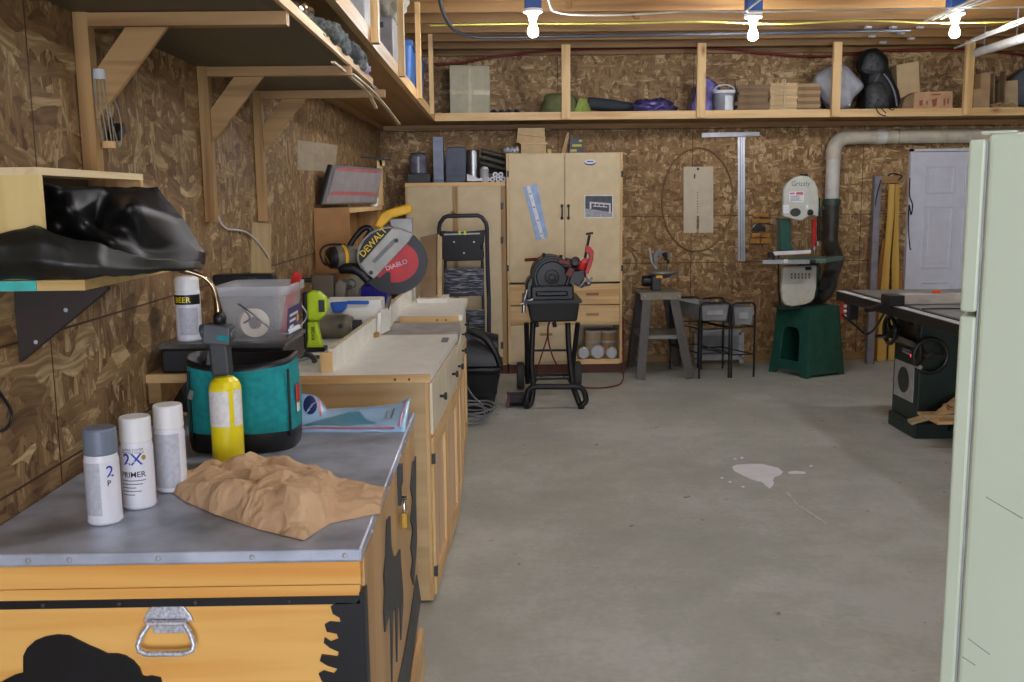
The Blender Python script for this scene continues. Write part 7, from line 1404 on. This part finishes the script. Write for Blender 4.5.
MB().tube(smoothline([at(888, 176, Y=8.88), at(893, 173.5, Y=8.86), at(902, 176, Y=8.86), at(898, 180, Y=8.88)], 4), .006, 8).tube(smoothline([at(881, 180, Y=8.9), at(876, 200, Y=8.9), at(875, 218, Y=8.9), at(879, 232, Y=8.9), at(882, 230, Y=8.9)], 4), .005, 8).build('wire_loop', BLACK, rk)
for i, (pts, mt_, lb, y_) in enumerate((([(880.5, 292), (889, 292), (890, 262), (892, 240), (894.5, 210), (895, 184), (889, 184), (888, 210), (885.5, 240), (883.5, 262)], YSKI, 'left yellow wooden slat bowed under the wall rail', 8.86), ([(892, 292), (899, 292), (899.5, 262), (898.5, 235), (899, 210), (900, 184), (895.5, 184), (895, 210), (893.5, 240), (892, 262)], YSKI, 'right yellow wooden slat bowed under the wall rail', 8.88), ([(876, 292), (884, 292), (889, 262), (889, 236), (883, 240), (879, 262)], OWOOD, 'orange-brown curved wooden slat at lower left of slats', 8.90), ([(897, 292), (903, 292), (902, 276), (899, 262), (897, 240), (895.8, 262)], OWOOD, 'orange-brown slat with dark foot at lower right of slats', 8.91))):
    q = [at(a, b, Y=y_) for a, b in pts]
    q0, q1 = q[0], q[1]; ext = [V((q0.x - .005, y_, .003)), V((q1.x + .005, y_, .003))]
    solo(MB().prism([ext[0], ext[1]] + q[1:] + [q0], (0, .018, 0)), 'leaning_plank', mt_, lb, 'plank', 'wooden slats against the back wall', bevel=.003)
run([at(910, 178, Y=8.955), at(909.5, 195, Y=8.955), at(912.5, 205, Y=8.95), at(911, 215, Y=8.955), at(909, 205, Y=8.95), at(908.5, 230, Y=8.955), at(910, 248, Y=8.955), at(911, 249, Y=8.955)], .006, 'door_cord', BLACK, 'thin black cord dangling down left side of white door', 'cord')
# ------------------------------------------------------------------ table saw
tsz = .875
tw = thing('table_saw', 'dark green cabinet table saw with black rail and handwheels', 'table saw', (2.95, 6.2, 0))
rl0, rl1 = at(836, 297, Z=tsz - .015), at(963, 324, Z=tsz - .015); rxx = 2.40
cx0, cx1, cy0, cy1 = 2.63, 3.2, 5.98, 6.37
def Ty(px, py, x=rxx): return at(px, py, X=x)
y_far, y_near = 6.85, 4.7
MB().box(rxx + .08, 3.30, y_near + .1, y_far - .05, tsz - .04, tsz - .002).build('table', CASTI, tw, bevel=.004); MB().box(rxx + .075, rxx + .0795, y_near + .1, y_far - .05, tsz - .07, tsz - .004).build('table_apron', GREEN_D, tw)
rail = MB().box(rxx - .005, rxx + .074, y_near, y_far, tsz - .075, tsz - .012).build('fence_rail', BLACKM, tw, bevel=.004)
MB().box(rxx - .002, rxx + .050, y_near, y_far, tsz - .0118, tsz - .009).build('rail_scale', plain('rail_bright', (206, 208, 210), .4), rail); MB().box(rxx + .0502, rxx + .072, y_near, y_far, tsz - .0118, tsz - .003).build('rail_lip', BLACKM, rail)
body = MB(); body.prism([(cx0, cy0, .1), (cx1, cy0, .1), (cx1, cy1, .1), (cx0, cy1, .1)], (0, 0, tsz - .1 - .042)); body.build('cabinet', GREEN_D, tw, bevel=.012)
MB().box(cx0 - .012, cx1 + .02, cy0 - .012, cy1 + .02, .0, .0995).build('base', GREEN_D, tw, bevel=.01)
xf = cx0 - .0005
vp = MB().box(xf - .006, xf, cy0 + .05, cy1 - .04, .22, .46).build('vent_plate', LGREY, tw, bevel=.012)
c_ = V((xf - .0066, (cy0 + cy1) / 2 + .005, .345)); MB().prism([c_ + V((0, .085 * math.cos(q), .085 * math.sin(q))) for q in [2 * PI * k / 28 for k in range(28)]], (-.002, 0, 0)).build('vent_grille', DARK, vp)
MB().box(xf - .004, xf, cy0 + .06, cy0 + .27, .51, .56).build('name_plate', BLACK, tw); MB().text('GRIZZLY', (xf - .0055, cy0 + .25, .52), (0, -1, 0), (0, 0, 1), .042, bold=True).build('lettering', LGREY, tw)
MB().prism([(xf - .05, cy0 + .02, .60), (xf - .05, cy1 - .02, .60), (xf, cy1 - .02, .57), (xf, cy0 + .02, .57)], (0, 0, .03)).build('slot_shelf', DIRTY, tw); MB().box(xf - .003, xf, cy0 + .05, cy1 - .05, .63, .76).build('tilt_slot', plain('slot_brown', (70, 64, 52), .6, .3), tw); MB().obox((xf - .012, cy0 + .17, .745), (.02, .14, .02), (.3, 0, 0)).build('pointer', BLACK, tw)
def wheel(c, ax, r_, nm):
    m_ = MB(); n_ = V(ax).normalized(); u = V((0, 0, 1)); w_ = n_.cross(u)
    m_.tube([c + (u * math.cos(a) + w_ * math.sin(a)) * r_ for a in [2 * PI * k / 40 for k in range(40)]], .014, 10, closed=True)
    for k in range(3): a = 2 * PI * k / 3 + .4; d = u * math.cos(a) + w_ * math.sin(a); m_.bar(c + d * .02, c + d * r_, .03, .012, n_)
    m_.lathe(c - n_ * .06, [(0, 0), (.03, 0), (.032, .05), (.028, .075), (0, .078)], n_, 18)
    wv = m_.build(nm, plain('wheel_iron', (58, 60, 58), .3, .6), tw); h = c + (u * math.cos(2.2) + w_ * math.sin(2.2)) * r_
    MB().cyl(h, h + n_ * .06, .014, 12).build('crank_handle', CHROME, wv)
wheel(V((at(931, 356, Y=cy0 - .07).x, cy0 - .06, at(931, 356, Y=cy0 - .07).z)), (0, -1, 0), .105, 'handwheel'); wheel(V((xf - .07, cy1 - .09, .66)), (-1, 0, 0), .09, 'handwheel')
rb = at(913, 356, Y=cy0 - .03); MB().ball((rb.x, cy0 - .02, rb.z), (.013, .02, .013), 12).build('red_button', glow('red_indicator', (255, 60, 80), .8), tw)
sb_ = at(847, 310, X=rxx + .02); MB().box(rxx + .01, rxx + .07, sb_.y - .09, sb_.y + .03, tsz - .19, tsz - .08).build('switch_box', BLACK, tw, bevel=.005)
s2 = MB().box(rxx - .01, rxx + .0095, sb_.y - .02, sb_.y + .05, tsz - .20, tsz - .075).build('switch_face', plain('switch_red', (176, 40, 40), .5), tw)
for z in (tsz - .1, tsz - .135, tsz - .17): MB().lathe((rxx + .0, sb_.y - .0205, z), [(0, 0), (.012, 0), (.01, .006), (0, .007)], (0, -1, 0), 12).build('button', LABELW, s2)
fq = at(900, 300, X=rxx); fyy = fq.y
# rip fence across the table
rf = thing('rip_fence', 'pale rip fence with black clamp head across the table saw', 'fence', (2.8, fyy, tsz))
fye = at(905, 300, X=rxx + .08).y
MB().box(rxx + .06, 3.34, fye - .04, fye + .04, tsz + .001, tsz + .062).build('beam', plain('fence_beige', (188, 180, 168), .5), rf, bevel=.003); MB().box(rxx - .035, rxx + .0595, fye - .05, fye + .09, tsz - .0088, tsz + .056).build('clamp_head', BLACKM, rf, bevel=.006)
MB().tube([V((rxx - .03, fye + .02, tsz + .0)), V((rxx - .08, fye + .08, tsz - .04)), V((rxx - .1, fye + .14, tsz - .05))], [.014, .016, .018], 10).build('clamp_lever', BLACK, rf); MB().box(2.66, 2.71, fye + .01, fye + .04, tsz + .0625, tsz + .08).build('orange_lever', ORANGE, rf, bevel=.006); p = at(898, 289, Y=fye + .05)
mg = MB().box(rxx + .06, rxx + .30, fye - .30, fye - .285, tsz + .0, tsz + .006); mg.build('pointer_frame', BLACK, rf)
solo(MB().tube(smoothline([V((rxx - .05, sb_.y - .1, tsz - .15)), at(857, 327, X=rxx + .06), at(866, 334, X=rxx + .12), at(876, 327, X=rxx + .12), at(889, 303, X=rxx + .06)], 6), .008, 8), 'switch_cable', BLACK, 'black cable drooping from table saw switch box', 'cable')
# scraps on the cabinet's base ledge
sg = thing('scrap_shelf', 'pine board ledge holding offcuts against table saw cabinet', 'shelf', (2.9, 5.85, .16)); MB().box(cx0 + .0, cx1, 5.68, cy0 - .015, .162, .18).build('board', PINE_X, sg); MB().prism([(cx0 + .2, cy0 - .0155, .05), (cx0 + .2, cy0 - .0155, .1615), (cx0 + .2, 5.75, .1615)], (.03, 0, 0)).build('support', GREEN_D, sg)
rnd = random.Random(11)
nms = ['lowest offcut on table saw ledge, lying flat', 'long thin offcut poking left from ledge pile', 'pale offcut slanting up the ledge pile', 'thick tan offcut in middle of ledge pile', 'dark-ended offcut on right of ledge pile', 'short offcut on top of ledge pile', 'pale slat behind the ledge pile', 'flat offcut hanging over ledge front']
for i in range(8):
    px, py = [(940, 424), (926, 416), (938, 408), (944, 414), (950, 411), (946, 405), (952, 402), (950, 419)][i]; c = at(px, py, Y=5.80 + .015 * (i % 4)); L = [.34, .34, .3, .2, .16, .12, .22, .26][i]
    c.z = max(c.z, .19 + .002 * i)
    solo(MB().obox((c.x + .06, c.y, c.z), (L, .05, .018 if i != 3 else .03), (.2 * (i % 3), [-0.0, -.25, -.45, -.2, .3, -.5, -.3, 0][i], rnd.uniform(-.5, .5))), 'wood_offcut', [CARD_L, CARD_L, PINE_X, CARD, CARD, PINE_X, CARD_L, OLD_X][i], nms[i], 'offcut', 'offcuts on the table saw ledge')
# ------------------------------------------------------------------ refrigerator at the right, side toward the camera
phi = math.radians(32); ex = V((math.cos(phi), -math.sin(phi), 0)); ey = V((math.sin(phi), math.cos(phi), 0)); fo = at(954.5, 400, Y=2.25); fo.z = 0
RT_ = thing('refrigerator', 'pale greenish refrigerator seen from its side at right edge', 'refrigerator', fo, -phi)
def fx(mb):
    mb.v = [fo + ex * v.x + ey * v.y + V((0, 0, v.z)) for v in mb.v]; return mb
FH = 1.677; gx = .036
fx(MB().box(gx + .004, .70, .0, .72, .05, FH)).build('cabinet', FRIDGE, RT_, bevel=.012, seg=3)
d1 = fx(MB().box(0, gx, .003, .717, 1.268, FH - .012)).build('freezer_door', FRIDGE, RT_, bevel=.007, seg=3); d2 = fx(MB().box(0, gx, .003, .717, .1, 1.258)).build('main_door', FRIDGE, RT_, bevel=.007, seg=3)
fx(MB().box(-.035, -.012, .60, .63, 1.30, 1.55).box(-.012, .004, .60, .63, 1.30, 1.33).box(-.012, .004, .60, .63, 1.52, 1.55)).build('handle', FRIDGE, d1, bevel=.004); fx(MB().box(-.035, -.012, .60, .63, .75, 1.22).box(-.012, .004, .60, .63, .75, .78).box(-.012, .004, .60, .63, 1.19, 1.22)).build('handle', FRIDGE, d2, bevel=.004)
fx(MB().box(gx - .012, gx + .06, .01, .05, FH + .0005, FH + .006)).build('top_hinge', FRIDGE, RT_); fx(MB().box(.06, .68, .03, .69, 0, .0495)).build('kick_plate', BLACKM, RT_); fx(MB().box(gx + .0, gx + .0042, .006, .71, .1, FH - .015)).build('door_gasket', LGREY, RT_)
for (x0_, z0_, x1_, z1_) in ((.08, .83, .16, .79), (.18, .78, .26, .75), (.06, .47, .11, .44), (.05, .42, .08, .405)): fx(MB().bar((x0_, -.0004, z0_), (x1_, -.0004, z1_), .0004, .0025)).build('scuff_mark', plain('scuff_grey', (150, 150, 148), .6), RT_)
# ------------------------------------------------------------------ render look
scene.view_settings.view_transform = 'Standard'; scene.view_settings.look = 'None'; scene.view_settings.exposure = EXPOSURE; scene.view_settings.gamma = 1.0; scene.view_settings.use_curve_mapping = False
scene.cycles.use_denoising = True; scene.cycles.max_bounces = 8; scene.cycles.diffuse_bounces = 4; scene.cycles.sample_clamp_indirect = 6.0
